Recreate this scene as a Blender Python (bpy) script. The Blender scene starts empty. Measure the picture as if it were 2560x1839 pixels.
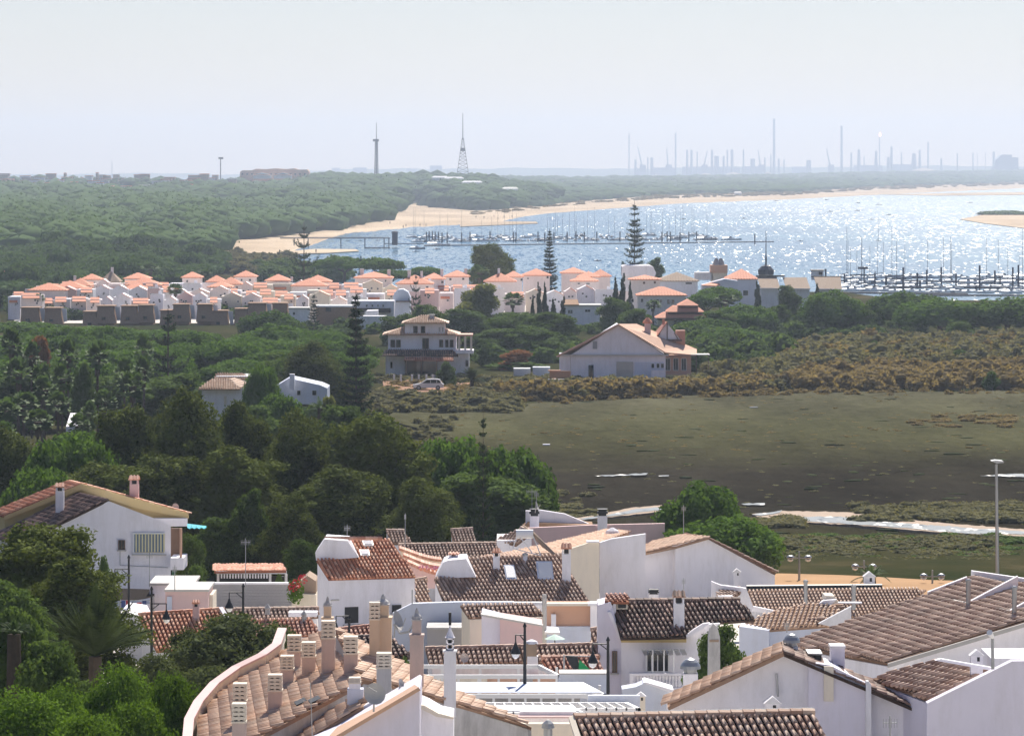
import bpy, math, random
import numpy as np
from mathutils import Vector, Matrix
R = math.radians
rng = np.random.default_rng(11)
random.seed(11)
SC = bpy.context.scene
COL = SC.collection

# ---------------------------------------------------------------- camera, sky, sun, exposure
H, F, HY, CX = 34.0, 9722.0, 423.0, 1280.0     # camera height, focal length in photo pixels, horizon row, centre column
cd = bpy.data.cameras.new('camera')
cam = bpy.data.objects.new('camera', cd); COL.objects.link(cam)
cam.location = (0, 0, H); cam.rotation_euler = (R(90), 0, 0)
cd.sensor_width = 36.0; cd.sensor_fit = 'HORIZONTAL'; cd.lens = 36.0 * F / 2560.0
cd.shift_y = -(919.5 - HY) / 2560.0
cd.clip_start = 1.0; cd.clip_end = 40000
SC.camera = cam

SUN_AZ, SUN_EL = 9.0, 46.0
wd = bpy.data.worlds.new('World'); SC.world = wd; wd.use_nodes = True
nt = wd.node_tree
bg = nt.nodes['Background']
sky = nt.nodes.new('ShaderNodeTexSky'); sky.sky_type = 'NISHITA'; sky.sun_disc = False
sky.sun_elevation = R(SUN_EL); sky.sun_rotation = R(SUN_AZ)
sky.air_density = 1.15; sky.dust_density = 0.0; sky.ozone_density = 2.6; sky.altitude = 30
mu = nt.nodes.new('ShaderNodeMix'); mu.data_type = 'RGBA'; mu.blend_type = 'MULTIPLY'; mu.inputs[0].default_value = 1.0; mu.inputs[7].default_value = (1.0, 0.935, 1.08, 1)
nt.links.new(sky.outputs[0], mu.inputs[6]); nt.links.new(mu.outputs[2], bg.inputs[0]); bg.inputs[1].default_value = 0.051
sl = bpy.data.lights.new('sun', 'SUN'); sl.energy = 5.0; sl.angle = R(0.53); sl.color = (1.0, 0.93, 0.83)
so = bpy.data.objects.new('sun', sl); COL.objects.link(so)
sdir = Vector((math.sin(R(SUN_AZ)) * math.cos(R(SUN_EL)), math.cos(R(SUN_AZ)) * math.cos(R(SUN_EL)), math.sin(R(SUN_EL))))
so.rotation_euler = sdir.to_track_quat('Z', 'Y').to_euler(); so.location = (0, 0, 200)
SC.view_settings.view_transform = 'Standard'; SC.view_settings.look = 'None'
SC.view_settings.exposure = 0.68; SC.view_settings.gamma = 1.0; SC.view_settings.use_curve_mapping = False
SC.cycles.max_bounces = 6; SC.cycles.diffuse_bounces = 4; SC.cycles.glossy_bounces = 2
SC.cycles.transmission_bounces = 3; SC.cycles.volume_bounces = 0; SC.cycles.transparent_max_bounces = 6
SC.cycles.caustics_reflective = False; SC.cycles.caustics_refractive = False
SC.cycles.sample_clamp_indirect = 4.0

# ---------------------------------------------------------------- helpers
def W(px, py, D):
    return Vector(((px - CX) * D / F, D, H - (py - HY) * D / F))
def DZ(py, z=1.0):
    return (H - z) * F / (py - HY)
def G(px, py, z=1.0):
    return W(px, py, DZ(py, z))
_gp = [(-100, 16.5), (0, 16), (100, 12.5), (150, 10), (200, 7), (250, 4.8), (300, 2.4), (335, 0.9), (370, 0.45), (640, 0.45), (700, 0.6), (5000, 0.6)]
def ground(x, y):
    return float(np.interp(y, [a for a, b in _gp], [b for a, b in _gp]))

class MB:
    def __init__(s): s.v = []; s.f = []
    def poly(s, pts):
        n = len(s.v); s.v += [tuple(p) for p in pts]; s.f.append(tuple(range(n, n + len(pts)))); return s
    def box(s, c, size, rz=0.0):
        x, y, z = size[0] / 2, size[1] / 2, size[2] / 2
        m = Matrix.Rotation(rz, 3, 'Z'); c = Vector(c); n = len(s.v)
        for a in (-1, 1):
            for b in (-1, 1):
                for d in (-1, 1):
                    s.v.append(tuple(c + m @ Vector((a * x, b * y, d * z))))
        for q in ((0, 1, 3, 2), (4, 6, 7, 5), (0, 4, 5, 1), (2, 3, 7, 6), (0, 2, 6, 4), (1, 5, 7, 3)):
            s.f.append(tuple(n + i for i in q))
        return s
    def prism(s, pts, vec):
        vec = Vector(vec); n = len(pts); o = len(s.v)
        s.v += [tuple(Vector(p)) for p in pts] + [tuple(Vector(p) + vec) for p in pts]
        s.f.append(tuple(range(o, o + n))); s.f.append(tuple(range(o + 2 * n - 1, o + n - 1, -1)))
        for i in range(n):
            j = (i + 1) % n; s.f.append((o + i, o + i + n, o + j + n, o + j))
        return s
    def drop(s, pts, zb):
        n = len(pts); o = len(s.v)
        s.v += [tuple(Vector(p)) for p in pts] + [(p[0], p[1], zb) for p in pts]
        s.f.append(tuple(range(o, o + n))); s.f.append(tuple(range(o + 2 * n - 1, o + n - 1, -1)))
        for i in range(n):
            j = (i + 1) % n; s.f.append((o + i, o + i + n, o + j + n, o + j))
        return s
    def tube(s, p, q, r0, r1=None, n=6):
        p, q = Vector(p), Vector(q); r1 = r0 if r1 is None else r1
        d = (q - p).normalized(); a = d.orthogonal().normalized(); b = d.cross(a); o = len(s.v)
        for c, r in ((p, r0), (q, r1)):
            for i in range(n):
                t = 2 * math.pi * i / n; s.v.append(tuple(c + (a * math.cos(t) + b * math.sin(t)) * r))
        for i in range(n):
            j = (i + 1) % n; s.f.append((o + i, o + j, o + n + j, o + n + i))
        s.f.append(tuple(range(o + n - 1, o - 1, -1))); s.f.append(tuple(range(o + n, o + 2 * n)))
        return s
    def lathe(s, c, prof, n=12):
        c = Vector(c); o = len(s.v); m = len(prof)
        for r, z in prof:
            for i in range(n):
                t = 2 * math.pi * i / n; s.v.append((c.x + r * math.cos(t), c.y + r * math.sin(t), c.z + z))
        for k in range(m - 1):
            for i in range(n):
                j = (i + 1) % n; s.f.append((o + k * n + i, o + k * n + j, o + (k + 1) * n + j, o + (k + 1) * n + i))
        s.f.append(tuple(range(o + n - 1, o - 1, -1))); s.f.append(tuple(range(o + (m - 1) * n, o + m * n)))
        return s
    def arr(s, v, f):
        o = len(s.v); s.v += [tuple(p) for p in v]; s.f += [tuple(o + i for i in q) for q in f]; return s
    def mesh(s, name, m, org=(0, 0, 0), smooth=False):
        me = bpy.data.meshes.new(name); org = Vector(org)
        me.from_pydata([(a - org.x, b - org.y, c - org.z) for a, b, c in s.v], [], s.f)
        me.materials.append(m); me.update()
        if smooth: me.polygons.foreach_set('use_smooth', [True] * len(me.polygons))
        return me
    def build(s, name, m, parent=None, smooth=False):
        org = Vector(parent['o']) if parent is not None else Vector((0, 0, 0))
        if parent is None and s.v:
            a = np.array(s.v); org = Vector(((a[:, 0].min() + a[:, 0].max()) / 2, (a[:, 1].min() + a[:, 1].max()) / 2, a[:, 2].min()))
        o = bpy.data.objects.new(name, s.mesh(name, m, org, smooth)); COL.objects.link(o)
        if parent is None: o.location = org
        else: o.parent = parent
        o['o'] = tuple(org); return o
def npmesh(name, V, Fq, m, smooth=False):
    """V (n,3), Fq (m,k) all the same k"""
    me = bpy.data.meshes.new(name); k = Fq.shape[1]
    me.vertices.add(len(V)); me.vertices.foreach_set('co', V.astype(np.float32).ravel())
    me.loops.add(Fq.size); me.loops.foreach_set('vertex_index', Fq.astype(np.int32).ravel())
    me.polygons.add(len(Fq)); me.polygons.foreach_set('loop_start', np.arange(0, Fq.size, k, dtype=np.int32))
    me.polygons.foreach_set('loop_total', np.full(len(Fq), k, dtype=np.int32))
    if smooth: me.polygons.foreach_set('use_smooth', np.ones(len(Fq), dtype=bool))
    me.materials.append(m); me.update(calc_edges=True); me.validate(); return me
def link(name, me, loc=(0, 0, 0), parent=None):
    o = bpy.data.objects.new(name, me); COL.objects.link(o); o.location = loc
    if parent is not None: o.parent = parent
    o['o'] = tuple(loc); return o
def tag(o, label=None, cat=None, group=None, kind=None):
    if label: o['label'] = label
    if cat: o['category'] = cat
    if group: o['group'] = group
    if kind: o['kind'] = kind
    return o
def thing(name, label, cat, loc, group=None):
    o = bpy.data.objects.new(name, None); COL.objects.link(o); o.location = loc; o.empty_display_size = 0.2
    o['o'] = tuple(loc); return tag(o, label, cat, group)
def copy_tree(o, parent=None):
    c = o.copy(); COL.objects.link(c)
    if parent is not None: c.parent = parent
    for ch in list(o.children): copy_tree(ch, c)
    return c

# ---------------------------------------------------------------- materials
def mat(name, rough=0.8, spec=0.3):
    m = bpy.data.materials.new(name); m.use_nodes = True
    b = m.node_tree.nodes['Principled BSDF']; b.inputs['Roughness'].default_value = rough
    b.inputs['Specular IOR Level'].default_value = spec
    return m, m.node_tree, b
def nd(t, ty, **kw):
    n = t.nodes.new(ty)
    for k, v in kw.items():
        if k in n.inputs: n.inputs[k].default_value = v
        else: setattr(n, k, v)
    return n
def ramp(t, src, stops):
    r = t.nodes.new('ShaderNodeValToRGB'); e = r.color_ramp.elements
    while len(e) < len(stops): e.new(0.5)
    for i, (p, c) in enumerate(stops): e[i].position = p; e[i].color = (*c, 1) if len(c) == 3 else c
    t.links.new(src, r.inputs[0]); return r
def mixc(t, fac, a, b, mode='MIX'):
    n = t.nodes.new('ShaderNodeMix'); n.data_type = 'RGBA'; n.blend_type = mode
    for k, v in ((0, fac), (6, a), (7, b)):
        if hasattr(v, 'node'): t.links.new(v, n.inputs[k])
        else: n.inputs[k].default_value = v if k == 0 else (*v, 1)
    return n.outputs[2]
def noise(t, scale, detail=4, vec=None, rough=0.55):
    n = nd(t, 'ShaderNodeTexNoise'); n.inputs['Scale'].default_value = scale; n.inputs['Detail'].default_value = detail
    n.inputs['Roughness'].default_value = rough
    if vec is not None: t.links.new(vec, n.inputs['Vector'])
    return n.outputs['Fac']
def wpos(t, scale=(1, 1, 1)):
    g = nd(t, 'ShaderNodeNewGeometry'); m = nd(t, 'ShaderNodeMapping'); m.inputs['Scale'].default_value = scale
    t.links.new(g.outputs['Position'], m.inputs['Vector']); return m.outputs[0]
def bump(t, b, h, strength, dist):
    n = nd(t, 'ShaderNodeBump'); n.inputs['Strength'].default_value = strength; n.inputs['Distance'].default_value = dist
    t.links.new(h, n.inputs['Height']); t.links.new(n.outputs[0], b.inputs['Normal'])
def plaster(name, c, dirt=(0.42, 0.40, 0.37), amt=0.35, streak=True):
    m, t, b = mat(name, 0.85, 0.2)
    p = wpos(t, (1, 1, 0.25 if streak else 1)); n1 = noise(t, 1.3, 8, p, 0.75)
    f = ramp(t, n1, [(0.46, (0, 0, 0)), (0.75, (amt, amt, amt))])
    n2 = noise(t, 0.35, 3, wpos(t))
    base = mixc(t, n2, tuple(x * 0.90 for x in c), c)
    t.links.new(mixc(t, f.outputs[0], base, dirt), b.inputs['Base Color'])
    bump(t, b, noise(t, 14, 3, wpos(t)), 0.25, 0.02); return m
def plain(name, c, rough=0.7, var=0.12, spec=0.3, scale=1.5):
    m, t, b = mat(name, rough, spec)
    n1 = noise(t, scale, 5, wpos(t))
    t.links.new(mixc(t, n1, tuple(x * (1 - var) for x in c), tuple(min(1, x * (1 + var)) for x in c)), b.inputs['Base Color'])
    return m
def tiles(name, stops, lich=0.35, lichc=(0.10, 0.085, 0.065)):
    m, t, b = mat(name, 0.65, 0.38)
    g = nd(t, 'ShaderNodeNewGeometry'); oi = nd(t, 'ShaderNodeObjectInfo')
    a = nd(t, 'ShaderNodeMath', operation='ADD'); t.links.new(g.outputs['Random Per Island'], a.inputs[0]); t.links.new(oi.outputs['Random'], a.inputs[1])
    fr = nd(t, 'ShaderNodeMath', operation='FRACT'); t.links.new(a.outputs[0], fr.inputs[0])
    r = ramp(t, fr.outputs[0], stops)
    n = noise(t, 0.7, 5, wpos(t), 0.7); f = ramp(t, n, [(0.45, (0, 0, 0)), (0.72, (lich, lich, lich))])
    t.links.new(mixc(t, f.outputs[0], r.outputs[0], lichc), b.inputs['Base Color'])
    bump(t, b, noise(t, 30, 3, wpos(t)), 0.3, 0.01); return m
def foliage(name, c, c2, trans=0.35, hue=None):
    m = bpy.data.materials.new(name); m.use_nodes = True; t = m.node_tree; b = t.nodes['Principled BSDF']
    out = t.nodes['Material Output']
    b.inputs['Roughness'].default_value = 0.85; b.inputs['Specular IOR Level'].default_value = 0.03
    g = nd(t, 'ShaderNodeNewGeometry'); oi = nd(t, 'ShaderNodeObjectInfo')
    n1 = mixc(t, 0.5, noise(t, 0.35, 4, wpos(t)), noise(t, 0.03, 3, wpos(t))); a = nd(t, 'ShaderNodeMath', operation='MULTIPLY_ADD'); a.inputs[1].default_value = 0.5
    t.links.new(g.outputs['Random Per Island'], a.inputs[0]); t.links.new(n1, a.inputs[2])
    a2 = nd(t, 'ShaderNodeMath', operation='MULTIPLY_ADD'); a2.inputs[1].default_value = 0.5; a2.use_clamp = True
    t.links.new(oi.outputs['Random'], a2.inputs[0]); t.links.new(a.outputs[0], a2.inputs[2])
    r = ramp(t, a2.outputs[0], [(0.42, c), (1.0, c2)])
    t.links.new(r.outputs[0], b.inputs['Base Color'])
    tr = nd(t, 'ShaderNodeBsdfTranslucent'); t.links.new(mixc(t, 0.5, r.outputs[0], (c2[0] * 1.6, c2[1] * 1.5, c2[2] * 0.6)), tr.inputs[0])
    mx = nd(t, 'ShaderNodeMixShader'); mx.inputs[0].default_value = trans
    t.links.new(b.outputs[0], mx.inputs[1]); t.links.new(tr.outputs[0], mx.inputs[2]); t.links.new(mx.outputs[0], out.inputs[0])
    return m

M = {}
M['white'] = plaster('whitewash', (0.90, 0.88, 0.92))
M['rosewhite'] = plaster('rosy_whitewash', (0.90, 0.80, 0.77), amt=0.2)
M['white2'] = plaster('whitewash_old', (0.80, 0.79, 0.81), amt=0.5)
M['cream'] = plaster('cream_render', (0.78, 0.70, 0.58))
M['yellow'] = plaster('ochre_render', (0.66, 0.50, 0.24), amt=0.2)
M['pink'] = plaster('pink_render', (0.72, 0.52, 0.50), amt=0.3)
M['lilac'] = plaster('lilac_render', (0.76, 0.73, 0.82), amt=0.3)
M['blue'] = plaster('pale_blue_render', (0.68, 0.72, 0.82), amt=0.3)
M['peach'] = plaster('peach_render', (0.66, 0.40, 0.28), amt=0.2)
M['greywall'] = plaster('stained_grey_render', (0.55, 0.54, 0.53), (0.20, 0.19, 0.18), 0.7)
M['pink2'] = plaster('rose_stained_render', (0.60, 0.47, 0.42), (0.33, 0.29, 0.26), 0.6)
M['cream2'] = plaster('buff_render', (0.68, 0.54, 0.40), (0.4, 0.33, 0.25), 0.4)
M['block'] = plaster('concrete_block', (0.42, 0.41, 0.42), amt=0.4)
M['cap'] = plain('cement_cap', (0.50, 0.48, 0.45))
M['t_orange'] = tiles('orange_clay', [(0, (0.60, 0.22, 0.11)), (0.5, (0.74, 0.33, 0.18)), (1, (0.84, 0.50, 0.32))], 0.15)
M['t_red'] = tiles('red_clay', [(0, (0.46, 0.19, 0.12)), (0.5, (0.60, 0.28, 0.18)), (1, (0.72, 0.42, 0.30))], 0.3)
M['t_brown'] = tiles('weathered_clay', [(0, (0.34, 0.20, 0.14)), (0.5, (0.50, 0.32, 0.23)), (1, (0.66, 0.47, 0.35))], 0.4)
M['t_dark'] = tiles('dark_clay', [(0, (0.10, 0.06, 0.045)), (0.55, (0.22, 0.13, 0.10)), (1, (0.50, 0.32, 0.24))], 0.4)
M['t_tan'] = tiles('tan_clay', [(0, (0.48, 0.27, 0.18)), (0.5, (0.62, 0.40, 0.28)), (1, (0.76, 0.56, 0.42))], 0.3)
M['t_peach'] = tiles('pale_clay', [(0, (0.54, 0.33, 0.22)), (0.5, (0.66, 0.43, 0.29)), (1, (0.76, 0.55, 0.40))], 0.3, (0.22, 0.17, 0.12))
for k_, c_ in (('t_pan', (0.19, 0.12, 0.085)), ('t_pan2', (0.34, 0.22, 0.15)), ('t_panr', (0.32, 0.13, 0.08)), ('t_pand', (0.06, 0.04, 0.032))): M[k_] = plain('shaded_channel_tile', c_, 0.9, 0.3, 0.1, 4)  # channels coloured darker to paint in the shade between barrel tiles
M['terr2'] = plain('pale_terracotta_far', (0.62, 0.40, 0.29), 0.85, 0.15, 0.2, 2.0)
M['glass'] = mat('dark_glass', 0.08, 0.6)[0]; M['glass'].node_tree.nodes['Principled BSDF'].inputs['Base Color'].default_value = (0.02, 0.025, 0.03, 1)
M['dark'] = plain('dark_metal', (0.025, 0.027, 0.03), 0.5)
M['metal'] = plain('galvanised_metal', (0.35, 0.36, 0.37), 0.4, 0.1, 0.5); M['metal'].node_tree.nodes['Principled BSDF'].inputs['Metallic'].default_value = 0.6
M['steelwhite'] = plain('white_paint', (0.80, 0.80, 0.80), 0.45, 0.03)
M['shutter'] = plain('blue_shutter', (0.10, 0.16, 0.24), 0.6)
M['wood'] = plain('weathered_wood', (0.16, 0.10, 0.07), 0.8, 0.3)
M['shade'] = plain('woven_shade', (0.04, 0.035, 0.033), 1.0, 0.4, 0.0, 8)
M['bark'] = plain('bark', (0.10, 0.075, 0.055), 0.9, 0.3, 0.1, 4)
M['pine'] = foliage('umbrella_pine_needles', (0.014, 0.034, 0.010), (0.10, 0.18, 0.032), 0.3)
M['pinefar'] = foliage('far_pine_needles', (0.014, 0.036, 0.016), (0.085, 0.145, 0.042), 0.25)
M['aleppo'] = foliage('aleppo_pine_needles', (0.008, 0.020, 0.007), (0.115, 0.145, 0.032), 0.2)
M['green'] = foliage('bright_leaves', (0.010, 0.034, 0.006), (0.135, 0.235, 0.028), 0.25)
M['bush'] = foliage('dark_shrub_leaves', (0.012, 0.030, 0.010), (0.105, 0.165, 0.04), 0.28)
M['olive'] = foliage('olive_grey_leaves', (0.014, 0.024, 0.010), (0.10, 0.125, 0.05), 0.25)
M['araucaria'] = foliage('araucaria_needles', (0.012, 0.026, 0.014), (0.04, 0.065, 0.03), 0.2)
M['palmdark'] = foliage('date_palm_fronds', (0.012, 0.026, 0.010), (0.06, 0.085, 0.03), 0.15)
M['palm'] = foliage('palm_fronds', (0.02, 0.045, 0.014), (0.09, 0.15, 0.045), 0.25)
M['palm'].node_tree.nodes['Principled BSDF'].inputs['Roughness'].default_value = 0.7
M['palm'].node_tree.nodes['Principled BSDF'].inputs['Specular IOR Level'].default_value = 0.15
M['tamarisk'] = foliage('tamarisk_twigs', (0.14, 0.115, 0.055), (0.26, 0.20, 0.09), 0.38)
M['tamgreen'] = foliage('salt_scrub', (0.075, 0.08, 0.04), (0.19, 0.18, 0.09), 0.33)
M['dryleaf'] = foliage('dry_leaves', (0.12, 0.05, 0.02), (0.26, 0.12, 0.05), 0.3)
M['flower'] = plain('red_petals', (0.55, 0.03, 0.04), 0.6)
M['whiteboat'] = plain('white_gelcoat', (0.75, 0.75, 0.75), 0.25, 0.03, 0.6)
M['blueboat'] = plain('navy_gelcoat', (0.04, 0.07, 0.13), 0.3, 0.1, 0.5)
M['pile'] = plain('dark_piling', (0.05, 0.06, 0.09), 0.7)
M['hazyconcrete'] = plain('pale_concrete', (0.30, 0.31, 0.33), 0.8, 0.1, 0.3, 0.02)
M['brick'] = plain('brown_roofing', (0.34, 0.21, 0.13), 0.9, 0.3, 0.2, 3)
M['terr'] = plain('terracotta_far', (0.66, 0.27, 0.16), 0.75, 0.18, 0.2, 2.0)
M['terrgrey'] = plain('weathered_roof_far', (0.36, 0.27, 0.20), 0.85, 0.2, 0.2, 2.0)

def sea_mat():
    m, t, b = mat('sea_water', 0.13, 0.5); b.inputs['IOR'].default_value = 1.33
    g = nd(t, 'ShaderNodeNewGeometry'); sp = nd(t, 'ShaderNodeSeparateXYZ'); t.links.new(g.outputs['Position'], sp.inputs[0])
    big = noise(t, 1.0, 3, wpos(t, (0.006, 0.0022, 1)))
    b.inputs['Base Color'].default_value = (0.02, 0.11, 0.17, 1)
    t.links.new(ramp(t, big, [(0.35, (0.010, 0.085, 0.16)), (0.7, (0.025, 0.13, 0.20))]).outputs[0], b.inputs['Base Color'])
    # wind ruffles the open channel to the east more than the sheltered bay
    w = nd(t, 'ShaderNodeMapRange'); t.links.new(sp.outputs[0], w.inputs[0])
    w.inputs[1].default_value = -90; w.inputs[2].default_value = 240; w.inputs[3].default_value = 1.5; w.inputs[4].default_value = 3.0
    pat = ramp(t, noise(t, 1.0, 4, wpos(t, (0.010, 0.0035, 1))), [(0.36, (0.72,) * 3), (0.62, (1.15,) * 3)])
    st = nd(t, 'ShaderNodeMath', operation='MULTIPLY'); t.links.new(w.outputs[0], st.inputs[0]); t.links.new(pat.outputs[0], st.inputs[1])
    nn = nd(t, 'ShaderNodeTexNoise'); nn.inputs['Scale'].default_value = 1.0; nn.inputs['Detail'].default_value = 4; nn.inputs['Roughness'].default_value = 0.72
    t.links.new(wpos(t, (0.55, 0.055, 1)), nn.inputs['Vector'])
    sb = nd(t, 'ShaderNodeVectorMath', operation='SUBTRACT'); sb.inputs[1].default_value = (0.5, 0.5, 0.5); t.links.new(nn.outputs['Color'], sb.inputs[0])
    ml = nd(t, 'ShaderNodeVectorMath', operation='SCALE'); t.links.new(sb.outputs[0], ml.inputs[0]); t.links.new(st.outputs[0], ml.inputs['Scale'])
    m2 = nd(t, 'ShaderNodeVectorMath', operation='MULTIPLY'); m2.inputs[1].default_value = (1, 1, 0); t.links.new(ml.outputs[0], m2.inputs[0])
    ad = nd(t, 'ShaderNodeVectorMath', operation='ADD'); ad.inputs[1].default_value = (0, 0, 1); t.links.new(m2.outputs[0], ad.inputs[0])
    ro = nd(t, 'ShaderNodeMapRange'); t.links.new(sp.outputs[0], ro.inputs[0]); ro.inputs[1].default_value = -60; ro.inputs[2].default_value = 320; ro.inputs[3].default_value = 0.12; ro.inputs[4].default_value = 0.42; t.links.new(ro.outputs[0], b.inputs['Roughness'])
    nm = nd(t, 'ShaderNodeVectorMath', operation='NORMALIZE'); t.links.new(ad.outputs[0], nm.inputs[0]); t.links.new(nm.outputs[0], b.inputs['Normal'])
    return m
M['sea'] = sea_mat()
def creek_mat():
    m, t, b = mat('creek_water', 0.42, 0.6); b.inputs['IOR'].default_value = 1.33; b.inputs['Base Color'].default_value = (0.05, 0.07, 0.08, 1)
    nn = nd(t, 'ShaderNodeTexNoise'); nn.inputs['Scale'].default_value = 1.0; nn.inputs['Detail'].default_value = 3
    t.links.new(wpos(t, (0.9, 0.35, 1)), nn.inputs['Vector'])
    m2 = nd(t, 'ShaderNodeVectorMath', operation='MULTIPLY_ADD'); m2.inputs[1].default_value = (1.6, 2.4, 0); m2.inputs[2].default_value = (-0.8, -1.2 + 0.12, 1); t.links.new(nn.outputs['Color'], m2.inputs[0])
    nm = nd(t, 'ShaderNodeVectorMath', operation='NORMALIZE'); t.links.new(m2.outputs[0], nm.inputs[0]); t.links.new(nm.outputs[0], b.inputs['Normal']); return m
M['creek'] = creek_mat()
def sand_mat():
    m, t, b = mat('beach_sand', 0.95, 0.1)
    n = noise(t, 1.0, 5, wpos(t, (0.02, 0.006, 1)))
    t.links.new(ramp(t, n, [(0.35, (0.40, 0.30, 0.20)), (0.65, (0.56, 0.44, 0.31))]).outputs[0], b.inputs['Base Color']); return m
M['sand'] = sand_mat()
def soil_mat():
    m, t, b = mat('scrub_ground', 1.0, 0.0)
    n = noise(t, 1.0, 6, wpos(t, (0.05, 0.02, 1)), 0.65)
    t.links.new(ramp(t, n, [(0.35, (0.025, 0.033, 0.012)), (0.55, (0.05, 0.048, 0.022)), (0.85, (0.16, 0.12, 0.07))]).outputs[0], b.inputs['Base Color'])
    bump(t, b, noise(t, 1.2, 4, wpos(t)), 0.6, 0.4); return m
M['soil'] = soil_mat()
def floor_mat():
    m, t, b = mat('forest_floor', 1.0, 0.0)
    n = noise(t, 1.0, 6, wpos(t, (0.02, 0.012, 1)), 0.65)
    t.links.new(ramp(t, n, [(0.35, (0.02, 0.034, 0.014)), (0.6, (0.045, 0.06, 0.025)), (0.72, (0.30, 0.23, 0.15))]).outputs[0], b.inputs['Base Color'])
    return m
M['floor'] = floor_mat()
def bank_mat():
    m, t, b = mat('far_woodland', 0.9, 0.1)
    n = noise(t, 1.0, 6, wpos(t, (0.03, 0.008, 0.05)), 0.65)
    t.links.new(ramp(t, n, [(0.3, (0.018, 0.035, 0.014)), (0.6, (0.045, 0.07, 0.026)), (0.78, (0.16, 0.14, 0.08))]).outputs[0], b.inputs['Base Color']); return m
M['bank'] = bank_mat()
def marsh_mat():
    m, t, b = mat('salt_marsh', 1.0, 0.0)
    g = nd(t, 'ShaderNodeNewGeometry'); sp = nd(t, 'ShaderNodeSeparateXYZ'); t.links.new(g.outputs['Position'], sp.inputs[0])
    wob = noise(t, 1.0, 4, wpos(t, (0.03, 0.03, 1)), 0.6)
    y = nd(t, 'ShaderNodeMath', operation='MULTIPLY_ADD'); y.inputs[1].default_value = 70.0
    t.links.new(wob, y.inputs[0]); t.links.new(sp.outputs[1], y.inputs[2])
    mr = nd(t, 'ShaderNodeMapRange'); t.links.new(y.outputs[0], mr.inputs[0])
    mr.inputs[1].default_value = 330 + 35; mr.inputs[2].default_value = 570 + 35
    zone = ramp(t, mr.outputs[0], [(0.0, (0.052, 0.052, 0.022)), (0.13, (0.034, 0.031, 0.019)), (0.22, (0.029, 0.026, 0.020)), (0.38, (0.033, 0.029, 0.021)), (0.56, (0.056, 0.054, 0.028)), (0.70, (0.072, 0.071, 0.036)), (1.0, (0.090, 0.086, 0.052))])
    n = mixc(t, 0.5, noise(t, 1.0, 6, wpos(t, (0.6, 0.22, 1)), 0.75), noise(t, 1.0, 4, wpos(t, (0.07, 0.02, 1)), 0.6))
    f = ramp(t, n, [(0.33, (0.5,) * 3), (0.7, (1.5,) * 3)])
    t.links.new(mixc(t, 1.0, zone.outputs[0], f.outputs[0], 'MULTIPLY'), b.inputs['Base Color'])
    bump(t, b, noise(t, 1.0, 5, wpos(t, (0.9, 0.4, 1))), 0.8, 0.5); return m
M['marsh'] = marsh_mat()

# ---------------------------------------------------------------- the large land and water sheets
def interp(pts, x): return float(np.interp(x, [p[0] for p in pts], [p[1] for p in pts]))
def grid_mesh(name, P, m, smooth=True):
    P = np.array(P); a, b = P.shape[:2]
    i = np.arange(a - 1)[:, None] * b + np.arange(b - 1)[None, :]
    Fq = np.stack([i, i + 1, i + b + 1, i + b], -1).reshape(-1, 4)
    return npmesh(name, P.reshape(-1, 3), Fq, m, smooth)
sea = MB(); sea.poly([(-4300, -90, 0), (4300, -90, 0), (4300, 15800, 0), (-4300, 15800, 0)])
o = sea.build('sea', M['sea']); tag(o, kind='structure')

# near land: falls from the hill under the camera to the marsh and the village shore
def near_end(x, y0=1080):
    px = CX + x * F / 1200.0
    return float(np.interp(px, [430, 600, 700, 2030, 2090], [1400, 1330, 1080, 1080, 1012]))
rows = []
for y in list(np.arange(-80, 400, 10)) + list(np.arange(400, 1000, 40)):
    rows.append([(x, y, ground(x, y) + (0.06 * math.sin(x * 0.13) * math.cos(y * 0.11) if y > 380 else 0)) for x in np.linspace(-330, 330, 67)])
rows.append([(x, near_end(x) - 20, 0.6) for x in np.linspace(-330, 330, 67)])
rows.append([(x, near_end(x), -0.4) for x in np.linspace(-330, 330, 67)])
o = link('ground', grid_mesh('ground', rows, M['soil'])); tag(o, kind='structure')

rows = []
for y in range(96, 283, 6):
    rows.append([(x, y, ground(x, y) + .03) for x in np.linspace(-.075 * y - 12, 170, 40)])
M['pale_floor'] = plain('bounce_floor', (0.60, 0.56, 0.50), .9, .12, .1, .4)  # pale sheet added under the town to bounce sun onto shaded walls
o = link('pale_floor', grid_mesh('pale_floor', rows, M['pale_floor'])); tag(o, kind='structure')
rows = [[(x, y, ground(x, y) + .04 + .06) for x in np.linspace(-.128 * y, .042 * y, 30)] for y in np.linspace(842, 990, 12)]
o = link('pale_floor', grid_mesh('village_bounce_floor', rows, M['pale_floor'])); tag(o, kind='structure')  # second pale sheet, added to bounce light onto the village walls

# marsh sheet
mp = [(1560, 1500), (1250, 1400), (1150, 1250), (1100, 1080), (960, 1040), (1000, 1022), (1180, 1012), (1500, 1005), (1900, 990), (2560, 975), (3100, 970), (3100, 1560)]
rows = []
for t_ in np.linspace(0, 1, 46):
    py = 978 + (1500 - 978) * t_
    D = DZ(py, 0.75); lx = interp([(978, 1950), (1005, 1400), (1022, 1000), (1045, 960), (1080, 1080), (1250, 1150), (1500, 1300)], py)
    xs = np.linspace((lx - CX) * D / F, 200, 70)
    rows.append([(x, D, 0.75 + 0.12 * math.sin(x * 0.35 + D * 0.11) * math.cos(D * 0.23 + x * .05)) for x in xs])
o = link('marsh', grid_mesh('marsh', rows, M['marsh'])); tag(o, kind='structure')

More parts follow.
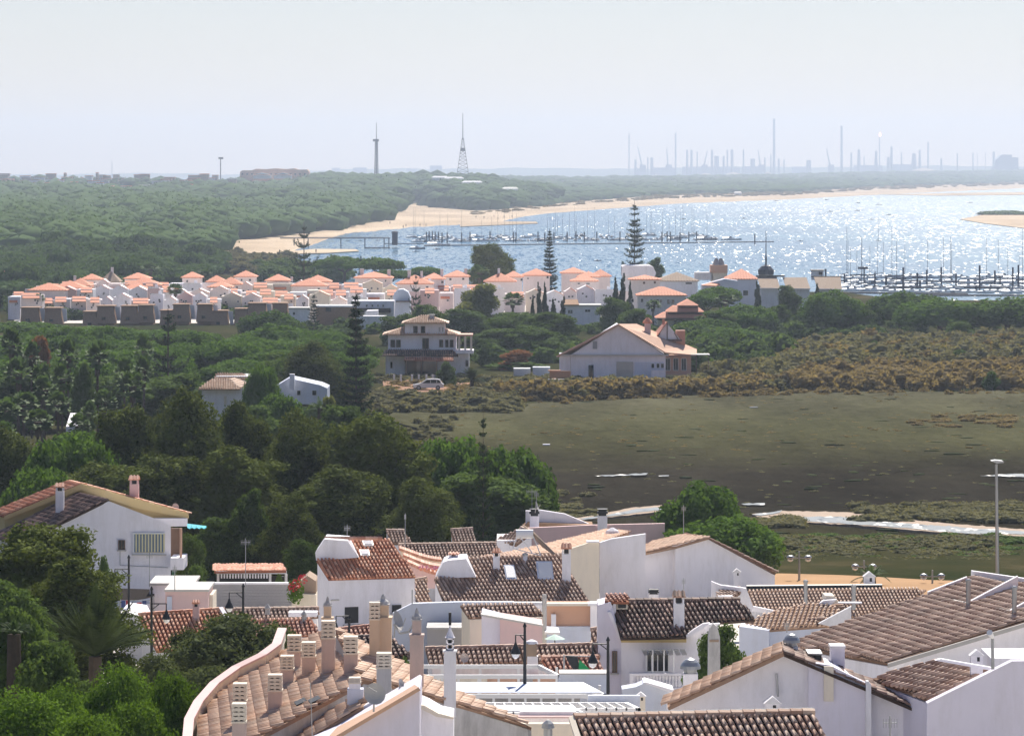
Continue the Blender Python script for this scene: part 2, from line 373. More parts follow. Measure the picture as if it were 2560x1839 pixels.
# beach
Bp = [(-900, 775), (0, 775), (350, 740), (470, 722), (522, 700), (545, 618), (595, 604), (754, 588), (833, 576), (900, 562), (950, 555), (986, 534), (1038, 507), (1060, 512), (1117, 522), (1197, 528), (1304, 520), (1395, 508), (1554, 496), (1700, 488), (1967, 484), (2154, 470), (2560, 457), (3400, 445)]
Lp = [(545, 705), (600, 690), (655, 666), (690, 640), (760, 618), (800, 604), (860, 583), (1038, 568), (1157, 561), (1240, 557), (1276, 547), (1356, 534), (1500, 523), (1700, 508), (1967, 498), (2200, 486), (2560, 470), (3400, 455)]
rows = [[], [], []]
for px in list(range(545, 1320, 8)) + list(range(1320, 3400, 30)):
    w = 1.6 * math.sin(px * 0.09) + 1.0 * math.sin(px * 0.31)
    lo = interp(Lp, px) + 0.6 * w * min(1, 900 / (px)); up = interp(Bp, px) + 0.4 * w * (0.6 if px > 1300 else 1)
    a = G(px, lo + 1.2, 0.0); a.z = -0.1; c = G(px, up - (4 if px < 1320 else 2), 1.3)
    mid = G(px, lo * 0.75 + up * 0.25, 0.7)
    rows[0].append(tuple(a)); rows[1].append(tuple(mid)); rows[2].append(tuple(c))
o = link('beach', grid_mesh('beach', rows, M['sand'])); tag(o, kind='structure')
for k, pts in enumerate(([(728, 627), (790, 622), (890, 623), (898, 627), (820, 632), (740, 634)], [(1150, 559), (1240, 553), (1340, 554), (1345, 558), (1250, 562), (1150, 566)],
            [(2200, 486), (2400, 482), (2560, 480), (2800, 482), (2800, 488), (2560, 487), (2350, 489)], [(2400, 548), (2450, 538), (2560, 530), (2700, 528), (2760, 560), (2700, 574), (2560, 570), (2460, 558)])):
    mb = MB(); mb.drop([G(a, b, 0.35) for a, b in pts], -0.5)
    tag(mb.build('sandbank', M['sand']), kind='structure')

# wooded hill behind the village, left of the bay
Sp = [(-900, 462, 4600), (0, 462, 4600), (500, 464, 4600), (700, 462, 4600), (800, 456, 4500), (950, 452, 4500), (1060, 448, 4400), (1150, 448, 4400), (1200, 455, 4300), (1300, 470, 4100), (1380, 490, 4000), (1400, 500, 3900)]
def hill_pt(px, t_):
    b = interp(Bp, px); D0 = DZ(b, 1.0); s = interp([(p[0], p[1]) for p in Sp], px); D1 = interp([(p[0], p[2]) for p in Sp], px)
    D1 = max(D1, D0 * 1.05)
    D = D0 * (D1 / D0) ** t_
    z0, z1 = 1.0, H - (s - HY) * D1 / F
    q = (D - D0) / (D1 - D0); q = q ** 0.85
    z = z0 + (z1 - z0) * q
    z += min(1, q * 4) * (1.6 * math.sin(px * 0.012 + D * 0.004) + 1.2 * math.sin(px * 0.031 - D * 0.007))
    return ((px - CX) * D / F, D, z)
rows = [[hill_pt(px, t_) for px in range(-700, 1401, 14)] for t_ in np.linspace(0, 1, 40)]
rows.append([(x * 1.05, y * 1.05, -0.6) for x, y, z in rows[-1]])
o = link('wooded_hill', grid_mesh('wooded_hill', rows, M['floor'])); tag(o, kind='structure')

# far wooded bank right of the bay
S2 = [(1100, 447, 6500), (1500, 447, 8000), (1900, 441, 9500), (2150, 434, 10500), (2560, 428, 11800), (3400, 424, 12500)]
def bank_pt(px, t_, lift=0.0):
    b = interp(Bp, max(px, 1300)) - 1; D0 = DZ(b, 1.0); s = interp([(p[0], p[1]) for p in S2], px); D1 = interp([(p[0], p[2]) for p in S2], px)
    D = D0 * (D1 / D0) ** t_; z1 = H - (s - HY) * D1 / F
    z = 1.0 + (z1 - 1.0) * t_ ** 1.1
    return ((px - CX) * D / F, D, z + lift)
rows = []
for t_ in np.linspace(0, 1, 60):
    rows.append([bank_pt(px, t_, 0) for px in range(1150, 3301, 8)])
P = np.array(rows); P[2:, :, 2] += rng.random(P[2:, :, 2].shape) * 6.5 * np.minimum(1, np.linspace(0.2, 1.5, 58))[:, None]
P = np.concatenate([P, P[-1:] * np.array([1.04, 1.04, 0]) - np.array([0, 0, 0.6])], 0)
o = link('far_bank', grid_mesh('far_bank', P, M['bank'])); tag(o, kind='structure')

# last low hills under the horizon
rows = [[], [], []]
for px in range(-2400, 5000, 12):
    s = interp([(-1000, 434), (600, 434), (760, 428), (1000, 420), (1300, 421), (1560, 420), (1900, 417), (2560, 414), (5000, 414)], px)
    s += 1.6 * math.sin(px * 0.013) + 1.0 * math.sin(px * 0.047 + 1) + rng.random() * 1.2
    D = 15300
    if abs((px - CX) * D / F) > 4200: continue
    a = W(px, s, D); rows[0].append((a.x, D - 700, -0.4)); rows[1].append(tuple(a)); rows[2].append((a.x, D + 350, -0.4))
o = link('far_hills', grid_mesh('far_hills', rows, M['bank'], False)); tag(o, kind='structure')

hz = MB().box((0, 7950, 116.5), (8900, 16300, 237))
hm = bpy.data.materials.new('haze_air'); hm.use_nodes = True; t = hm.node_tree
t.nodes.remove(t.nodes['Principled BSDF'])
pv = t.nodes.new('ShaderNodeVolumePrincipled'); pv.inputs['Density'].default_value = 1.08e-4; pv.inputs['Color'].default_value = (0.63, 0.73, 0.89, 1)
pv.inputs['Anisotropy'].default_value = 0.5
t.links.new(pv.outputs[0], t.nodes['Material Output'].inputs['Volume'])
o = hz.build('haze', hm); tag(o, kind='stuff')

# ================================================================ vegetation
def ico(sub=1):
    import bmesh
    bm = bmesh.new(); bmesh.ops.create_icosphere(bm, subdivisions=sub, radius=1.0)
    v = np.array([x.co[:] for x in bm.verts]); f = np.array([[q.index for q in p.verts] for p in bm.faces]); bm.free(); return v, f
ICO1, ICO2 = ico(1), ico(2)
def unit(n):
    v = rng.normal(size=(n, 3)); return v / np.linalg.norm(v, axis=1)[:, None]
def cards(P, N, size, aspect=0.6, jit=0.8):
    """small rhombic leaf clumps at P facing roughly N"""
    n = len(P); N = N + unit(n) * jit; N /= np.linalg.norm(N, axis=1)[:, None]
    A = np.cross(N, unit(n)); A /= np.linalg.norm(A, axis=1)[:, None] + 1e-9; B = np.cross(N, A)
    s = (size * rng.uniform(0.55, 1.35, n))[:, None]
    V = np.stack([P - A * s, P - B * s * aspect, P + A * s, P + B * s * aspect], 1).reshape(-1, 3)
    i = np.arange(n)[:, None] * 4; T = np.concatenate([i + [0, 1, 2], i + [0, 2, 3]], 1).reshape(-1, 3)
    return V, T
def lobes_crown(lobes, n, size, core=0.80, jit=0.9, low=-0.55, shell=(0.80, 1.2)):
    L = np.array(lobes, float); Vs, Ts, o = [], [], 0
    C, Rr = L[:, :3], L[:, 3:6]; wgt = (Rr[:, 0] * Rr[:, 1]) ** 0.5 * Rr[:, 2] ** 0.5; wgt = wgt ** 2; wgt /= wgt.sum()
    k = rng.choice(len(L), int(n * 1.9), p=wgt); u = unit(len(k)); u = u[u[:, 2] > low - rng.random(len(u)) * 0.3]; k = k[:len(u)]
    r = rng.uniform(*shell, len(u))[:, None]; P = C[k] + u * Rr[k] * r
    N = u / Rr[k]; N /= np.linalg.norm(N, axis=1)[:, None]
    ins = np.zeros(len(P), bool)
    for j in range(len(L)):
        d = (((P - C[j]) / Rr[j]) ** 2).sum(1); ins |= (d < 0.72) & (k != j)
    P, N = P[~ins][:n], N[~ins][:n]
    V, T = cards(P, N, size, jit=jit); Vs.append(V); Ts.append(T); o = len(V)
    iv, if_ = ICO2 if len(L) < 30 else ICO1
    for j in range(len(L)):
        nz = 1 + 0.12 * np.sin(iv[:, :1] * 7 + j) * np.cos(iv[:, 1:2] * 6 + 2 * j)
        V = iv * nz * Rr[j] * core + C[j]; Vs.append(V); Ts.append(if_ + o); o += len(V)
    return np.concatenate(Vs), np.concatenate(Ts)
def trunk_np(segs, n=6):
    mb = MB()
    for p, q, a, b in segs: mb.tube(p, q, a, b, n)
    return mb
class Tpl:
    """a plant template of unit-free metres: crown mesh, trunk mesh, width and height"""
    def __init__(s, name, V, T, m, segs, extra=None, cname='crown'):
        s.crown = npmesh(name + '_crown', V, T, m); s.cname = cname
        s.trunk = trunk_np(segs).mesh(name + '_trunk', M['bark']) if segs else None
        s.w = float(V[:, 0].max() - V[:, 0].min()) * 0.96; s.h = float(V[:, 2].max()) * 0.985; s.extra = extra or []
def umbrella(seed, w=10.0, h=8.0, thick=3.0, n=5200, size=0.26):
    r_ = np.random.default_rng(seed); L = []
    for i in range(26):
        a = r_.uniform(0, 6.28); q = math.sqrt(r_.random()) * 0.40 * w; top = h - thick * 0.42 - 0.34 * thick * (q / (0.4 * w)) ** 2
        rr = r_.uniform(0.10, 0.17) * w
        L.append((q * math.cos(a), q * math.sin(a), top + r_.uniform(-.25, .25), rr, rr, thick * r_.uniform(0.30, 0.42)))
    L.append((0, 0, h - thick * 0.75, w * 0.40, w * 0.40, thick * 0.36))
    V, T = lobes_crown(L, n, size)
    segs = [((0, 0, 0), (0.1, 0.1, h * 0.5), 0.3, 0.22)] + [((0.1, 0.1, h * 0.45), (w * 0.28 * math.cos(a), w * 0.28 * math.sin(a), h - thick * 0.7), 0.16, 0.06) for a in np.linspace(0, 5.5, 6)]
    return V, T, segs
def blobtree(seed, w=9.0, h=11.0, lo=1.0, n=6500, size=0.26, nl=34, taper=0.8, lr=(0.13, 0.2), shell=(0.80, 1.2), core=0.8):
    """irregular crown: a few big boughs, each carrying its own knot of smaller leaf masses"""
    r_ = np.random.default_rng(seed); L = []; nb = max(5, nl // 9); B = []
    for i in range(nb):
        t_ = (i + r_.random() * .8) / nb; a = 2.4 * i + r_.uniform(-.5, .5); prof = math.sin(math.pi * min(1, .2 + t_ * .78)) ** .6 * (1 - (1 - taper) * t_)
        q = r_.uniform(.45, 1.0) * .33 * w * prof; B.append((q * math.cos(a), q * math.sin(a), lo + (h - lo) * (.12 + .74 * t_), r_.uniform(.10, .19) * w))
    B.append((r_.uniform(-.08, .08) * w, r_.uniform(-.08, .08) * w, lo + (h - lo) * .9, .10 * w))
    for i in range(nl):
        b = B[i % len(B)]; u = r_.normal(size=3); u /= np.linalg.norm(u); rr = r_.uniform(*lr) * w * (1 - .25 * (b[2] - lo) / (h - lo)); e = b[3] * r_.uniform(.5, 1.15)
        L.append((b[0] + u[0] * e, b[1] + u[1] * e, min(h - rr * .6, max(lo + rr * .5, b[2] + u[2] * e * 1.1)), rr, rr, rr * r_.uniform(0.6, 1.0)))
    for b in B: L.append((b[0], b[1], b[2], b[3] * .8, b[3] * .8, b[3] * .85))
    L.append((0, 0, lo + (h - lo) * 0.42, w * 0.2, w * 0.2, (h - lo) * 0.32))
    V, T = lobes_crown(L, n, size, low=-0.75, shell=shell, core=core)
    segs = [((0, 0, 0), (0, 0, h * 0.6), 0.28, 0.12)] + [((0, 0, h * .25), tuple(b[:3]), .12, .05) for b in B]
    return V, T, segs
def cypress(seed, w=2.4, h=9.0, n=2600, size=0.2):
    r_ = np.random.default_rng(seed)
    L = [(r_.uniform(-.15, .15) * w, r_.uniform(-.15, .15) * w, h * t_, w * .5 * (math.sin(math.pi * (0.12 + 0.86 * t_)) ** .5 * (1.02 - .7 * t_)), w * .5 * (math.sin(math.pi * (0.12 + .86 * t_)) ** .5 * (1.02 - .7 * t_)), h * 0.11) for t_ in np.linspace(0.06, 0.93, 9)]
    V, T = lobes_crown(L, n, size, jit=0.6); return V, T, [((0, 0, 0), (0, 0, h * .5), 0.14, 0.08)]
def arauc(seed, h=18.0, w=8.0, tiers=15, nb=7, droop=-0.05, lift=0.35, bare=0.08, dens=1.0, needle=0.2):
    """Norfolk Island pine: open tiers of upswept boughs on a straight stem"""
    r_ = np.random.default_rng(seed); P, N = [], []; segs = [((0, 0, 0), (0, 0, h), 0.24, 0.05)]
    for k in range(tiers):
        t_ = bare + (1 - bare) * (k / tiers) ** 0.95; z = h * (t_ + r_.uniform(-.22, .22) / tiers); rad = w * 0.5 * ((1 - t_) ** 0.75 * 1.02 + 0.03) * r_.uniform(0.78, 1.12)
        m_ = nb if t_ < 0.8 else nb - 2
        for j in range(m_):
            a = 2 * math.pi * j / m_ + k * 0.5 + r_.uniform(-.15, .15); ln = rad * r_.uniform(0.6, 1.15) * (0.45 if r_.random() < .08 else 1)
            q = np.linspace(0.12, 1, max(4, int(ln * 7 * dens)))
            x = np.cos(a) * ln * q; y = np.sin(a) * ln * q; zz = z + r_.uniform(-.12, .12) + ln * ((droop + r_.uniform(-.1, .08)) * q + lift * r_.uniform(.5, 1.3) * q ** 3)
            c = np.stack([x, y, zz], 1); c = np.repeat(c, 5, 0); c += r_.normal(size=c.shape) * np.array([.18, .18, .09])
            P.append(c); N.append(np.tile([0, 0, 1.0], (len(c), 1)))
            segs.append(((0, 0, z), (math.cos(a) * ln * .9, math.sin(a) * ln * .9, z + ln * (droop + lift) * .75), 0.05, 0.02))
    P, N = np.concatenate(P), np.concatenate(N); V, T = cards(P, N, needle, 0.5, 0.7)
    return V, T, segs
def frond(L_, az, el, droop, wid, nseg=7, split=True):
    """one arching frond as a folded strip with serrated leaflets"""
    V, Fq = [], []
    ca, sa = math.cos(az), math.sin(az)
    pts = []
    for i in range(nseg + 1):
        q = i / nseg; r_ = L_ * q * math.cos(el) * (1 - 0.12 * q); z = L_ * (math.sin(el) * q - droop * q * q)
        pts.append(np.array([r_ * ca, r_ * sa, z]))
    side = np.array([-sa, ca, 0])
    for i in range(nseg):
        p, q = pts[i], pts[i + 1]; w0 = wid * math.sin(math.pi * min(1, (i + 0.6) / nseg * 0.92 + 0.06)); d = (q - p)
        for sgn in (-1, 1):
            for h_ in range(3):
                a = p + d * (h_ / 3); b = p + d * ((h_ + 0.72) / 3); tip = a + side * sgn * w0 + d * 0.9 + np.array([0, 0, -0.22 * w0])
                n = len(V); V += [a, b, tip]; Fq.append((n, n + 1, n + 2))
    return V, Fq
def fanpalm(seed, n=80, crown_r=1.7, h=9.0):
    """fan palm head: round pleated leaves on stalks, dead skirt below"""
    r_ = np.random.default_rng(seed); V, T = [], []
    for i in range(n):
        az = r_.uniform(0, 6.28); el = r_.uniform(-0.9, 1.35); L_ = crown_r * r_.uniform(0.6, 0.9)
        c = np.array([math.cos(az) * math.cos(el), math.sin(az) * math.cos(el), math.sin(el)]) * L_; c[2] += h
        d = c - np.array([0, 0, h]); d /= np.linalg.norm(d); s = np.cross(d, [0, 0, 1]); s /= np.linalg.norm(s) + 1e-6; u = np.cross(s, d)
        rad = crown_r * 0.36
        o = len(V); V.append(c - d * rad * 0.3)
        for k in range(12):
            th = -2.0 + 4.0 * k / 11; rr = rad * (1.0 if k % 2 else 0.72)
            V.append(c + (d * math.cos(th) + s * math.sin(th)) * rr + u * rr * (0.08 if k % 2 else -0.12) - np.array([0, 0, 0.18 * rr * abs(th)]))
        for k in range(11): T.append((o, o + 1 + k, o + 2 + k))
    return np.array(V), np.array(T), [((0, 0, 0), (0.1, 0, h - .3), 0.22, 0.16), ((0.1, 0, h - 2.2), (0.1, 0, h - .1), 0.32, 0.5)]
def make(name, fn, m, *a, **k):
    V, T, segs = fn(*a, **k); return Tpl(name, V, T, m, segs)

TP = {
 'umbrella': [make('umbrella_pine', umbrella, M['pine'], s) for s in (1, 2, 3)],
 'umbrella_thick': [make('umbrella_pine_deep', umbrella, M['pine'], s, 10, 9, 6.0, 7000, 0.24) for s in (4, 5)],
 'umbrella_far': [make('umbrella_pine_far', umbrella, M['pinefar'], s, 10, 8, 3.6, 1300, 0.5) for s in (6, 7, 8, 9)],
 'aleppo': [make('aleppo_pine', blobtree, M['aleppo'], s, 12, 14, 0.8, 26000, 0.15, 130, 0.75, (0.045, 0.11), (0.75, 1.35), 0.74) for s in (11, 12, 13)],
 'broad': [make('broad_tree', blobtree, M['bush'], s, 9, 9, 0.5, 15000, 0.16, 90, 0.9, (0.05, 0.12), (0.75, 1.35), 0.74) for s in (21, 22)],
 'olive': [make('olive_tree', blobtree, M['olive'], s, 8, 6, 0.2, 22000, 0.10, 90, 1.0, (0.05, 0.13), (0.75, 1.35), 0.72) for s in (31, 32)],
 'green': [make('leafy_tree', blobtree, M['green'], s, 8, 6, 0.3, 36000, 0.085, 170, 1.0, (0.035, 0.085), (0.7, 1.5), 0.66) for s in (41, 42)],
 'pinegreen': [make('spreading_pine', umbrella, M['pine'], s, 10, 7, 4.5, 9000, 0.2) for s in (51, 52)],
 'yellow': [make('willowy_tree', blobtree, foliage('yellow_green_leaves', (0.06, 0.08, 0.02), (0.19, 0.21, 0.055), 0.4), s, 9, 9, 0.5, 7000, 0.24, 30, 0.8, (0.12, 0.18)) for s in (61,)],
 'cypress': [make('cypress', cypress, M['araucaria'], s) for s in (71, 72)],
 'norfolk': [make('norfolk_pine', arauc, M['araucaria'], 81, 18, 8.5, 17, 7), make('norfolk_pine_dense', arauc, M['araucaria'], 82, 18, 7.0, 22, 9, -0.02, 0.25, 0.04, 1.4)],
 'norfolk_open': [make('norfolk_pine_open', arauc, M['araucaria'], 83, 14, 9.5, 8, 6, 0.0, 0.42, 0.12, 1.5)],
 'fan': [make('fan_palm', fanpalm, M['palm'], s) for s in (91, 92, 93)],
 'dry': [make('dry_shrub', blobtree, M['dryleaf'], 95, 6, 4, 0.1, 2500, 0.2, 18, 1.0)],
 'hump': [make('round_bush', blobtree, M['bush'], s, 7, 5, 0.1, 5200, 0.18, 30, 0.95, (0.13, 0.2)) for s in (97, 98)],
 'tam': [make('tamarisk', blobtree, M['tamarisk'], s, 7, 4.2, 0.1, 3600, 0.2, 26, 0.95, (0.12, 0.2)) for s in (101, 102)],
 'tamg': [make('grey_green_bush', blobtree, M['tamgreen'], s, 7, 4.2, 0.1, 3600, 0.2, 26, 0.95, (0.12, 0.2)) for s in (103, 104)],
}
_tc = {}
def plant(kind, name, label, cat, px, top, wpx, D, group=None, gz=None, parts=True, tpl=None):
    """stand a plant on the ground at distance D; width and top row give its size"""
    L = TP[kind]; k = _tc.get(kind, 0); _tc[kind] = k + 1; T_ = L[k % len(L)] if tpl is None else L[tpl]
    x = (px - CX) * D / F; g = ground(x, D) if gz is None else gz
    hgt = max(1.2, H - (top - HY) * D / F - g); sx = wpx * D / F / T_.w; sz = hgt / T_.h
    rz = 2.4 * k + px * 0.01
    if parts:
        o = thing(name, label, cat, (x, D, g - 0.05), group); o.rotation_euler.z = rz; o.scale = (sx, sx, sz)
        link(T_.cname, T_.crown, (0, 0, 0), o)
        if T_.trunk: link('trunk', T_.trunk, (0, 0, 0), o)
    else:
        o = link(name, T_.crown, (x, D, g - 0.05)); o.rotation_euler.z = rz; o.scale = (sx, sx, sz); tag(o, label, cat, group)
    return o

# --- pines of the wooded hill: the nearest ones singly, the rest as one mass
def hill_z(px, D):
    b = interp(Bp, px); D0 = DZ(b, 1.0); D1 = max(interp([(p[0], p[2]) for p in Sp], px), D0 * 1.05)
    if D < D0 * 1.01 or D > D1: return None
    return hill_pt(px, math.log(D / D0) / math.log(D1 / D0))[2]
cand = []
D = 925.0
while D < 4650:
    step = 9.5 if D < 1900 else (12.5 if D < 3000 else 17)
    px0, px1 = -90, 1385
    n = int((px1 - px0) * D / F / step)
    for i in range(n):
        px = px0 + (i + rng.random()) / n * (px1 - px0); DD = D + rng.uniform(-.5, .5) * step
        if px > 986 and px < 1110 and DD < interp([(986, 3000), (1045, 3600), (1110, 3250)], px) + 0: continue
        z = hill_z(px, DD)
        if z is None: continue
        if 395 < px < 520 and 1380 < DD < 1700 and rng.random() < 0.6: continue
        if px < 610 and 3500 < DD and rng.random() < 0.8: continue
        cand.append((px, DD, z, step))
    D += step * (0.95 if D < 1900 else 1.15)
cand.sort(key=lambda c: c[1])
near, far = cand[:290], cand[290:]
for px, D, z, st in near:
    L = TP['umbrella_far']; T_ = L[int(rng.integers(4))]
    o = link('umbrella_pine', T_.crown, ((px - CX) * D / F, D, z - 1.0 - rng.random() * 2.0)); s = rng.uniform(1.0, 1.55)
    if rng.random() < 0.12: o.scale = (s * .75, s * .75, rng.uniform(1.15, 1.35))
    else: o.scale = (s, s, rng.uniform(0.8, 1.05))
    o.rotation_euler.z = rng.random() * 6.28
    tag(o, 'umbrella pine in the closed wood behind the village, rounded dark green crown', 'tree', 'umbrella pines of the wooded hill')
def crowns_mass(pts, name, m, kind='stuff', cardn=14, csize=0.9, th=0.36, wf=0.72, hh=(6.5, 9)):
    Vs, Ts, o = [], [], 0; iv, if_ = ICO1
    for px, D, z, st in pts:
        w_ = st * wf * rng.uniform(0.55, 1.5); h_ = rng.uniform(*hh); c = np.array([(px - CX) * D / F, D, z + h_ - w_ * th])
        nz = 1 + 0.22 * np.sin(iv[:, :1] * 5 + rng.random() * 6) * np.cos(iv[:, 1:2] * 5 + rng.random() * 6)
        R3 = np.array([w_, w_, w_ * th * 1.4]); V = iv * nz * R3 + c; Vs.append(V); Ts.append(if_ + o); o += len(V)
        if cardn:
            u = unit(cardn); u[:, 2] = np.abs(u[:, 2]); V, T = cards(c + u * R3 * 1.02, u, csize); Vs.append(V); Ts.append(T + o); o += len(V)
    return npmesh(name, np.concatenate(Vs), np.concatenate(Ts), m)
mid_ = [c for c in far if c[1] < 2700]; far2 = [c for c in far if c[1] >= 2700]
V = crowns_mass(mid_, 'woodland', M['pinefar'], cardn=16, csize=1.0)
tag(link('woodland', V), 'closed green canopy of umbrella pines covering the hill', 'woodland', kind='stuff')
V = crowns_mass(far2, 'woodland', M['pinefar'], cardn=4, csize=1.3, wf=0.66)
tag(link('woodland', V), 'hazy blue green canopy on the far crest of the hill', 'woodland', kind='stuff')
# canopy along the far bank
pts = []
for i in range(4200):
    px = rng.uniform(1150, 2700); t_ = rng.random() ** 1.4; p = bank_pt(px, max(0.03, t_)); pts.append((px, p[1], p[2] - 3, 26))
V = crowns_mass(pts, 'woodland', M['pinefar'], cardn=0, wf=0.6, th=0.22)
tag(link('woodland', V), 'long pale blue belt of trees along the far bank of the bay', 'woodland', kind='stuff')

# ================================================================ building helpers
def hitp(px, py, pl):
    a, n = pl; c = Vector((0, 0, H)); d = Vector(((px - CX) / F, 1, -(py - HY) / F)); t_ = n.dot(a - c) / n.dot(d); return c + d * t_
def PL(px, py, D, az, s):
    a = W(px, py, D); az, s = R(az), R(s); d = Vector((math.sin(az), -math.cos(az), 0))
    return (a, Vector((d.x * math.sin(s), d.y * math.sin(s), math.cos(s))))
def fit(pts):
    P = np.array([tuple(p) for p in pts]); c = P.mean(0); u, s_, v = np.linalg.svd(P - c); n = v[2]
    if n[2] < 0: n = -n
    return (Vector(c), Vector(n))
def pip(x, y, poly):
    r_ = np.zeros(len(x), bool); n = len(poly); j = n - 1
    for i in range(n):
        xi, yi = poly[i]; xj, yj = poly[j]
        c = ((yi > y) != (yj > y)) & (x < (xj - xi) * (y - yi) / ((yj - yi) or 1e-9) + xi); r_ ^= c; j = i
    return r_
def tile_tpl(w, l, k=4):
    """one barrel tile, lower end at v=l, raised; local axes u across, v down the slope, n up"""
    V, Fq = [], []
    for v_, r_, lift in ((0, w * 0.30, 0.01), (l * 1.06, w * 0.385, 0.038)):
        for i in range(k + 1):
            a = math.pi * i / k; V.append((-r_ * math.cos(a), v_, lift + r_ * 0.95 * math.sin(a)))
    for i in range(k): Fq.append((i, i + k + 1, i + k + 2, i + 1))
    V += [(w * 0.22, l * 1.06, 0.0), (-w * 0.22, l * 1.06, 0.0)]
    Fq.append((k + 1, 2 * k + 3, 2 * k + 2, k + 2)); Fq.append((k + 2, 2 * k + 2, 2 * k + 1, k + 3)) if k == 4 else None
    return np.array(V), np.array([f_ if len(f_) == 4 else f_ + (f_[-1],) for f_ in Fq])
_tilemesh = {}
def roof3(par, pts, tm, tw=0.24, tl=0.40, mode='stuff', thick=0.12, name='roof', ridge=False):
    """tiled roof plane through the 3-D outline pts; returns the slab part"""
    a, n = fit(pts); d = Vector((n.x, n.y, 0)); d = d.normalized() if d.length > 1e-6 else Vector((0, -1, 0))
    dn = (d - n * d.dot(n)).normalized(); u = dn.cross(n).normalized()
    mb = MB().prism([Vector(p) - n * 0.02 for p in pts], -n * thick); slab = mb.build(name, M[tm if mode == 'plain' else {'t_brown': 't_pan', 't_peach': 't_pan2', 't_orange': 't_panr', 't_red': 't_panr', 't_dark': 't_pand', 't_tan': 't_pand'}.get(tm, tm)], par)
    if mode == 'plain': return slab
    P2 = [((Vector(p) - a).dot(u), (Vector(p) - a).dot(dn)) for p in pts]
    us, vs = [q[0] for q in P2], [q[1] for q in P2]
    U, Vv = np.meshgrid(np.arange(min(us) + tw / 2, max(us), tw), np.arange(min(vs), max(vs), tl), indexing='ij')
    U, Vv = U.ravel(), Vv.ravel(); keep = pip(U, Vv + tl / 2, P2); U, Vv = U[keep], Vv[keep]
    if not len(U): return slab
    tv, tf = tile_tpl(tw, tl); A, un, dd, nn = (np.array(tuple(q)) for q in (a, u, dn, n))
    org = A + U[:, None] * un + Vv[:, None] * dd
    idx = np.arange(len(U)); single = np.zeros(len(U), bool)
    if mode == 'single':
        vis = idx[np.argsort(org[:, 1])]
        sx = CX + org[:, 0] * F / org[:, 1]; sy = HY - (org[:, 2] - H) * F / org[:, 1]
        vis = [i for i in vis if -10 < sx[i] < 2570 and sy[i] < 1850][:295]; single[vis] = True
        key = (tm, tw, tl)
        if key not in _tilemesh:
            vv = np.stack([tv[:, 0], tv[:, 1], tv[:, 2]], 1); _tilemesh[key] = npmesh('roof_tile', vv, tf, M[tm])
        Mx = Matrix(((u.x, dn.x, n.x), (u.y, dn.y, n.y), (u.z, dn.z, n.z))); eu = Mx.to_4x4()
        po = Vector(par['o'])
        for i in vis:
            o = bpy.data.objects.new('roof_tile', _tilemesh[key]); COL.objects.link(o); o.parent = slab
            jit = Matrix.Rotation(rng.normal() * 0.025, 4, 'Z')
            m4 = Matrix.Translation(Vector(org[i]) - po + n * float(rng.random() * 0.012)) @ eu @ jit; o.matrix_local = m4
    rest = idx[~single]
    if len(rest):
        k_ = len(rest); jz = (rng.random(k_) * 0.014)[:, None, None]
        V = org[rest][:, None, :] + tv[None, :, :1] * un + tv[None, :, 1:2] * dd + (tv[None, :, 2:3] + jz) * nn
        V = V.reshape(-1, 3) - np.array(par['o']); T = (tf[None] + (np.arange(k_) * len(tv))[:, None, None]).reshape(-1, 4)
        o = link('roof_tiles', npmesh('roof_tiles', V, T, M[tm]), (0, 0, 0), slab); o['kind'] = 'stuff'
    if ridge:
        ys = sorted(P2, key=lambda q: q[1])[:2]; p, q = (a + u * w_[0] + dn * w_[1] for w_ in ys)
        L_ = (q - p).length; k_ = max(1, int(L_ / 0.4)); rb = MB()
        for i in range(k_):
            e = (q - p) / k_; rb.tube(p + e * i + n * 0.03, p + e * (i + 1.05) + n * 0.03, 0.15, 0.12, 7)
        rb.build('ridge_tiles', M[tm], slab)
    return slab
def P3(pts): return [W(*p) for p in pts]
def shrink(pts, k=0.97, dz=-0.15):
    c = sum((Vector(p) for p in pts), Vector()) / len(pts); return [Vector((c.x + (p[0] - c.x) * k, c.y + (p[1] - c.y) * k, c.z + (p[2] - c.z) * k + dz)) for p in map(Vector, pts)]
def house(name, label, cat, px, py, D, group=None):
    a = W(px, py, D); return thing(name, label, cat, (a.x, a.y, ground(a.x, a.y)), group)
def roofpx(par, pl, px, tm, body=None, k=0.97, **kw):
    pts = [hitp(a, b, pl) for a, b in px]; slab = roof3(par, pts, tm, **kw)
    if body is not None: body.drop(shrink(pts, k), -0.5)
    return pts
def wallpx(par, px, D, m, depth=0.3, name='wall', skew=0.0):
    """a wall outlined in the facade plane at distance D, extruded back"""
    pts = [W(a, b, D) for a, b in px]; return MB().prism(pts, (skew, depth, 0)).build(name, M[m], par)
def bx(px0, py0, px1, py1, D, depth, mb=None):
    a, b = W(px0, py0, D), W(px1, py1, D); mb = mb or MB()
    return mb.box(((a.x + b.x) / 2, D + depth / 2, (a.z + b.z) / 2), (abs(b.x - a.x), depth, abs(a.z - b.z)))
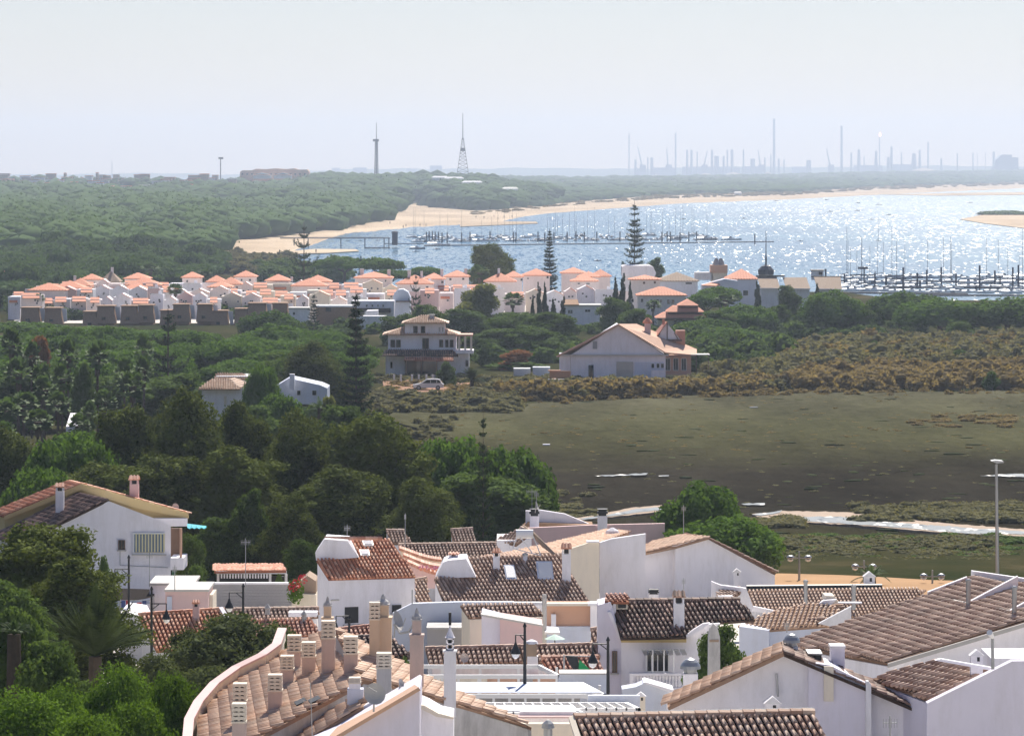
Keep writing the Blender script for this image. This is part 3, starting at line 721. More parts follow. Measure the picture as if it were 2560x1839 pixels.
def window(par, px0, py0, px1, py1, D, fm='steelwhite', pm='glass', bars=1, sill=True, name='window'):
    """frame proud of the wall face at D, pane set back inside it"""
    a, b = W(px0, py0, D), W(px1, py1, D); x0, x1, z1, z0 = a.x, b.x, a.z, b.z; y = D - 0.07; t_ = max(0.045, min(0.08, (x1 - x0) * 0.08)); mb = MB()
    mb.box(((x0 + x1) / 2, y, z1 - t_ / 2), (x1 - x0, 0.1, t_)); mb.box(((x0 + x1) / 2, y, z0 + t_ / 2), (x1 - x0, 0.1, t_))
    mb.box((x0 + t_ / 2, y, (z0 + z1) / 2), (t_, 0.1, z1 - z0 - 2 * t_)); mb.box((x1 - t_ / 2, y, (z0 + z1) / 2), (t_, 0.1, z1 - z0 - 2 * t_))
    for i in range(bars):
        xx = x0 + (x1 - x0) * (i + 1) / (bars + 1); mb.box((xx, y, (z0 + z1) / 2), (t_ * 0.6, 0.06, z1 - z0 - 2 * t_))
    w_ = mb.build(name, M[fm], par)
    o = MB().box(((x0 + x1) / 2, D - 0.025, (z0 + z1) / 2), (x1 - x0 - t_, 0.04, z1 - z0 - t_)).build('pane', M[pm], par); o.parent = w_
    if sill:
        s = MB().box(((x0 + x1) / 2, y - 0.06, z0 - 0.05), (x1 - x0 + 0.16, 0.2, 0.08)).build('sill', M['cap'], par); s.parent = w_
    return w_
def cchild(o, par): o.parent = par; return o
def chimney(par, px, top, bot, w, D, style='tile', m='white', roofm='t_red', label=None):
    """a chimney standing at distance D; w in photo pixels"""
    a, b = W(px, top, D), W(px, bot, D); x, z1, z0 = a.x, a.z, b.z - 0.5; s = w * D / F; h = a.z - b.z; mb = MB(); cap = MB(); cm = roofm
    if style == 'slot':
        ch = min(0.62, h * 0.45); mb.box((x, D, (z0 + z1 - ch) / 2), (s, s, z1 - ch - z0)); c = mb.build('chimney', M[m], par)
        cap.box((x, D, z1 - ch + 0.03), (s * 1.12, s * 1.12, 0.06))
        for k in range(4):
            zz = z1 - ch + 0.06 + (ch - 0.06) * (k + 0.72) / 4; cap.box((x, D, zz), (s * 1.04, s * 1.04, (ch - .06) / 4 * 0.72))
        for sx in (-1, 0, 1):
            for sy in (-1, 1): cap.box((x + sx * s * 0.42, D + sy * s * 0.42, z1 - ch / 2), (s * 0.16, s * 0.12, ch - 0.02))
        mb2 = MB().box((x, D, z1 - ch / 2), (s * 0.5, s * 0.5, ch * 0.9)); cchild(mb2.build('flue', M['dark'], par), c); cm = 'cream'
    elif style == 'spire':
        z = z0; hh = z1 - z0; mb.box((x, D, z0 + hh * 0.35), (s, s, hh * 0.70)); mb.box((x, D, z0 + hh * 0.71), (s * 1.1, s * 1.1, hh * 0.02))
        mb.box((x, D, z0 + hh * 0.79), (s * 0.66, s * 0.66, hh * 0.15)); c = mb.build('chimney', M[m], par)
        cap.box((x, D, z0 + hh * 0.872), (s * 0.78, s * 0.78, hh * 0.018)); cap.lathe((x, D, z0 + hh * 0.88), [(s * 0.40, 0), (s * 0.34, hh * 0.03), (s * 0.16, hh * 0.06), (s * 0.12, hh * 0.09), (s * 0.03, hh * 0.12)], 8); cm = 'greywall'
    elif style == 'lantern':
        hh = z1 - z0; mb.box((x, D, z0 + hh * 0.31), (s, s, hh * 0.62)); mb.box((x, D, z0 + hh * 0.63), (s * 1.18, s * 1.18, hh * 0.015)); c = mb.build('chimney', M[m], par)
        for k in range(3): cap.box((x, D, z0 + hh * (0.65 + 0.05 * k)), (s * 0.66, s * 0.66, hh * 0.014))
        for sx in (-1, 1):
            for sy in (-1, 1): cap.box((x + sx * s * .28, D + sy * s * .28, z0 + hh * 0.70), (s * .1, s * .1, hh * 0.12))
        cap.lathe((x, D, z0 + hh * 0.76), [(s * 0.45, 0), (s * 0.36, hh * 0.01), (s * 0.14, hh * 0.07), (s * .05, hh * 0.11), (s * .09, hh * .115), (s * .05, hh * .125)], 10); cm = 'white'
        cchild(MB().tube((x, D, z0 + hh * 0.88), (x, D, z1), 0.05, 0.05).build('finial', M['dark'], par), c)
        cchild(MB().box((x, D, z0 + hh * 0.70), (s * .3, s * .3, hh * 0.10)).build('flue', M['dark'], par), c)
    elif style == 'dome':
        hh = z1 - z0; r_ = s * 0.72; mb.box((x, D, z0 + (hh - r_ * 1.5) / 2), (s, s, hh - r_ * 1.5)); c = mb.build('chimney', M[m], par)
        cap.lathe((x, D, z1 - r_ * 1.5), [(s * .45, 0), (s * .45, r_ * .4)], 12); cap.lathe((x, D, z1 - r_ * 1.05), [(r_, 0), (r_ * .96, r_ * .3), (r_ * .78, r_ * .62), (r_ * .5, r_ * .88), (r_ * .15, r_ * 1.04)], 16); cm = 'metal'
    elif style == 'black':
        ch = min(0.5, h * 0.4); mb.box((x, D, (z0 + z1 - ch) / 2), (s, s, z1 - ch - z0)); c = mb.build('chimney', M[m], par)
        cap.box((x, D, z1 - ch * .5), (s * 0.8, s * 0.8, ch)); cap.box((x, D, z1 - ch * .5), (s * 1.1, s * 1.1, ch * .3)); cap.box((x, D, z1), (s * 1.05, s * 1.05, 0.05)); cm = 'dark'
    elif style == 'pipe':
        mb.tube((x, D, z0), (x, D, z1 - .1), s * .5, s * .5, 10); c = mb.build('chimney', M[m], par); cap.lathe((x, D, z1 - .12), [(s * .62, 0), (s * .62, .1), (s * .3, .16)], 10); cm = 'metal'
    elif style == 'house':
        mb.box((x, D, (z0 + z1 - s * .5) / 2), (s, s * .8, z1 - s * .5 - z0)); 
        c = mb.build('chimney', M[m], par); q = s * .62; zt = z1 - s * .5
        cap.prism([(x - q, D - s * .5, zt), (x + q, D - s * .5, zt), (x, D - s * .5, z1)], (0, s, 0)); cm = 'white2'
        cchild(MB().box((x + s * .12, D - s * .405, zt - s * .28), (s * .22, .03, s * .35)).build('flue', M['dark'], par), c)
    else:
        ch = min(0.55, h * 0.35); mb.box((x, D, (z0 + z1 - ch) / 2), (s, s, z1 - ch - z0))
        for sx in (-1, 1):
            for sy in (-1, 1): mb.box((x + sx * s * .4, D + sy * s * .4, z1 - ch * .72), (s * .16, s * .16, ch * .56))
        c = mb.build('chimney', M[m], par); cchild(MB().box((x, D, z1 - ch * .7), (s * .5, s * .5, ch * .5)).build('flue', M['dark'], par), c)
        q = s * 0.62; zt = z1 - ch * .45
        cap.prism([(x - q, D - q, zt), (x + q, D - q, zt), (x + q * .9, D, z1), (x - q * .9, D, z1)], (0, 0, 0.05)); cap.prism([(x - q * .9, D, z1), (x + q * .9, D, z1), (x + q, D + q, zt), (x - q, D + q, zt)], (0, 0, .05))
        for i in range(3): cap.tube((x + (i - 1) * q * .62, D - q * 1.02, zt + .05), (x + (i - 1) * q * .6, D, z1 + .06), .07, .06, 6)
    cchild(cap.build('chimney_cap', M[cm], par), c)
    if label: c['label'] = label
    return c
def standing(px, py, pl): return hitp(px, py, pl).y
def dish(par, px, py, r, D, az=25):
    c = W(px, py, D); rad = r * D / F; d = Vector((math.sin(R(az)), -math.cos(R(az)), 0.35)).normalized(); a = d.orthogonal().normalized(); b = d.cross(a)
    V, Fq = [c - d * rad * .28], []
    for k, q in ((1, .5), (2, 1.0)):
        for i in range(14):
            t_ = 2 * math.pi * i / 14; V.append(c + (a * math.cos(t_) + b * math.sin(t_)) * rad * q - d * rad * .28 * (1 - q * q))
    for i in range(14):
        j = (i + 1) % 14; Fq.append((0, 1 + i, 1 + j)); Fq.append((1 + i, 15 + i, 15 + j, 1 + j))
    mb = MB().arr(V, Fq); mb.tube(c - d * rad * .3, c - d * rad * .5 + Vector((0, 0, -rad * 1.5)), .035, .035, 5); mb.tube(c - b * rad * .9, c + d * rad * .8, .02, .02, 4)
    return mb.build('satellite_dish', M['cap'], par, False)
def antenna(px, top, bot, D, label, w=26):
    a, b = W(px, top, D), W(px, bot, D); o = thing('tv_antenna', label, 'antenna', tuple(b)); mb = MB().tube(b, a, .03, .02, 5).build('mast', M['metal'], o)
    h = MB(); s = w * D / F / 2; z = a.z - .25; h.tube((a.x - s, D, z), (a.x + s, D, z), .018, .018, 4)
    for i in range(6):
        xx = a.x - s + 2 * s * i / 5; h.tube((xx, D - .05, z - .16), (xx, D - .05, z + .16), .012, .012, 4)
    h.build('aerial', M['metal'], o); return o

# ================================================================ village between the gardens and the bay
def hip(px, peak, eave, hw, bot, D, dep, label, roofm='terr', wm='rosewhite', wins=(), name='village_house', chim=(), z0=None):
    x = (px - CX) * D / F; w_ = hw * D / F; ze = H - (eave - HY) * D / F; zt = H - (peak - HY) * (D + dep / 2) / F; zb = 0.5
    o = thing(name, label, 'house', (x, D + dep / 2, zb), 'white houses of the bayside village'); ov = 0.45
    MB().box((x, D + dep / 2, (zb + ze) / 2), (2 * w_ - 2 * ov, dep - ov, ze - zb)).build('wall', M[wm], o)
    a, b = Vector((x - w_, D - .2, ze)), Vector((x + w_, D - .2, ze)); c, d = Vector((x + w_, D + dep, ze)), Vector((x - w_, D + dep, ze)); rr = max(0.05, w_ - dep * .55)
    e, f = Vector((x - rr, D + dep / 2, zt)), Vector((x + rr, D + dep / 2, zt)); mb = MB()
    mb.arr([a, b, c, d, e, f] + [p - Vector((0, 0, .16)) for p in (a, b, c, d)], [(0, 1, 5, 4), (1, 2, 5), (2, 3, 4, 5), (3, 0, 4), (0, 6, 7, 1), (1, 7, 8, 2), (2, 8, 9, 3), (3, 9, 6, 0), (9, 8, 7, 6)])
    rf = mb.build('roof', M[roofm], o)
    rb = MB()
    n = max(4, int(2 * w_ / 0.62))
    for i in range(n):
        t_ = (i + .5) / n; p = a.lerp(b, t_); top = zt - .02; yy = D + dep / 2; xe = p.x
        lim = min(1.0, min(t_, 1 - t_) * 2 * w_ / max(.1, w_ - rr)); q = p.lerp(Vector((p.x, yy, zt)), lim)
        rb.tube(p + Vector((0, 0, .04)), q + Vector((0, 0, .04)), .10, .10, 4)
    k = rb.build('tile_ridges', M[roofm], o); k.parent = rf; k['kind'] = 'stuff'
    for (wx, wy, ww, wh) in wins:
        window(o, wx - ww / 2, wy - wh / 2, wx + ww / 2, wy + wh / 2, D + ov / 2 - .01, 'white2', 'glass', 0, False)
    for (cx_, ct, cw) in chim:
        xx = (cx_ - CX) * D / F; zt2 = H - (ct - HY) * D / F; s = cw * D / F
        c = MB().box((xx, D + dep * .5, (zt2 + ze) / 2), (s, s, zt2 - ze + .8)).build('chimney', M['white2'], o); cchild(MB().box((xx, D + dep * .5, zt2 + .08), (s * 1.2, s * 1.2, .16)).build('chimney_cap', M['cap'], o), c)
    return o
T0 = 'white village house with orange hip roof'
hl = [
 (117, 707, 725, 50, 750, 880, 8, 'low white house with broad orange hip roof at the left end of the village', (), ()),
 (170, 701, 720, 44, 750, 905, 8, 'white house with orange hip roof just behind the leftmost hip roof', ((181, 727, 8, 8),), ()),
 (197, 695, 714, 30, 750, 925, 7, 'narrow orange roofed white house with a small square orange chimney top', (), ((183, 694, 6),)),
 (226, 684, 698, 27, 740, 965, 7, 'tall narrow white house with peaked dark orange roof, left of the thatched tower roof', ((216, 708, 5, 6), (236, 708, 5, 6)), ()),
 (341, 681, 696, 34, 740, 975, 8, 'white house whose dark orange roof rises highest behind three overlapping roofs', (), ()),
 (357, 693, 712, 46, 750, 935, 8, 'white house with wide orange hip roof, second of three overlapping roofs', (), ()),
 (336, 707, 723, 36, 750, 902, 7, 'white house with orange hip roof, frontmost of three overlapping roofs', ((325, 733, 8, 7), (340, 733, 5, 5)), ()),
 (478, 679, 693, 27, 722, 965, 7, 'tall white house with dark orange peaked roof behind a pale palm crown', ((468, 703, 5, 6), (489, 703, 6, 6)), ()),
 (539, 688, 704, 26, 740, 945, 7, 'white house with orange roof, left of a pair of taller peaked houses', (), ()),
 (575, 692, 710, 30, 750, 932, 7, 'white house with orange roof and one round window beside the tall square tower house', ((592, 719, 7, 7),), ()),
 (549, 703, 717, 33, 752, 905, 7, 'white house with low orange hip roof and arched white front', (), ()),
 (612, 676, 691, 30, 725, 970, 7, 'tall white tower house with dark orange roof and two small windows above the beach', ((604, 700, 5, 6), (625, 700, 6, 6)), ()),
 (693, 685, 701, 33, 735, 948, 8, 'white house with shallow brownish roof below the small spreading norfolk pine', ((689, 711, 6, 6), (714, 710, 6, 5)), ((727, 697, 6),)),
 (793, 687, 704, 36, 740, 950, 8, 'white house with orange roof half hidden behind a broader orange hip roof', (), ()),
 (772, 695, 714, 47, 745, 918, 8, 'broad white house with orange hip roof and single window, right of the small norfolk pine', ((797, 722, 6, 5),), ()),
 (933, 679, 694, 50, 725, 955, 9, 'large white house with orange roof and a white chimney at either end', ((923, 708, 6, 6), (948, 708, 6, 6), (964, 702, 4, 5)), ((903, 677, 9), (971, 679, 8))),
 (1036, 687, 709, 48, 740, 918, 9, 'white house with long orange roof behind the tiered norfolk pine', ((1068, 718, 7, 6),), ((1022, 680, 8), (1053, 683, 6))),
 (1084, 682, 697, 30, 725, 948, 8, 'white house with orange roof between two larger orange roofed houses', ((1106, 705, 7, 7),), ((1104, 677, 7),)),
 (1142, 675, 691, 34, 722, 965, 8, 'white house with orange hip roof left of the big round dark tree', ((1126, 698, 6, 6), (1158, 697, 6, 6)), ((1164, 676, 7),)),
 (1250, 682, 703, 42, 740, 922, 8, 'white house with ribbed orange roof right of the big round dark tree', (), ((1247, 676, 6),)),
 (1284, 677, 692, 26, 720, 948, 7, 'small orange roof tucked behind the house right of the big round tree', ((1304, 699, 6, 6),), ()),
 (1341, 671, 688, 38, 725, 960, 8, 'white house with orange roof over a wide pale archway', ((1320, 696, 4, 4), (1369, 693, 6, 6)), ()),
 (1434, 668, 682, 34, 712, 965, 8, 'white house with peaked orange roof directly below the bay, right of the archway house', (), ()),
 (1472, 678, 692, 30, 720, 950, 7, 'white house with orange roof set between two peaked neighbours', (), ()),
 (1461, 688, 702, 36, 745, 928, 8, 'white house with orange hip roof and a row of small windows', ((1447, 709, 6, 4), (1470, 709, 10, 4)), ()),
 (1502, 673, 690, 28, 730, 970, 7, 'white house with orange roof left of the tall dense norfolk pine', (), ()),
 (1613, 687, 698, 42, 738, 862, 7, 'white tower house with shallow orange roof rising behind a lower orange hip roof', ((1610, 707, 6, 6), (1637, 706, 6, 6)), ()),
 (1655, 716, 738, 64, 782, 832, 9, 'large white villa with orange hip roof and paired dark windows right of the cypress clump', ((1581, 751, 7, 9), (1605, 751, 7, 9), (1644, 752, 8, 9), (1652, 752, 6, 9), (1671, 754, 8, 12), (1682, 754, 8, 12)), ()),
]
for (px, pk, ev, hw, bt, D, dep, lb, wn, chm) in hl:
    hip(px, pk, ev, hw, bt, D, dep, lb, wins=wn, chim=chm)
o = hip(274, 677, 704, 26, 740, 978, 7, 'house with steep grey thatched roof and tan chimney among orange roofs', 'terrgrey', 'white2', chim=((277, 673, 6),))
o = hip(1694, 680, 702, 55, 740, 905, 10, 'long beige roofed white building beside the boatyard with one roof hatch', 'terrgrey', 'white', wins=((1722, 708, 17, 5),))
# orange gable house, twin-coned tower, three-bay building
o = hip(1857, 672, 697, 42, 745, 908, 11, 'pale blue sided gable house with orange roof left of the three bay building', 'terr', 'blue', wins=((1864, 732, 14, 14),))
o = house('village_house', 'low white lean-to house with peach sloping roof above the dark round pines', 'house', 1782, 712, 885, 'white houses of the bayside village')
roof3(o, P3([(1753, 712, 880), (1812, 695, 886), (1845, 700, 890), (1790, 714, 880)]), 'terr', mode='plain'); wallpx(o, [(1755, 712), (1812, 697), (1845, 702), (1845, 760), (1755, 760)], 882, 'blue', 5)
o = thing('watchtower', 'pale stone tower with two pointed grey cones by the water', 'tower', tuple(G(1797, 770, .6)), None); o['o'] = tuple(o.location)
bx(1779, 681, 1818, 760, 950, 5).build('wall', M['cream'], o); c = MB()
c.lathe(W(1790, 664, 952.5), [(.01, 0), (.01, .01)], 4)
for cx_, tp in ((1791, 644), (1802, 646)):
    b0 = W(cx_, 663, 952); c.lathe(b0, [(1.0, 0), (.75, .8), (.3, 1.7), (.06, W(cx_, tp, 952).z - b0.z)], 10)
c.build('cone_roof', M['hazyconcrete'], o); bx(1777, 663, 1819, 682, 949.6, 5.6).build('parapet', M['peach'], o)
bx(1738, 681, 1782, 700, 950, 6).build('annex', M['white2'], o)
o = house('boatyard_building', 'long building of three beige roofed bays with pale gutter, beside the marina', 'building', 2000, 700, 882)
for i, (a, b, t_) in enumerate(((1893, 1953, 691), (1957, 2028, 693), (2035, 2107, 692))):
    roof3(o, P3([(a + 8, 719 + i, 880), (b - 2, 720 + i, 880), (b - 12 if i < 2 else b - 6, t_, 886), (a, t_, 886)]), 'terrgrey', mode='plain'); bx(a + 8, 720 + i, b - 2, 722 + i, 879.7, .3).build('gutter', M['white'], o)
    bx(a + 10, 721 + i, b - 4, 770, 880.5, 5.5).build('wall', M['white2'], o)
bx(1890, 688, 1962, 692, 885.6, .5).build('ridge', M['dark'], o); bx(2028, 690, 2104, 692.5, 886.2, .5).build('ridge', M['dark'], o)
o = thing('kiosk', 'small flat roofed hut standing behind the ridge of the three bay building', 'hut', tuple(G(2045, 765, .6)))
bx(2030, 677, 2059, 700, 905, 3).build('wall', M['blue'], o); bx(2028, 674, 2061, 677.5, 904.7, 3.6).build('roof', M['cap'], o); window(o, 2046, 679, 2056, 688, 904.98, 'white2', 'glass', 0, False)
o = thing('warehouse', 'long white barrel roofed shed between the tall norfolk pine and the village', 'shed', tuple(G(1598, 770, .6)))
mb = MB(); q = [W(1560 + 78 * i / 10, 680, 985) for i in range(11)]
mb.prism([W(1556, 690, 985), W(1638, 690, 985), W(1640, 682, 985), W(1634, 668, 985), W(1626, 664, 985), W(1562, 664, 985), W(1556, 667, 985)], (0, 14, 0)); mb.build('roof', M['white'], o); bx(1558, 688, 1636, 750, 986, 12).build('wall', M['white2'], o)
# radio mast with pod
o = thing('signal_mast', 'thin dark mast with a dark rounded pod low on its stem, behind the village', 'mast', tuple(W(1915, 745, 1015)))
b0 = W(1915, 745, 1015); MB().tube(b0, W(1915, 640, 1015), .35, .22, 6).tube(W(1915, 640, 1015), W(1915, 577, 1015), .14, .08, 5).build('mast', M['pile'], o)
MB().lathe(W(1915, 692, 1015), [(.8, 0), (2.0, .6), (2.1, 1.8), (1.2, 2.8), (.3, 3.2)], 10).build('pod', M['pile'], o)
# three-tier pagoda roof
o = thing('pavilion', 'pavilion with three stacked orange skirt roofs below the hip roofed villa', 'pavilion', tuple(W(1700, 800, 775)))
for (cx_, a, b, e, f, D) in ((1719, 14, 26, 748, 762, 776), (1712, 30, 48, 764, 778, 775), (1703, 44, 66, 780, 793, 774)):
    q0, q1 = W(cx_, f, D), W(cx_, e, D); k = D / F; s0, s1 = b * k, a * k * (0.1 if e == 748 else 1)
    MB().arr([(q0.x - s0, D - 3.2, q0.z), (q0.x + s0, D - 3.2, q0.z), (q0.x + s0, D + 4, q0.z), (q0.x - s0, D + 4, q0.z), (q0.x - s1, D - 1, q1.z), (q0.x + s1, D - 1, q1.z), (q0.x + s1, D + 2, q1.z), (q0.x - s1, D + 2, q1.z)],
             [(0, 1, 5, 4), (1, 2, 6, 5), (2, 3, 7, 6), (3, 0, 4, 7), (4, 5, 6, 7), (3, 2, 1, 0)]).build('roof', M['terr'], o)
    MB().box((q0.x, D + .4, q0.z - .25), (s0 * 1.8, 6.4, .5)).build('eave_band', M['wood'], o)
bx(1645, 794, 1762, 815, 772, 8).build('wall', M['cream'], o); window(o, 1684, 796, 1702, 806, 771.98, 'white2', 'glass', 0, False)

# terraces filling the middle rows
kinds = ['with small orange lean-to roof', 'with flat roof and parapet', 'with plain white gable', 'with orange edged terrace']
rowdef = [('back', 940, 708, 742, 70, 1240), ('middle', 893, 722, 760, 30, 1580), ('front', 866, 738, 775, 20, 900)]
rr_ = random.Random(5); cnt = 0
_o1 = 'first second third fourth fifth sixth seventh eighth ninth tenth eleventh twelfth thirteenth fourteenth fifteenth sixteenth seventeenth eighteenth nineteenth twentieth'.split()
def ordw(k): return _o1[k - 1] if k <= 20 else (('twenty-' + _o1[k - 21]) if k < 30 else ('thirtieth' if k == 30 else ('thirty-' + _o1[k - 31] if k < 40 else 'fortieth')))
for rn, D, t0, bt, xa, xb in rowdef:
    px = xa; k = 0
    while px < xb:
        w_ = rr_.uniform(30, 54); D2 = D + rr_.uniform(-9, 9); top = t0 + rr_.uniform(-2, 13); ty = rr_.choice([0, 0, 0, 1, 2, 2, 3]); k += 1
        if rn == 'middle' and 1160 < px < 1200: px += w_; continue
        o = thing('terraced_house', 'white terraced house %s, %s from left in %s row' % (kinds[ty], ordw(k), rn), 'house', (((px + w_ / 2) - CX) * D2 / F, D2 + 3, .5), 'white terraced houses of the village')
        wm = rr_.choice(['white', 'rosewhite', 'rosewhite', 'white', 'cream', 'pink'])
        bx(px, top, px + w_ - 2, bt + 40, D2, 6).build('wall', M[wm], o)
        if ty == 0:
            a = px + rr_.uniform(0, w_ * .3); b = px + w_ - rr_.uniform(2, w_ * .3)
            roof3(o, P3([(a, top + 7, D2 - 1.4), (b, top + 7, D2 - 1.4), (b, top - 6, D2 + 1.6), (a, top - 6, D2 + 1.6)]), 'terr', mode='plain')
        elif ty == 1: bx(px + 1, top - 3, px + w_ - 3, top, D2 - .1, .3).build('parapet', M['white2'], o); bx(px + w_ * .6, top - 10, px + w_ * .6 + 7, top, D2 + 2, .7).build('chimney', M['white'], o)
        elif ty == 2:
            wallpx(o, [(px + 2, top + 1), (px + w_ * .5, top - 9), (px + w_ - 4, top + 1)], D2 - .02, wm, 5.9, 'gable'); 
            roof3(o, P3([(px + w_ - 1, top + 1, D2 - .3), (px + w_ - 1, top + .6, D2 + 6), (px + w_ * .5, top - 10.5, D2 + 6), (px + w_ * .5, top - 10, D2 - .3)]), 'terr', mode='plain')
        else: bx(px + 3, top + 9, px + w_ * .7, top + 15, D2 - .35, .36).build('ledge', M['terr'], o)
        for q in range(rr_.randint(2, 4)):
            wx = px + 6 + rr_.random() * (w_ - 18); wy = top + 8 + rr_.random() * 10
            window(o, wx, wy, wx + 5, wy + 5, D2 - .001, 'white2', 'glass', 0, False)
        px += w_; cnt += 1
# front row: steep brown roofed houses with white party walls
br = [(54, 95, 768, 'at the left end of the row'), (113, 150, 769, 'second from the left, beside a pale blue party wall'), (209, 238, 778, 'with a low broad top beside a dark court'), (244, 283, 764, 'with the dark gap on its right side'), (304, 340, 764, 'left of the open roofed court'), (348, 380, 762, 'set back with a dark opening below'),
      (402, 432, 775, 'low one behind the umbrella shaped pine'), (434, 470, 760, 'with a deep shadow to its right'), (494, 528, 760, 'long sloping side running right'), (530, 566, 776, 'lower wing with a dark end wall'), (588, 616, 771, 'just above the big round pine'), (622, 662, 757, 'right of a small white wedge'), (682, 716, 757, 'rightmost of the steep brown roofs')]
for a, b, t_, lb in br:
    D = 835; sl = 6; o = thing('brown_roofed_house', 'house with steep brown front roof, ' + lb, 'house', (((a + b) / 2 - CX) * D / F, D + 3, .5), 'steep brown roofed houses of the front row')
    roof3(o, P3([(a - 4, t_ + 44, D - 1.5), (b + 8, t_ + 44, D - 1.5), (b, t_ + 3, D), (a, t_ + 3, D)]), 'brick', mode='plain', thick=.2)
    bx(a - 3, t_, b + 3, t_ + 3, D - .35, 5.6).build('coping', M['brick'], o)
    bx(a - 1, t_ + 3, b + 3, t_ + 60, D + .6, 5).build('wall', M['brick'], o)
    wallpx(o, [(b + 4, t_ + 2), (b + 16, t_ + 2), (b + 18, t_ + 34), (b + 10, t_ + 36)], D + .8, 'white', .3, 'party_wall')
    window(o, a + 10, t_ + 28, a + 20, t_ + 36, D - 1.35, 'wood', 'glass', 0, False)
for px, py, w_, lb in ((800, 768, 60, 'wide low brown building with one dark window, right of the brown roof row'),):
    o = house('brown_roofed_house', lb, 'house', 830, 790, 832); bx(790, 767, 886, 830, 832, 7).build('wall', M['brick'], o); bx(786, 764, 890, 768, 831.6, 8).build('coping', M['white2'], o); window(o, 814, 768, 828, 779, 831.98, 'wood', 'glass', 0, False)
o = house('white_shed', 'plain white flat building between brown roofs and the dark garden pines', 'building', 745, 785, 828); bx(722, 772, 772, 830, 828, 6).build('wall', M['white'], o); bx(720, 769, 774, 773, 827.7, 6.6).build('roof', M['cap'], o); window(o, 732, 780, 738, 787, 827.98, 'white2', 'glass', 0, False)
# right-hand front buildings of the village
o = house('white_villa', 'low white villa with brown lean-to roof right of the cypresses', 'house', 1480, 780, 815, 'white houses of the bayside village')
bx(1413, 764, 1502, 812, 815, 8).build('wall', M['white'], o); bx(1411, 762, 1504, 765.5, 814.7, 8.4).build('cornice', M['cap'], o)
roof3(o, P3([(1408, 761, 814), (1448, 761, 814), (1444, 748, 818), (1410, 748, 818)]), 'brick', mode='plain'); window(o, 1419, 774, 1432, 784, 814.98, 'white2', 'glass', 1, False); window(o, 1462, 773, 1476, 780, 814.98, 'white2', 'glass', 1, False)
o = house('white_villa', 'white house with blue arched gable beside the tiered norfolk pine', 'house', 1000, 750, 850, 'white houses of the bayside village')
wallpx(o, [(982, 800), (982, 744), (986, 732), (996, 724), (1008, 723), (1020, 730), (1026, 744), (1026, 800)], 850, 'blue', 6); bx(990, 752, 1030, 755, 849.2, .8).build('beam', M['wood'], o)
o = house('white_villa', 'long white building with four small square openings above dark awning', 'house', 920, 760, 842, 'white houses of the bayside village')
bx(880, 752, 985, 800, 842, 7).build('wall', M['white'], o); bx(862, 771, 976, 782, 839.5, 2.4).build('awning', M['shade'], o)
for q in (917, 931, 945, 958): window(o, q - 2.5, 761, q + 2.5, 767, 841.98, 'white2', 'glass', 0, False)
o = house('white_villa', 'white barrel vaulted roof in front of the dark awning', 'house', 925, 790, 820, 'white houses of the bayside village'); wallpx(o, [(905, 800), (906, 786), (916, 777), (944, 776), (944, 800)], 820, 'white', 6)
bx(890, 790, 965, 830, 812, 4).build('wall', M['white2'], o)

# ================================================================ villas at the marsh edge
pl_w = 620
o = house('gable_villa', 'big white villa with wide shallow gable facing the marsh', 'house', 1570, 900, 617)
vg = thing
V2 = o
wallpx(V2, [(1400, 945), (1400, 888), (1426, 888), (1545, 812), (1664, 888), (1664, 950), (1400, 950)], 617, 'white', 9)
zs = P3([(1390, 889, 616.4), (1545, 809, 616.4), (1590, 809, 626), (1440, 886, 626)]); roof3(V2, zs, 'terr2', mode='plain', thick=.25)
roof3(V2, P3([(1545, 809, 616.4), (1664, 880, 616.4), (1742, 887, 619), (1742, 872, 625), (1592, 809, 626)]), 'terr2', mode='plain', thick=.2)
bx(1400, 886, 1672, 889.5, 616.5, .6).build('string_course', M['cap'], V2)
bx(1426, 889, 1427, 950, 616.8, .3).build('corner', M['cap'], V2)
window(V2, 1481, 852, 1494, 873, 616.98, 'steelwhite', 'hazyconcrete', 0, False, 'vent'); window(V2, 1471, 912, 1484, 946, 616.98, 'shutter', 'glass', 0, False, 'door'); window(V2, 1541, 904, 1583, 944, 616.98, 'metal', 'metal', 3, False, 'garage_door')
bx(1587, 905, 1660, 948, 616.9, .3).build('porch_recess', M['blue'], V2)
for q in (1632, 1645, 1656): window(V2, q - 4, 908, q + 4, 920, 616.88, 'steelwhite', 'glass', 0, False)
bx(1628, 925, 1664, 950, 615.9, .4).build('low_wall', M['white'], V2)
bx(1664, 890, 1728, 938, 619, 6).build('peach_wing', M['peach'], V2)
for q in (1668, 1688, 1708): window(V2, q - 5, 895, q + 8, 926, 618.98, 'steelwhite', 'glass', 1, False)
# chimney and dormer tower
bx(1612, 805, 1627, 850, 622, 1.2).build('chimney', M['pink'], V2); c = MB().lathe(W(1619, 808, 622.6), [(.8, 0), (.75, .3), (.2, .9)], 8).build('chimney_cap', M['terr'], V2)
wallpx(V2, [(1636, 848), (1668, 808), (1702, 850)], 623, 'white', 2.5, 'dormer_gable'); 
for a, b, c_, d in ((1668, 806, 1668, 852), (1650, 832, 1640, 850), (1686, 832, 1698, 852)): MB().tube(W(a, b, 622.9), W(c_, d, 622.9), .1, .1, 4).build('timber', M['wood'], V2)
bx(1640, 848, 1705, 853, 622.7, .4).build('timber', M['wood'], V2)
roof3(V2, P3([(1634, 850, 622.5), (1668, 803, 622.5), (1660, 803, 628), (1630, 838, 628)]), 't_red', mode='plain'); bx(1656, 798, 1662, 812, 624, .5).build('pinnacle', M['t_red'], V2)
bx(1690, 826, 1713, 862, 624, 2).build('side_dormer', M['t_red'], V2)
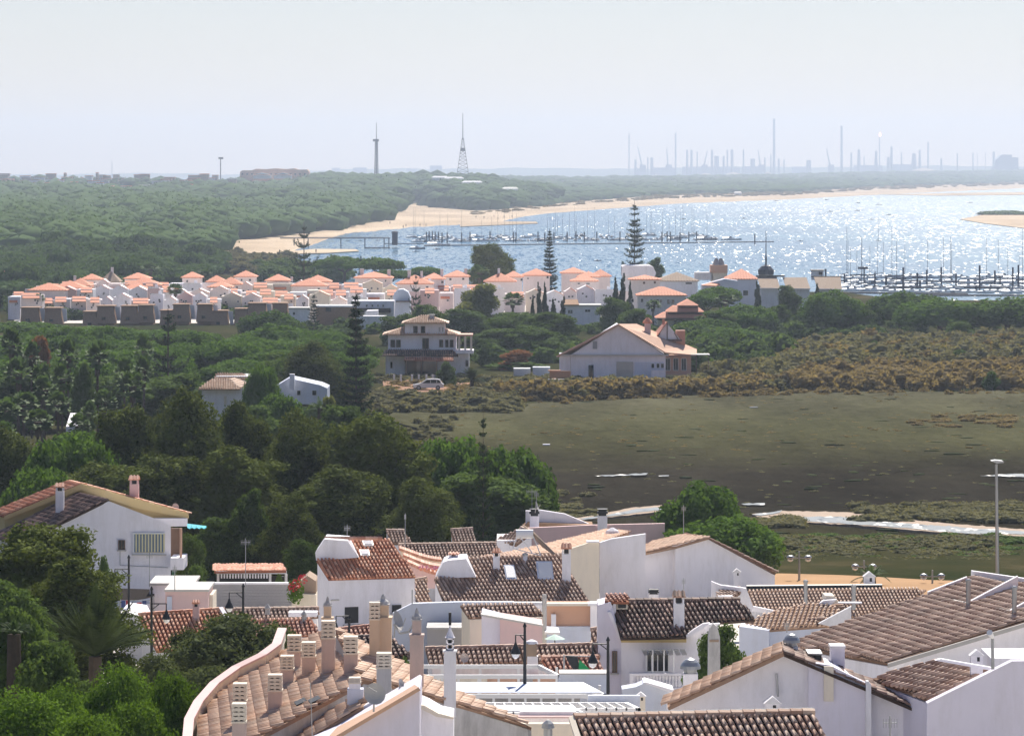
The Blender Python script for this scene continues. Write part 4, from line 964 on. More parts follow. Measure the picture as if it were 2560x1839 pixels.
bx(1728, 886, 1775, 888, 618, 4).build('terrace_roof', M['cap'], V2)
for q in (1740, 1770): bx(q, 888, q + 1.5, 940, 618.5, .15).build('post', M['wood'], V2)
o = house('boundary_wall', 'long white garden wall and ramp left of the big gable villa', 'wall', 1370, 940, 610); bx(1332, 947, 1428, 952, 608, .4).build('wall', M['white'], o); bx(1374, 927, 1427, 944, 612, .4).build('brick_panel', M['brick'], o); bx(1370, 925, 1402, 928, 611.6, 1).build('coping', M['peach'], o)
o = house('white_container', 'two pale blue grey utility huts left of the big gable villa', 'hut', 1350, 935, 628); bx(1332, 918, 1375, 948, 628, 3).build('hut_body', M['blue'], o); bx(1284, 921, 1326, 945, 632, 3).build('hut_body', M['white2'], o)

V1 = house('tower_villa', 'three storey white villa with tower room, terracotta roofs and veranda', 'house', 1065, 900, 622)
bx(964, 885, 1172, 945, 624, 9).build('wall', M['white'], V1); bx(970, 836, 1140, 887, 625, 8).build('upper_wall', M['white'], V1); bx(1012, 806, 1112, 838, 624.5, 6.5).build('tower_wall', M['white'], V1)
def hiproof(par, x0, x1, ev, pk, D, dep, m, rl=.4, tl=0):
    a, b = W(x0, ev, D), W(x1, ev, D); z = a.z; zt = W(x0, pk, D + dep / 2).z; L_ = b.x - a.x; e = (a.x + L_ * rl, D + dep / 2, zt); f = (b.x - L_ * rl, D + dep / 2, zt)
    A, B, C_, D_ = (a.x, D, z), (b.x, D, z), (b.x, D + dep, z), (a.x, D + dep, z)
    for pts in ((A, B, f, e), (B, C_, f), (D_, A, e)): roof3(par, [Vector(p) for p in pts], m, 0.36, 0.5, mode='stuff' if pts[0] == A and len(pts) == 4 else 'plain')
    MB().poly([C_, D_, e, f]).build('roof', M[m], par)
hiproof(V1, 1003, 1122, 807, 788, 623.5, 8, 't_peach', .42); hiproof(V1, 955, 1150, 836, 815, 624, 10, 't_peach', .3); 
bx(1074, 788, 1085, 806, 626, .8).build('chimney', M['white2'], V1); bx(1072, 786, 1087, 789, 625.8, 1.2).build('chimney_cap', M['cap'], V1)
roof3(V1, P3([(952, 888, 620.5), (1146, 890, 620.5), (1132, 874, 625), (965, 874, 625)]), 't_dark', 0.36, 0.5)
roof3(V1, P3([(1010, 899, 618.5), (1134, 901, 618.5), (1134, 893, 620.4), (1012, 892, 620.4)]), 't_red', 0.36, 0.5)
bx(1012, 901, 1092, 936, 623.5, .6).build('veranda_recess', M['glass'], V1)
for q in (1014, 1052, 1090): bx(q, 900, q + 3, 938, 619, .25).build('post', M['wood'], V1)
for q in (1038, 1057): window(V1, q - 5, 815, q + 6, 832, 624.48, 'wood', 'glass', 0, False)
for q in (1099, 1107): window(V1, q - 3, 817, q + 3, 830, 624.48, 'steelwhite', 'metal', 0, False)
for q, r_ in ((982, 7), (996, 7), (1103, 6), (1117, 5), (1129, 6)): window(V1, q - r_ * .8, 849, q + r_ * .8, 868, 624.98, 'wood', 'glass', 0, False)
window(V1, 1056, 845, 1072, 872, 624.98, 'wood', 'glass', 1, False, 'door'); window(V1, 976, 904, 981, 920, 623.98, 'wood', 'glass', 0, False)
bx(1140, 836, 1182, 840, 623, 5).build('loggia_roof', M['t_red'], V1); 
for q in (1148, 1163, 1178): bx(q - 2.5, 840, q + 2.5, 880, 623.4, .5).build('column', M['cream'], V1)
bx(1138, 876, 1184, 884, 623, 6).build('balcony', M['white'], V1); window(V1, 1164, 900, 1171, 916, 623.98, 'wood', 'glass', 0, False)
o = house('picket_fence', 'white fence posts in front of the three storey villa', 'fence', 1030, 940, 604)
for q in (985, 1002, 1030, 1047, 1066, 1082): bx(q - 2.5, 936, q + 2.5, 957, 604, .3).build('post', M['white'], o)

# car parked by the tower villa
def car(px, roofy, boty, wpx, D, label):
    b = W(px, boty, D); L_ = wpx * D / F; k = L_ / 4.5; o = thing('parked_car', label, 'car', (b.x, D, b.z))
    def pt(x, z): return Vector((b.x + x * k, 0, b.z + z * k))
    low = [(-2.2, .35), (2.2, .35), (2.22, .85), (1.9, 1.0), (-1.1, .98), (-2.1, .78)]; top = [(-1.15, .97), (1.95, .99), (1.7, 1.5), (1.2, 1.62), (-.2, 1.6)]
    MB().prism([Vector((p.x, D - .85 * k, p.z)) for p in (pt(*q) for q in low)], (0, 1.7 * k, 0)).build('body', M['whiteboat'], o)
    MB().prism([Vector((p.x, D - .72 * k, p.z)) for p in (pt(*q) for q in top)], (0, 1.44 * k, 0)).build('cabin', M['whiteboat'], o)
    for g in ([(-.85, 1.02), (.3, 1.02), (.3, 1.48), (-.2, 1.48)], [(.38, 1.02), (1.2, 1.02), (1.15, 1.48), (.38, 1.48)], [(1.28, 1.02), (1.8, 1.04), (1.6, 1.45), (1.23, 1.48)]):
        MB().prism([Vector((p.x, D - .75 * k, p.z)) for p in (pt(*q) for q in g)], (0, .04, 0)).build('window', M['glass'], o)
    for wx in (-1.4, 1.4):
        for s in (-1, 1):
            c = pt(wx, .34); w_ = MB().tube((c.x, D + s * .72 * k, c.z), (c.x, D + s * .9 * k, c.z), .34 * k, .34 * k, 14).build('wheel', M['dark'], o); cchild(MB().tube((c.x, D + s * .89 * k, c.z), (c.x, D + s * .92 * k, c.z), .2 * k, .2 * k, 10).build('rim', M['metal'], o), w_)
    bp = pt(-2.2, .7); 
    for s in (-1, 1): MB().box((bp.x, D + s * .6 * k, bp.z), (.1, .35, .18)).build('headlight', M['steelwhite'], o)
    return o
car(1071, 953, 974, 77, 586, 'white car with dark windows parked below the three storey villa')

# white house with hip roofs among the garden trees
o = house('garden_house', 'white single storey house with pale hip roof, half hidden by garden trees', 'house', 600, 970, 480)
bx(505, 970, 608, 1050, 481, 6).build('wall', M['white'], o); roof3(o, P3([(495, 972, 479.5), (600, 972, 479.5), (575, 950, 484), (530, 946, 484)]), 't_peach', 0.3, 0.45)
roof3(o, P3([(600, 972, 479.5), (616, 958, 487), (586, 944, 487), (575, 950, 484)]), 't_peach', 0.3, 0.45)
bx(540, 940, 632, 990, 490, 6).build('wall', M['white2'], o); roof3(o, P3([(536, 945, 489), (632, 948, 489), (606, 932, 494), (540, 934, 494)]), 't_peach', 0.3, 0.45)
wallpx(o, [(690, 1010), (690, 965), (722, 945), (800, 962), (818, 970), (818, 1010)], 488, 'blue', 7); bx(724, 935, 736, 975, 486, .9).build('chimney', M['white'], o)
bx(560, 990, 566, 1010, 480.9, .2).build('shutter', M['cream'], o)
window(o, 742, 975, 752, 988, 487.98, 'white2', 'glass', 0, False); window(o, 780, 975, 792, 988, 487.98, 'white2', 'glass', 0, False)
o = house('garden_house', 'small white building with red blossom beside it, seen between palm crowns', 'house', 205, 1030, 420); bx(190, 985, 228, 1040, 500, 5).build('wall', M['white'], o); window(o, 214, 998, 222, 1008, 499.98, 'shutter', 'glass', 0, False)
o = house('terrace', 'sunlit white terrace floor among the palms', 'terrace', 185, 1045, 400); MB().prism([W(165, 1066, 455), W(190, 1064, 455), W(200, 1032, 468), (W(176, 1032, 468))], (0, 0, -.6)).build('pale_floor', M['white'], o)

# ================================================================ the near quarter of the town
# --- large house at the left
A = house('gable_house', 'large white house with brown and orange roofs and yellow eaves band at left', 'house', 240, 1400, 264)
v = Vector((-2.6, 5.2, 0))
front = P3([(272, 1252, 262), (381, 1293, 262), (427, 1313, 262), (427, 1520, 262), (60, 1520, 262), (60, 1352, 262)])
MB().prism(front, (-2.4, 4.9, 0)).build('wall', M['white'], A)
roof3(A, [front[0] + Vector((0, 0, .12)), W(50, 1357, 261.6), W(50, 1357, 261.6) + v, front[0] + v + Vector((0, 0, .12))], 't_dark', 0.24, 0.4)
f2 = P3([(203, 1213, 267.6), (471, 1286, 267.6), (467, 1314, 267.6), (425, 1316, 267.6), (425, 1520, 267.6), (12, 1520, 267.6), (12, 1294, 267.6)])
MB().prism(f2, (-1.1, 2.4, 0)).build('upper_wall', M['yellow'], A)
bx(383, 1295, 467, 1315, 266.9, .6).build('eave_wall', M['white'], A)
w2 = Vector((-1.2, 2.6, 0))
r0, r1, r2 = W(203, 1209, 267.2), W(474, 1283, 267.2), W(8, 1289, 267.2)
roof3(A, [r0, r2, r2 + w2, r0 + w2], 't_orange', 0.24, 0.4); roof3(A, [r0, r1, r1 + w2, r0 + w2], 't_orange', 0.24, 0.4)
wallpx(A, [(203, 1209), (471, 1283), (471, 1295), (340, 1270), (203, 1224), (10, 1300), (10, 1290)], 267.1, 'yellow', .35, 'eaves_band')
chimney(A, 150, 1209, 1262, 20, 264.5, 'tile', 'white'); chimney(A, 336, 1190, 1250, 22, 268.5, 'tile', 'pink')
dish(A, 439, 1266, 9, 268.2)
aw = MB(); 
window(A, 333, 1331, 413, 1384, 261.95, 'steelwhite', 'cream', 0, True)
stripe = [MB(), MB(), MB()]
for i in range(20):
    a, b = W(335 + i * 3.85, 1333, 261.88), W(335 + (i + 1) * 3.85, 1379, 261.88)
    stripe[i % 2].box(((a.x + b.x) / 2, 261.85, (a.z + b.z) / 2), (b.x - a.x, .03 + .02 * (i % 2), a.z - b.z))
stripe[0].build('awning_stripes', M['olive'] if False else M['shutter'], A); stripe[1].build('awning_stripes', plain('cream_canvas', (0.62, 0.58, 0.36)), A)
window(A, 296, 1349, 313, 1373, 261.95, 'wood', 'glass', 1, True)
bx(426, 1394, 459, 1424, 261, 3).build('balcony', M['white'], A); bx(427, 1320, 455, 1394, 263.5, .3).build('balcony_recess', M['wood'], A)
MB().tube(W(452, 1320, 261.3), W(452, 1394, 261.3), .09, .09, 6).build('balcony_post', M['peach'], A)
MB().tube(W(300, 1375, 261.9), W(300, 1412, 261.9), .025, .025, 5).tube(W(300, 1412, 261.9), W(420, 1418, 261.9), .02, .02, 5).build('cable', M['metal'], A)
am = plain('turquoise_canvas', (0.06, 0.42, 0.50), 0.8)
mb = MB()
for i in range(4):
    mb.prism(P3([(468 + i * 12, 1308 + i * 1.5, 266 ), (480 + i * 12, 1309.5 + i * 1.5, 266), (480 + i * 12, 1318, 264.6), (474 + i * 12, 1321, 264.5), (468 + i * 12, 1318, 264.6)]), (0, 0, -.03))
mb.build('awning', am, A)

o = house('garden_pavilion', 'low open fronted shed with striped valance and dark red roof behind the long wall', 'shed', 625, 1440, 275)
bx(540, 1428, 716, 1434, 272, .4).build('beam', M['blue'], o); bx(545, 1440, 710, 1490, 275, .3).build('dark_interior', M['dark'], o)  # rear panel coloured dark for the shaded interior
roof3(o, P3([(536, 1428, 271.8), (716, 1426, 271.8), (706, 1411, 277), (536, 1411, 277)]), 't_red', 0.24, 0.4)
mb = MB()
for i in range(17): bx(552 + i * 7.1, 1434, 555.6 + i * 7.1, 1445, 271.9, .04, mb)
mb.build('valance_stripes', M['white'], o)
for q in (542, 672, 712): bx(q, 1434, q + 6, 1480, 272.2, .2).build('post', M['white2'], o)
bx(430, 1427, 478, 1447, 276, .2).build('green_screen', plain('green_net', (0.03, 0.10, 0.07)), o)

o = house('block_wall', 'long grey block wall with white coping behind the low orange roofs', 'wall', 615, 1490, 252)
rc = 6
za, zb_ = W(487, 1460, 252).z, W(737, 1525, 252).z
wh_ = (za - zb_) / 9; x0, x1 = W(487, 0, 252).x, W(737, 0, 252).x
blk = bpy.data.meshes.new('block'); q = MB().box((0, 0, 0), ((x1 - x0) / 28 - .015, .22, wh_ - .015)); blk = q.mesh('block', M['block'])
MB().box(((x0 + x1) / 2, 252.16, (za + zb_) / 2 - 1), (x1 - x0, .24, za - zb_ + 2)).build('wall', M['greywall'], o)
for r_ in range(9):
    for c in range(28):
        oo = link('block', blk, (0, 0, 0), o); oo.location = (x0 + (x1 - x0) * (c + .5 + (.25 if r_ % 2 else -.25) * (0 < c < 27)) / 28 - o.location.x, 252.03 + rng.normal() * .005 - o.location.y, za - wh_ * (r_ + .5) - o.location.z)
bx(486, 1456, 739, 1460.5, 251.85, .5).build('coping', M['white'], o)

o = house('flat_roofed_house', 'small white flat roofed room behind the pink one', 'house', 428, 1500, 243); bx(374, 1462, 483, 1560, 243, 4).build('wall', M['white'], o); bx(372, 1457, 486, 1462.5, 242.7, 4.6).build('parapet', M['cap'], o)
o = house('flat_roofed_house', 'small pink flat roofed room with a side ledge above the orange roof', 'house', 466, 1505, 237); bx(413, 1478, 520, 1560, 237, 4).build('wall', M['pink'], o); bx(411, 1473, 522, 1478.5, 236.7, 4.6).build('parapet', M['cap'], o); bx(520, 1486, 532, 1560, 238, 3).build('side_wall', M['cream'], o); window(o, 418, 1490, 430, 1530, 236.98, 'blue', 'blue', 0, False, 'door')
o = house('shade_canopy', 'sagging dark net canopy over a patio beside the white flat roofed room', 'canopy', 320, 1490, 242)
mb = MB(); g_ = [[W(242 + 24 * i, 1468 + 4 * j + (6 * math.sin(i * .55) * j * .4) + i * .7, 240 + (6 - j * 1.0)) for i in range(7)] for j in range(6)]
o2 = link('net', grid_mesh('net', [[tuple(p - Vector(o['o'])) for p in r_] for r_ in g_], M['shade'], False), (0, 0, 0), o)
for q in (246, 300, 384): MB().tube(W(q, 1490, 240.5), W(q, 1545, 240.5), .05, .05, 5).build('post', M['metal'], o)
red = plain('red_cloth', (0.45, 0.03, 0.04), 0.8); bluec = plain('blue_cloth', (0.05, 0.08, 0.22), 0.8)
o = house('laundry', 'red and blue washing hanging under the dark net canopy', 'washing', 340, 1515, 239)
for i, (a, b, c, d, m_) in enumerate(((303, 1500, 313, 1522, bluec), (315, 1500, 322, 1516, red), (342, 1505, 354, 1526, red), (356, 1500, 366, 1520, bluec), (368, 1509, 374, 1522, M['white']))):
    bx(a, b, c, d, 239 + .1 * i, .04).build('garment', m_, o)
MB().tube(W(298, 1500, 239.2), W(380, 1500, 239.2), .02, .02, 4).build('line', M['metal'], o)

# low roofs at left centre
o = house('low_house', 'low house with bright orange tiled roof and white verge strips behind the olive trees', 'house', 450, 1580, 214)
pl = PL(470, 1600, 211, 18, 24); body = MB(); roofpx(o, pl, [(346, 1537), (547, 1524), (572, 1567), (590, 1620), (392, 1626)], 't_orange', body, ridge=True)
body.build('wall', M['white'], o)
p = [hitp(547, 1523, pl), hitp(574, 1568, pl), hitp(584, 1566, pl), hitp(557, 1522, pl)]; MB().prism(p, (0, 0, .14)).build('verge', M['white'], o)
wallpx(o, [(300, 1530), (346, 1537), (378, 1598), (378, 1660), (296, 1660)], 212.5, 'white', 5, 'side_wall'); chimney(o, 490, 1502, 1540, 16, standing(490, 1545, pl), 'tile', 'pink')
o = house('low_house', 'brown tiled roof in two shallow steps right of the bright orange roof', 'house', 680, 1540, 220)
pl = PL(680, 1545, 219, 12, 22); body = MB(); roofpx(o, pl, [(552, 1524), (796, 1520), (796, 1540), (572, 1546)], 't_brown', body, ridge=True); body.build('wall', M['white2'], o)
pl = PL(680, 1580, 213, 12, 22); body = MB(); roofpx(o, pl, [(574, 1549), (780, 1546), (800, 1585), (590, 1592)], 't_red', body); body.build('wall', M['white2'], o)
bx(721, 1530, 792, 1541, 216, 1.0).build('parapet', M['white'], o)
for a, b in ((669, 1535), (760, 1552)): MB().lathe(W(a, b, 214.5), [(.16, 0), (.12, .3), (.2, .35), (.02, .6)], 8).build('vent', M['cap'], o)
o = house('old_shed', 'old cream shed with a rounded brown gable beside red flowers', 'shed', 755, 1490, 244)
wallpx(o, [(733, 1478), (748, 1456), (768, 1438), (790, 1452), (790, 1482)], 244, 'terrgrey', 3, 'gable'); wallpx(o, [(728, 1530), (730, 1490), (745, 1483), (790, 1486), (790, 1530)], 243.5, 'cream', 4)
o = thing('flowering_climber', 'climber with red blossom on the corner of the old cream shed', 'climber', tuple(W(738, 1500, 242.5)))
u = unit(420); P = np.array(tuple(W(738, 1478, 242.6))) + u * np.array([.55, .4, .85]) * rng.random((420, 1)) ** .4; Vv, T = cards(P, u, .12); link('leaves', npmesh('leaves', Vv - np.array(o['o']), T, M['green']), (0, 0, 0), o)
P = np.concatenate([np.array(tuple(W(a, b, 242.0))) + unit(40) * .28 for a, b in ((733, 1466), (757, 1447), (742, 1458))]); Vv, T = cards(P, unit(120), .09); link('blossom', npmesh('blossom', Vv - np.array(o['o']), T, M['flower']), (0, 0, 0), o)

# --- two tiled houses in the centre
B1 = house('tiled_house', 'white house with bright red tiled roof and two white skylights', 'house', 915, 1500, 240)
pl = PL(930, 1442, 239, 22, 27); body = MB()
pts = roofpx(B1, pl, [(792, 1399), (896, 1393), (869, 1353), (975, 1346), (1039, 1440), (822, 1446)], 't_orange')
MB().drop(shrink([hitp(a, b, pl) for a, b in [(792, 1399), (860, 1352), (975, 1346), (1039, 1440), (822, 1446)]], .985), -.5).build('wall', M['white'], B1)
q = W(840, 1394, hitp(840, 1397, pl).y - .1)
wallpx(B1, [(788, 1381), (811, 1347), (869, 1351), (896, 1393), (840, 1397), (790, 1400)], q.y, 'white', 3.2, 'parapet_gable'); 
rb = MB()
for i in range(14): rb.tube(W(811 + i * 10.3, 1345, q.y + 1), W(822 + i * 10.3, 1345, q.y + 1), .14, .11, 6)
rb.build('ridge_tiles', M['t_red'], B1)
for (a, b, c, d) in ((908, 1353, 933, 1367), (901, 1378, 924, 1392)):
    pp = [hitp(a, d, pl), hitp(c, d, pl), hitp(c + 1 - 4, b, pl), hitp(a - 4, b, pl)]; s = MB().prism([p + pl[1] * .16 for p in pp], -pl[1] * .2).build('skylight', M['steelwhite'], B1); pc = sum(pp, Vector()) / 4; cchild(MB().prism([pc + (p - pc) * .75 + pl[1] * .17 for p in pp], pl[1] * .02).build('pane', M['white2'], B1), s)
fy = hitp(930, 1443, pl).y
for (a, b, c, d, D_) in ((859, 1514, 904, 1558, 0), (829, 1482, 842, 1496, 0), (980, 1510, 1006, 1530, 0)):
    yy = hitp((a + c) / 2, 1442, pl).y + .0
    # the front wall is turned 22 degrees: set openings in boxes turned with it
    cpt = W((a + c) / 2, (b + d) / 2, yy); s = Matrix.Rotation(R(22), 3, 'Z'); wv = (c - a) * yy / F; hv = (d - b) * yy / F
    w_ = MB().box(cpt + Vector((-.02, .10, 0)), (wv, .3, hv), R(22)).build('window', M['steelwhite'], B1); cchild(MB().box(cpt + Vector((-.05, .02, 0)), (wv * .9, .22, hv * .92), R(22)).build('pane', M['dark'], B1), w_)
    cchild(MB().box(cpt + Vector((0, 0, -hv / 2 - .06)), (wv + .2, .4, .08), R(22)).build('sill', M['cap'], B1), w_)
for i in range(2): MB().box(W(806, 1440 + 40 * i, 240.5) + Vector((.0, .3, 0)), (.06, .06, .06)).build('hook', M['metal'], B1)

B2 = house('tiled_house', 'white house with brown tiled roof, open skylights and tall chimneys casting shadows', 'house', 1290, 1520, 224)
pl2 = PL(1290, 1503, 222, 21, 26)
roofpx(B2, pl2, [(1173, 1393), (1400, 1388), (1472, 1502), (1109, 1503), (1086, 1444), (1190, 1442)], 't_brown', ridge=False)
MB().drop(shrink([hitp(a, b, pl2) for a, b in [(1150, 1394), (1400, 1388), (1472, 1502), (1109, 1503), (1086, 1444)]], .985, -.2), -.5).build('wall', M['white'], B2)
qy = hitp(1140, 1445, pl2).y
wallpx(B2, [(1088, 1444), (1108, 1405), (1120, 1400), (1165, 1396), (1190, 1442)], qy - .1, 'white', 3, 'parapet_gable')
chimney(B2, 1241, 1373, 1422, 17, standing(1241, 1420, pl2), 'tile'); chimney(B2, 1416, 1360, 1448, 22, standing(1416, 1448, pl2), 'tile'); chimney(B2, 1313, 1383, 1402, 12, standing(1313, 1402, pl2), 'pipe', 'white'); chimney(B2, 1134, 1382, 1402, 22, qy + 1.5, 'tile')
for (a, b, c, d, lift) in ((1261, 1422, 1287, 1450, .2), (1340, 1424, 1380, 1450, .5)):
    pp = [hitp(a + 4, d, pl2), hitp(c + 4, d, pl2), hitp(c - 4, b, pl2), hitp(a - 4, b, pl2)]; n_ = pl2[1]
    pp2 = [pp[0] + n_ * .1, pp[1] + n_ * .1, pp[2] + n_ * (.1 + lift), pp[3] + n_ * (.1 + lift)]
    s = MB().prism(pp2, -n_ * .07).build('skylight', M['blue'], B2); pc = sum(pp2, Vector()) / 4; cchild(MB().prism([pc + (p - pc) * .82 + n_ * .01 for p in pp2], n_ * .02).build('pane', M['steelwhite'], B2), s)
# solar water heater
sy = standing(1310, 1392, pl2); o = thing('solar_heater', 'white solar water heater with slanted panel on the ridge of the brown roof', 'solar heater', tuple(W(1310, 1390, sy)))
MB().tube(W(1290, 1334, sy + .2), W(1333, 1334, sy + .2), .26, .26, 10).build('tank', M['steelwhite'], o)
MB().prism(P3([(1330, 1328, sy + .3), (1336, 1330, sy + .3), (1390, 1384, sy - 1.2), (1382, 1386, sy - 1.2)]), (-.6, .9, .35)).build('panel', M['terrgrey'], o)
for a, b, c, d in ((1292, 1340, 1282, 1370), (1333, 1340, 1352, 1388), (1300, 1342, 1330, 1380), (1282, 1370, 1352, 1388)): MB().tube(W(a, b, sy), W(c, d, sy), .035, .035, 5).build('strut', M['steelwhite'], o)
bx(1112, 1505, 1472, 1512, 221.4, .5).build('gutter', M['white2'], B2)

# roofs behind them
def lowroof(name, label, cat, px, tm, D, az=10, sl=22, wm='white2', anchor=None, ridge=True, single=False, extra=None):
    a = anchor or (sum(p[0] for p in px) / len(px), max(p[1] for p in px)); o = house(name, label, cat, a[0], a[1], D); pl = PL(a[0], a[1], D, az, sl); body = MB()
    roofpx(o, pl, px, tm, body, ridge=ridge, mode='single' if single else 'stuff'); body.build('wall', M[wm], o); return o, pl
lowroof('low_house', 'long brown roof in front of the tall dark pines', 'house', [(996, 1362), (1240, 1358), (1262, 1392), (1012, 1398)], 't_brown', 262)
lowroof('low_house', 'small pale roof right of the red tiled house, under the pines', 'house', [(965, 1326), (1010, 1326), (1030, 1356), (985, 1358)], 't_brown', 284)
lowroof('low_house', 'small pale roof glimpsed between the pine trunks and the long brown roof', 'house', [(1127, 1325), (1182, 1322), (1190, 1356), (1132, 1356)], 't_brown', 284)
for i, (dy, lb) in enumerate(((0, 'uppermost'), (17, 'middle'), (34, 'lowest'))):
    o = house('stepped_wall', 'curving garden wall with red tile coping, %s of three right of the red roof' % lb, 'wall', 1040, 1395, 254 - i * 2)
    D_ = 255 - i * 3; n_ = 12; tp = []; 
    for k in range(n_ + 1):
        t_ = k / n_; tp.append((1000 + i * 10 + t_ * (105 - 10 * i), 1369 + dy + 28 * (math.sin(t_ * 1.5)) ** 1.1))
    wallpx(o, tp + [(tp[-1][0], 1470), (tp[0][0], 1470)], D_, 'pink' if i == 2 else 'cream', .3)
    mb = MB()
    for k in range(n_ * 2):
        t_ = k / 2; a = tp[int(t_)]; b = tp[min(n_, int(t_) + 1)]; f_ = t_ % 1; xx, yy = a[0] + (b[0] - a[0]) * f_, a[1] + (b[1] - a[1]) * f_
        mb.tube(W(xx, yy + 4, D_ - .45), W(xx, yy - 3, D_ + .35), .10, .08, 6)
    mb.build('coping_tiles', M['t_red'], o)
o = thing('potted_geraniums', 'row of pink flowering pots on the lowest garden wall', 'flowers', tuple(W(1070, 1420, 248)))
P = np.concatenate([np.array(tuple(W(1052 + 10 * i, 1416 + i, 247.9))) + unit(30) * .14 for i in range(6)]); Vv, T = cards(P, unit(len(P)), .06); link('blossom', npmesh('blossom', Vv - np.array(o['o']), T, plain('pink_petals', (.6, .2, .35))), (0, 0, 0), o)
for i in range(6): MB().lathe(W(1052 + 10 * i, 1422 + i, 247.9), [(.07, -.1), (.11, .1)], 8).build('pot', M['terr'], o)
lowroof('low_house', 'low tan roof and white corner wall between the red and brown tiled houses', 'house', [(1040, 1450), (1066, 1446), (1075, 1500), (1040, 1505)], 't_peach', 236, 20, 24)

# --- white cluster right of centre
C1 = house('white_block_house', 'cluster house with long pink parapet wall and black capped chimneys', 'house', 1480, 1380, 290)
wallpx(C1, [(1303, 1400), (1303, 1320), (1480, 1312), (1662, 1308), (1662, 1420)], 290, 'pink', .5, 'parapet_wall')
bx(1308, 1330, 1655, 1420, 290.6, 2).build('wall', M['white2'], C1)
wallpx(C1, [(1306, 1322), (1320, 1306), (1482, 1312), (1482, 1330)], 295, 'brick', 3, 'rear_roof')
wallpx(C1, [(1314, 1312), (1314, 1276), (1330, 1277), (1348, 1274), (1412, 1284), (1482, 1313)], 296, 'white', .5, 'rear_wall')
chimney(C1, 1336, 1272, 1314, 23, 293, 'black'); chimney(C1, 1506, 1272, 1312, 24, 289.5, 'black', label='right black capped chimney')
dish(C1, 1343, 1263, 11, 292.6, 80)
antenna(1330, 1220, 1275, 293.4, 'thin double aerial above the left black capped chimney'); antenna(1341, 1228, 1275, 293.2, 'right hand aerial above the left black capped chimney', 10)
o, _ = lowroof('low_house', 'brown hipped roof with white wall at the left end of the pink parapet', 'house', [(1238, 1348), (1302, 1320), (1330, 1330), (1290, 1362)], 't_brown', 280, -20, 18, 'white'); bx(1242, 1350, 1292, 1400, 280.5, 5).build('front_wall', M['white'], o)

C2 = house('white_block_house', 'white house with striped peach roof running up to the right beside the brown tiled roof', 'house', 1450, 1430, 255)
roof3(C2, P3([(1270, 1386, 250), (1405, 1388, 247), (1488, 1358, 255), (1574, 1334, 268), (1522, 1325, 272), (1440, 1340, 264)]), 't_peach', 0.28, 0.45)
wallpx(C2, [(1404, 1520), (1404, 1378), (1487, 1352), (1498, 1352), (1498, 1520)], 246, 'cream', .5, 'sun_toned_wall'); wallpx(C2, [(1466, 1352), (1498, 1352), (1498, 1356), (1466, 1356)], 245.7, 'white', .6, 'parapet')  # cream tone puts sunlight on this face into its colour
wallpx(C2, [(1499, 1520), (1499, 1356), (1530, 1346), (1614, 1334), (1614, 1520)], 256, 'white', .5, 'side_wall')
roof3(C2, P3([(1205, 1392, 243), (1330, 1392, 243), (1340, 1380, 246), (1270, 1384, 246)]), 't_brown', 0.24, 0.4)
MB().lathe(W(1531, 1333, 266), [(.5, 0), (.42, .2), (.1, .4)], 10).build('roof_vent', M['white'], C2)

C3 = house('white_block_house', 'white house with broad plain gable wall and peach roof beside the pale promenade', 'house', 1760, 1430, 262)
front = P3([(1688, 1367, 258), (1773, 1344, 258), (1937, 1432, 258), (1937, 1520, 258), (1688, 1520, 258)])
MB().prism(front, (-.3, 1.2, 0)).build('wall', M['white'], C3); wallpx(C3, [(1512, 1405), (1688, 1367), (1688, 1520), (1512, 1520)], 258.6, 'white', .5, 'side_wing')
roof3(C3, P3([(1512, 1403, 258.2), (1688, 1366, 257.7), (1773, 1342, 257.7), (1706, 1337, 267), (1640, 1352, 267)]), 't_peach', 0.26, 0.42)
roof3(C3, P3([(1773, 1342, 257.7), (1940, 1432, 257.7), (1900, 1424, 267), (1706, 1337, 267)]), 't_brown', 0.26, 0.42)
chimney(C3, 1842, 1420, 1470, 18, 256.4, 'house'); chimney(C3, 1634, 1473, 1500, 24, 250, 'black', 'white', label='low white box vent'); 
antenna(1709, 1443, 1490, 250, 'thin aerial in front of the broad plain gable wall', 8)

# --- house with dark roof and balustrade
N = house('balcony_house', 'white house with dark tiled roof, yellow cornice and balustraded balcony', 'house', 1640, 1640, 190)
pl3 = PL(1640, 1593, 186, 18, 26)
roofpx(N, pl3, [(1528, 1503), (1848, 1499), (1888, 1548), (1765, 1557), (1715, 1591), (1553, 1594)], 't_dark', None, ridge=True)
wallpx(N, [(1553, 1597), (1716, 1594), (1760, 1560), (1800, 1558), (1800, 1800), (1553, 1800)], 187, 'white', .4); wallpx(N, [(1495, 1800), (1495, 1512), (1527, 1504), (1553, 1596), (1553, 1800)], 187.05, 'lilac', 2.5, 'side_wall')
bx(1553, 1594, 1716, 1605, 186.6, .5).build('cornice', M['yellow'], N)
p0 = [W(1519, 1530, 186.8), W(1526, 1528, 186.8), W(1557, 1593, 186.8), W(1548, 1596, 186.8)]; MB().prism(p0, (0, .5, 0)).build('verge', M['white'], N)
wallpx(N, [(1715, 1587), (1735, 1572), (1758, 1558), (1775, 1556), (1752, 1575), (1716, 1595)], 186.5, 'white', .3, 'barge_board')
window(N, 1614, 1626, 1674, 1680, 186.98, 'steelwhite', 'glass', 3, True, 'balcony_door'); window(N, 1530, 1626, 1543, 1680, 186.98, 'wood', 'glass', 1, True)
bal = MB().box(W(1642, 1722, 184.8), (2.55, .3, .16)); b_ = bx(1578, 1682, 1703, 1688, 184.6, .3).build('balustrade', M['white'], N)
bb = MB().lathe((0, 0, 0), [(.05, 0), (.09, .12), (.045, .35), (.08, .5), (.05, .62)], 8).mesh('baluster', M['white'])
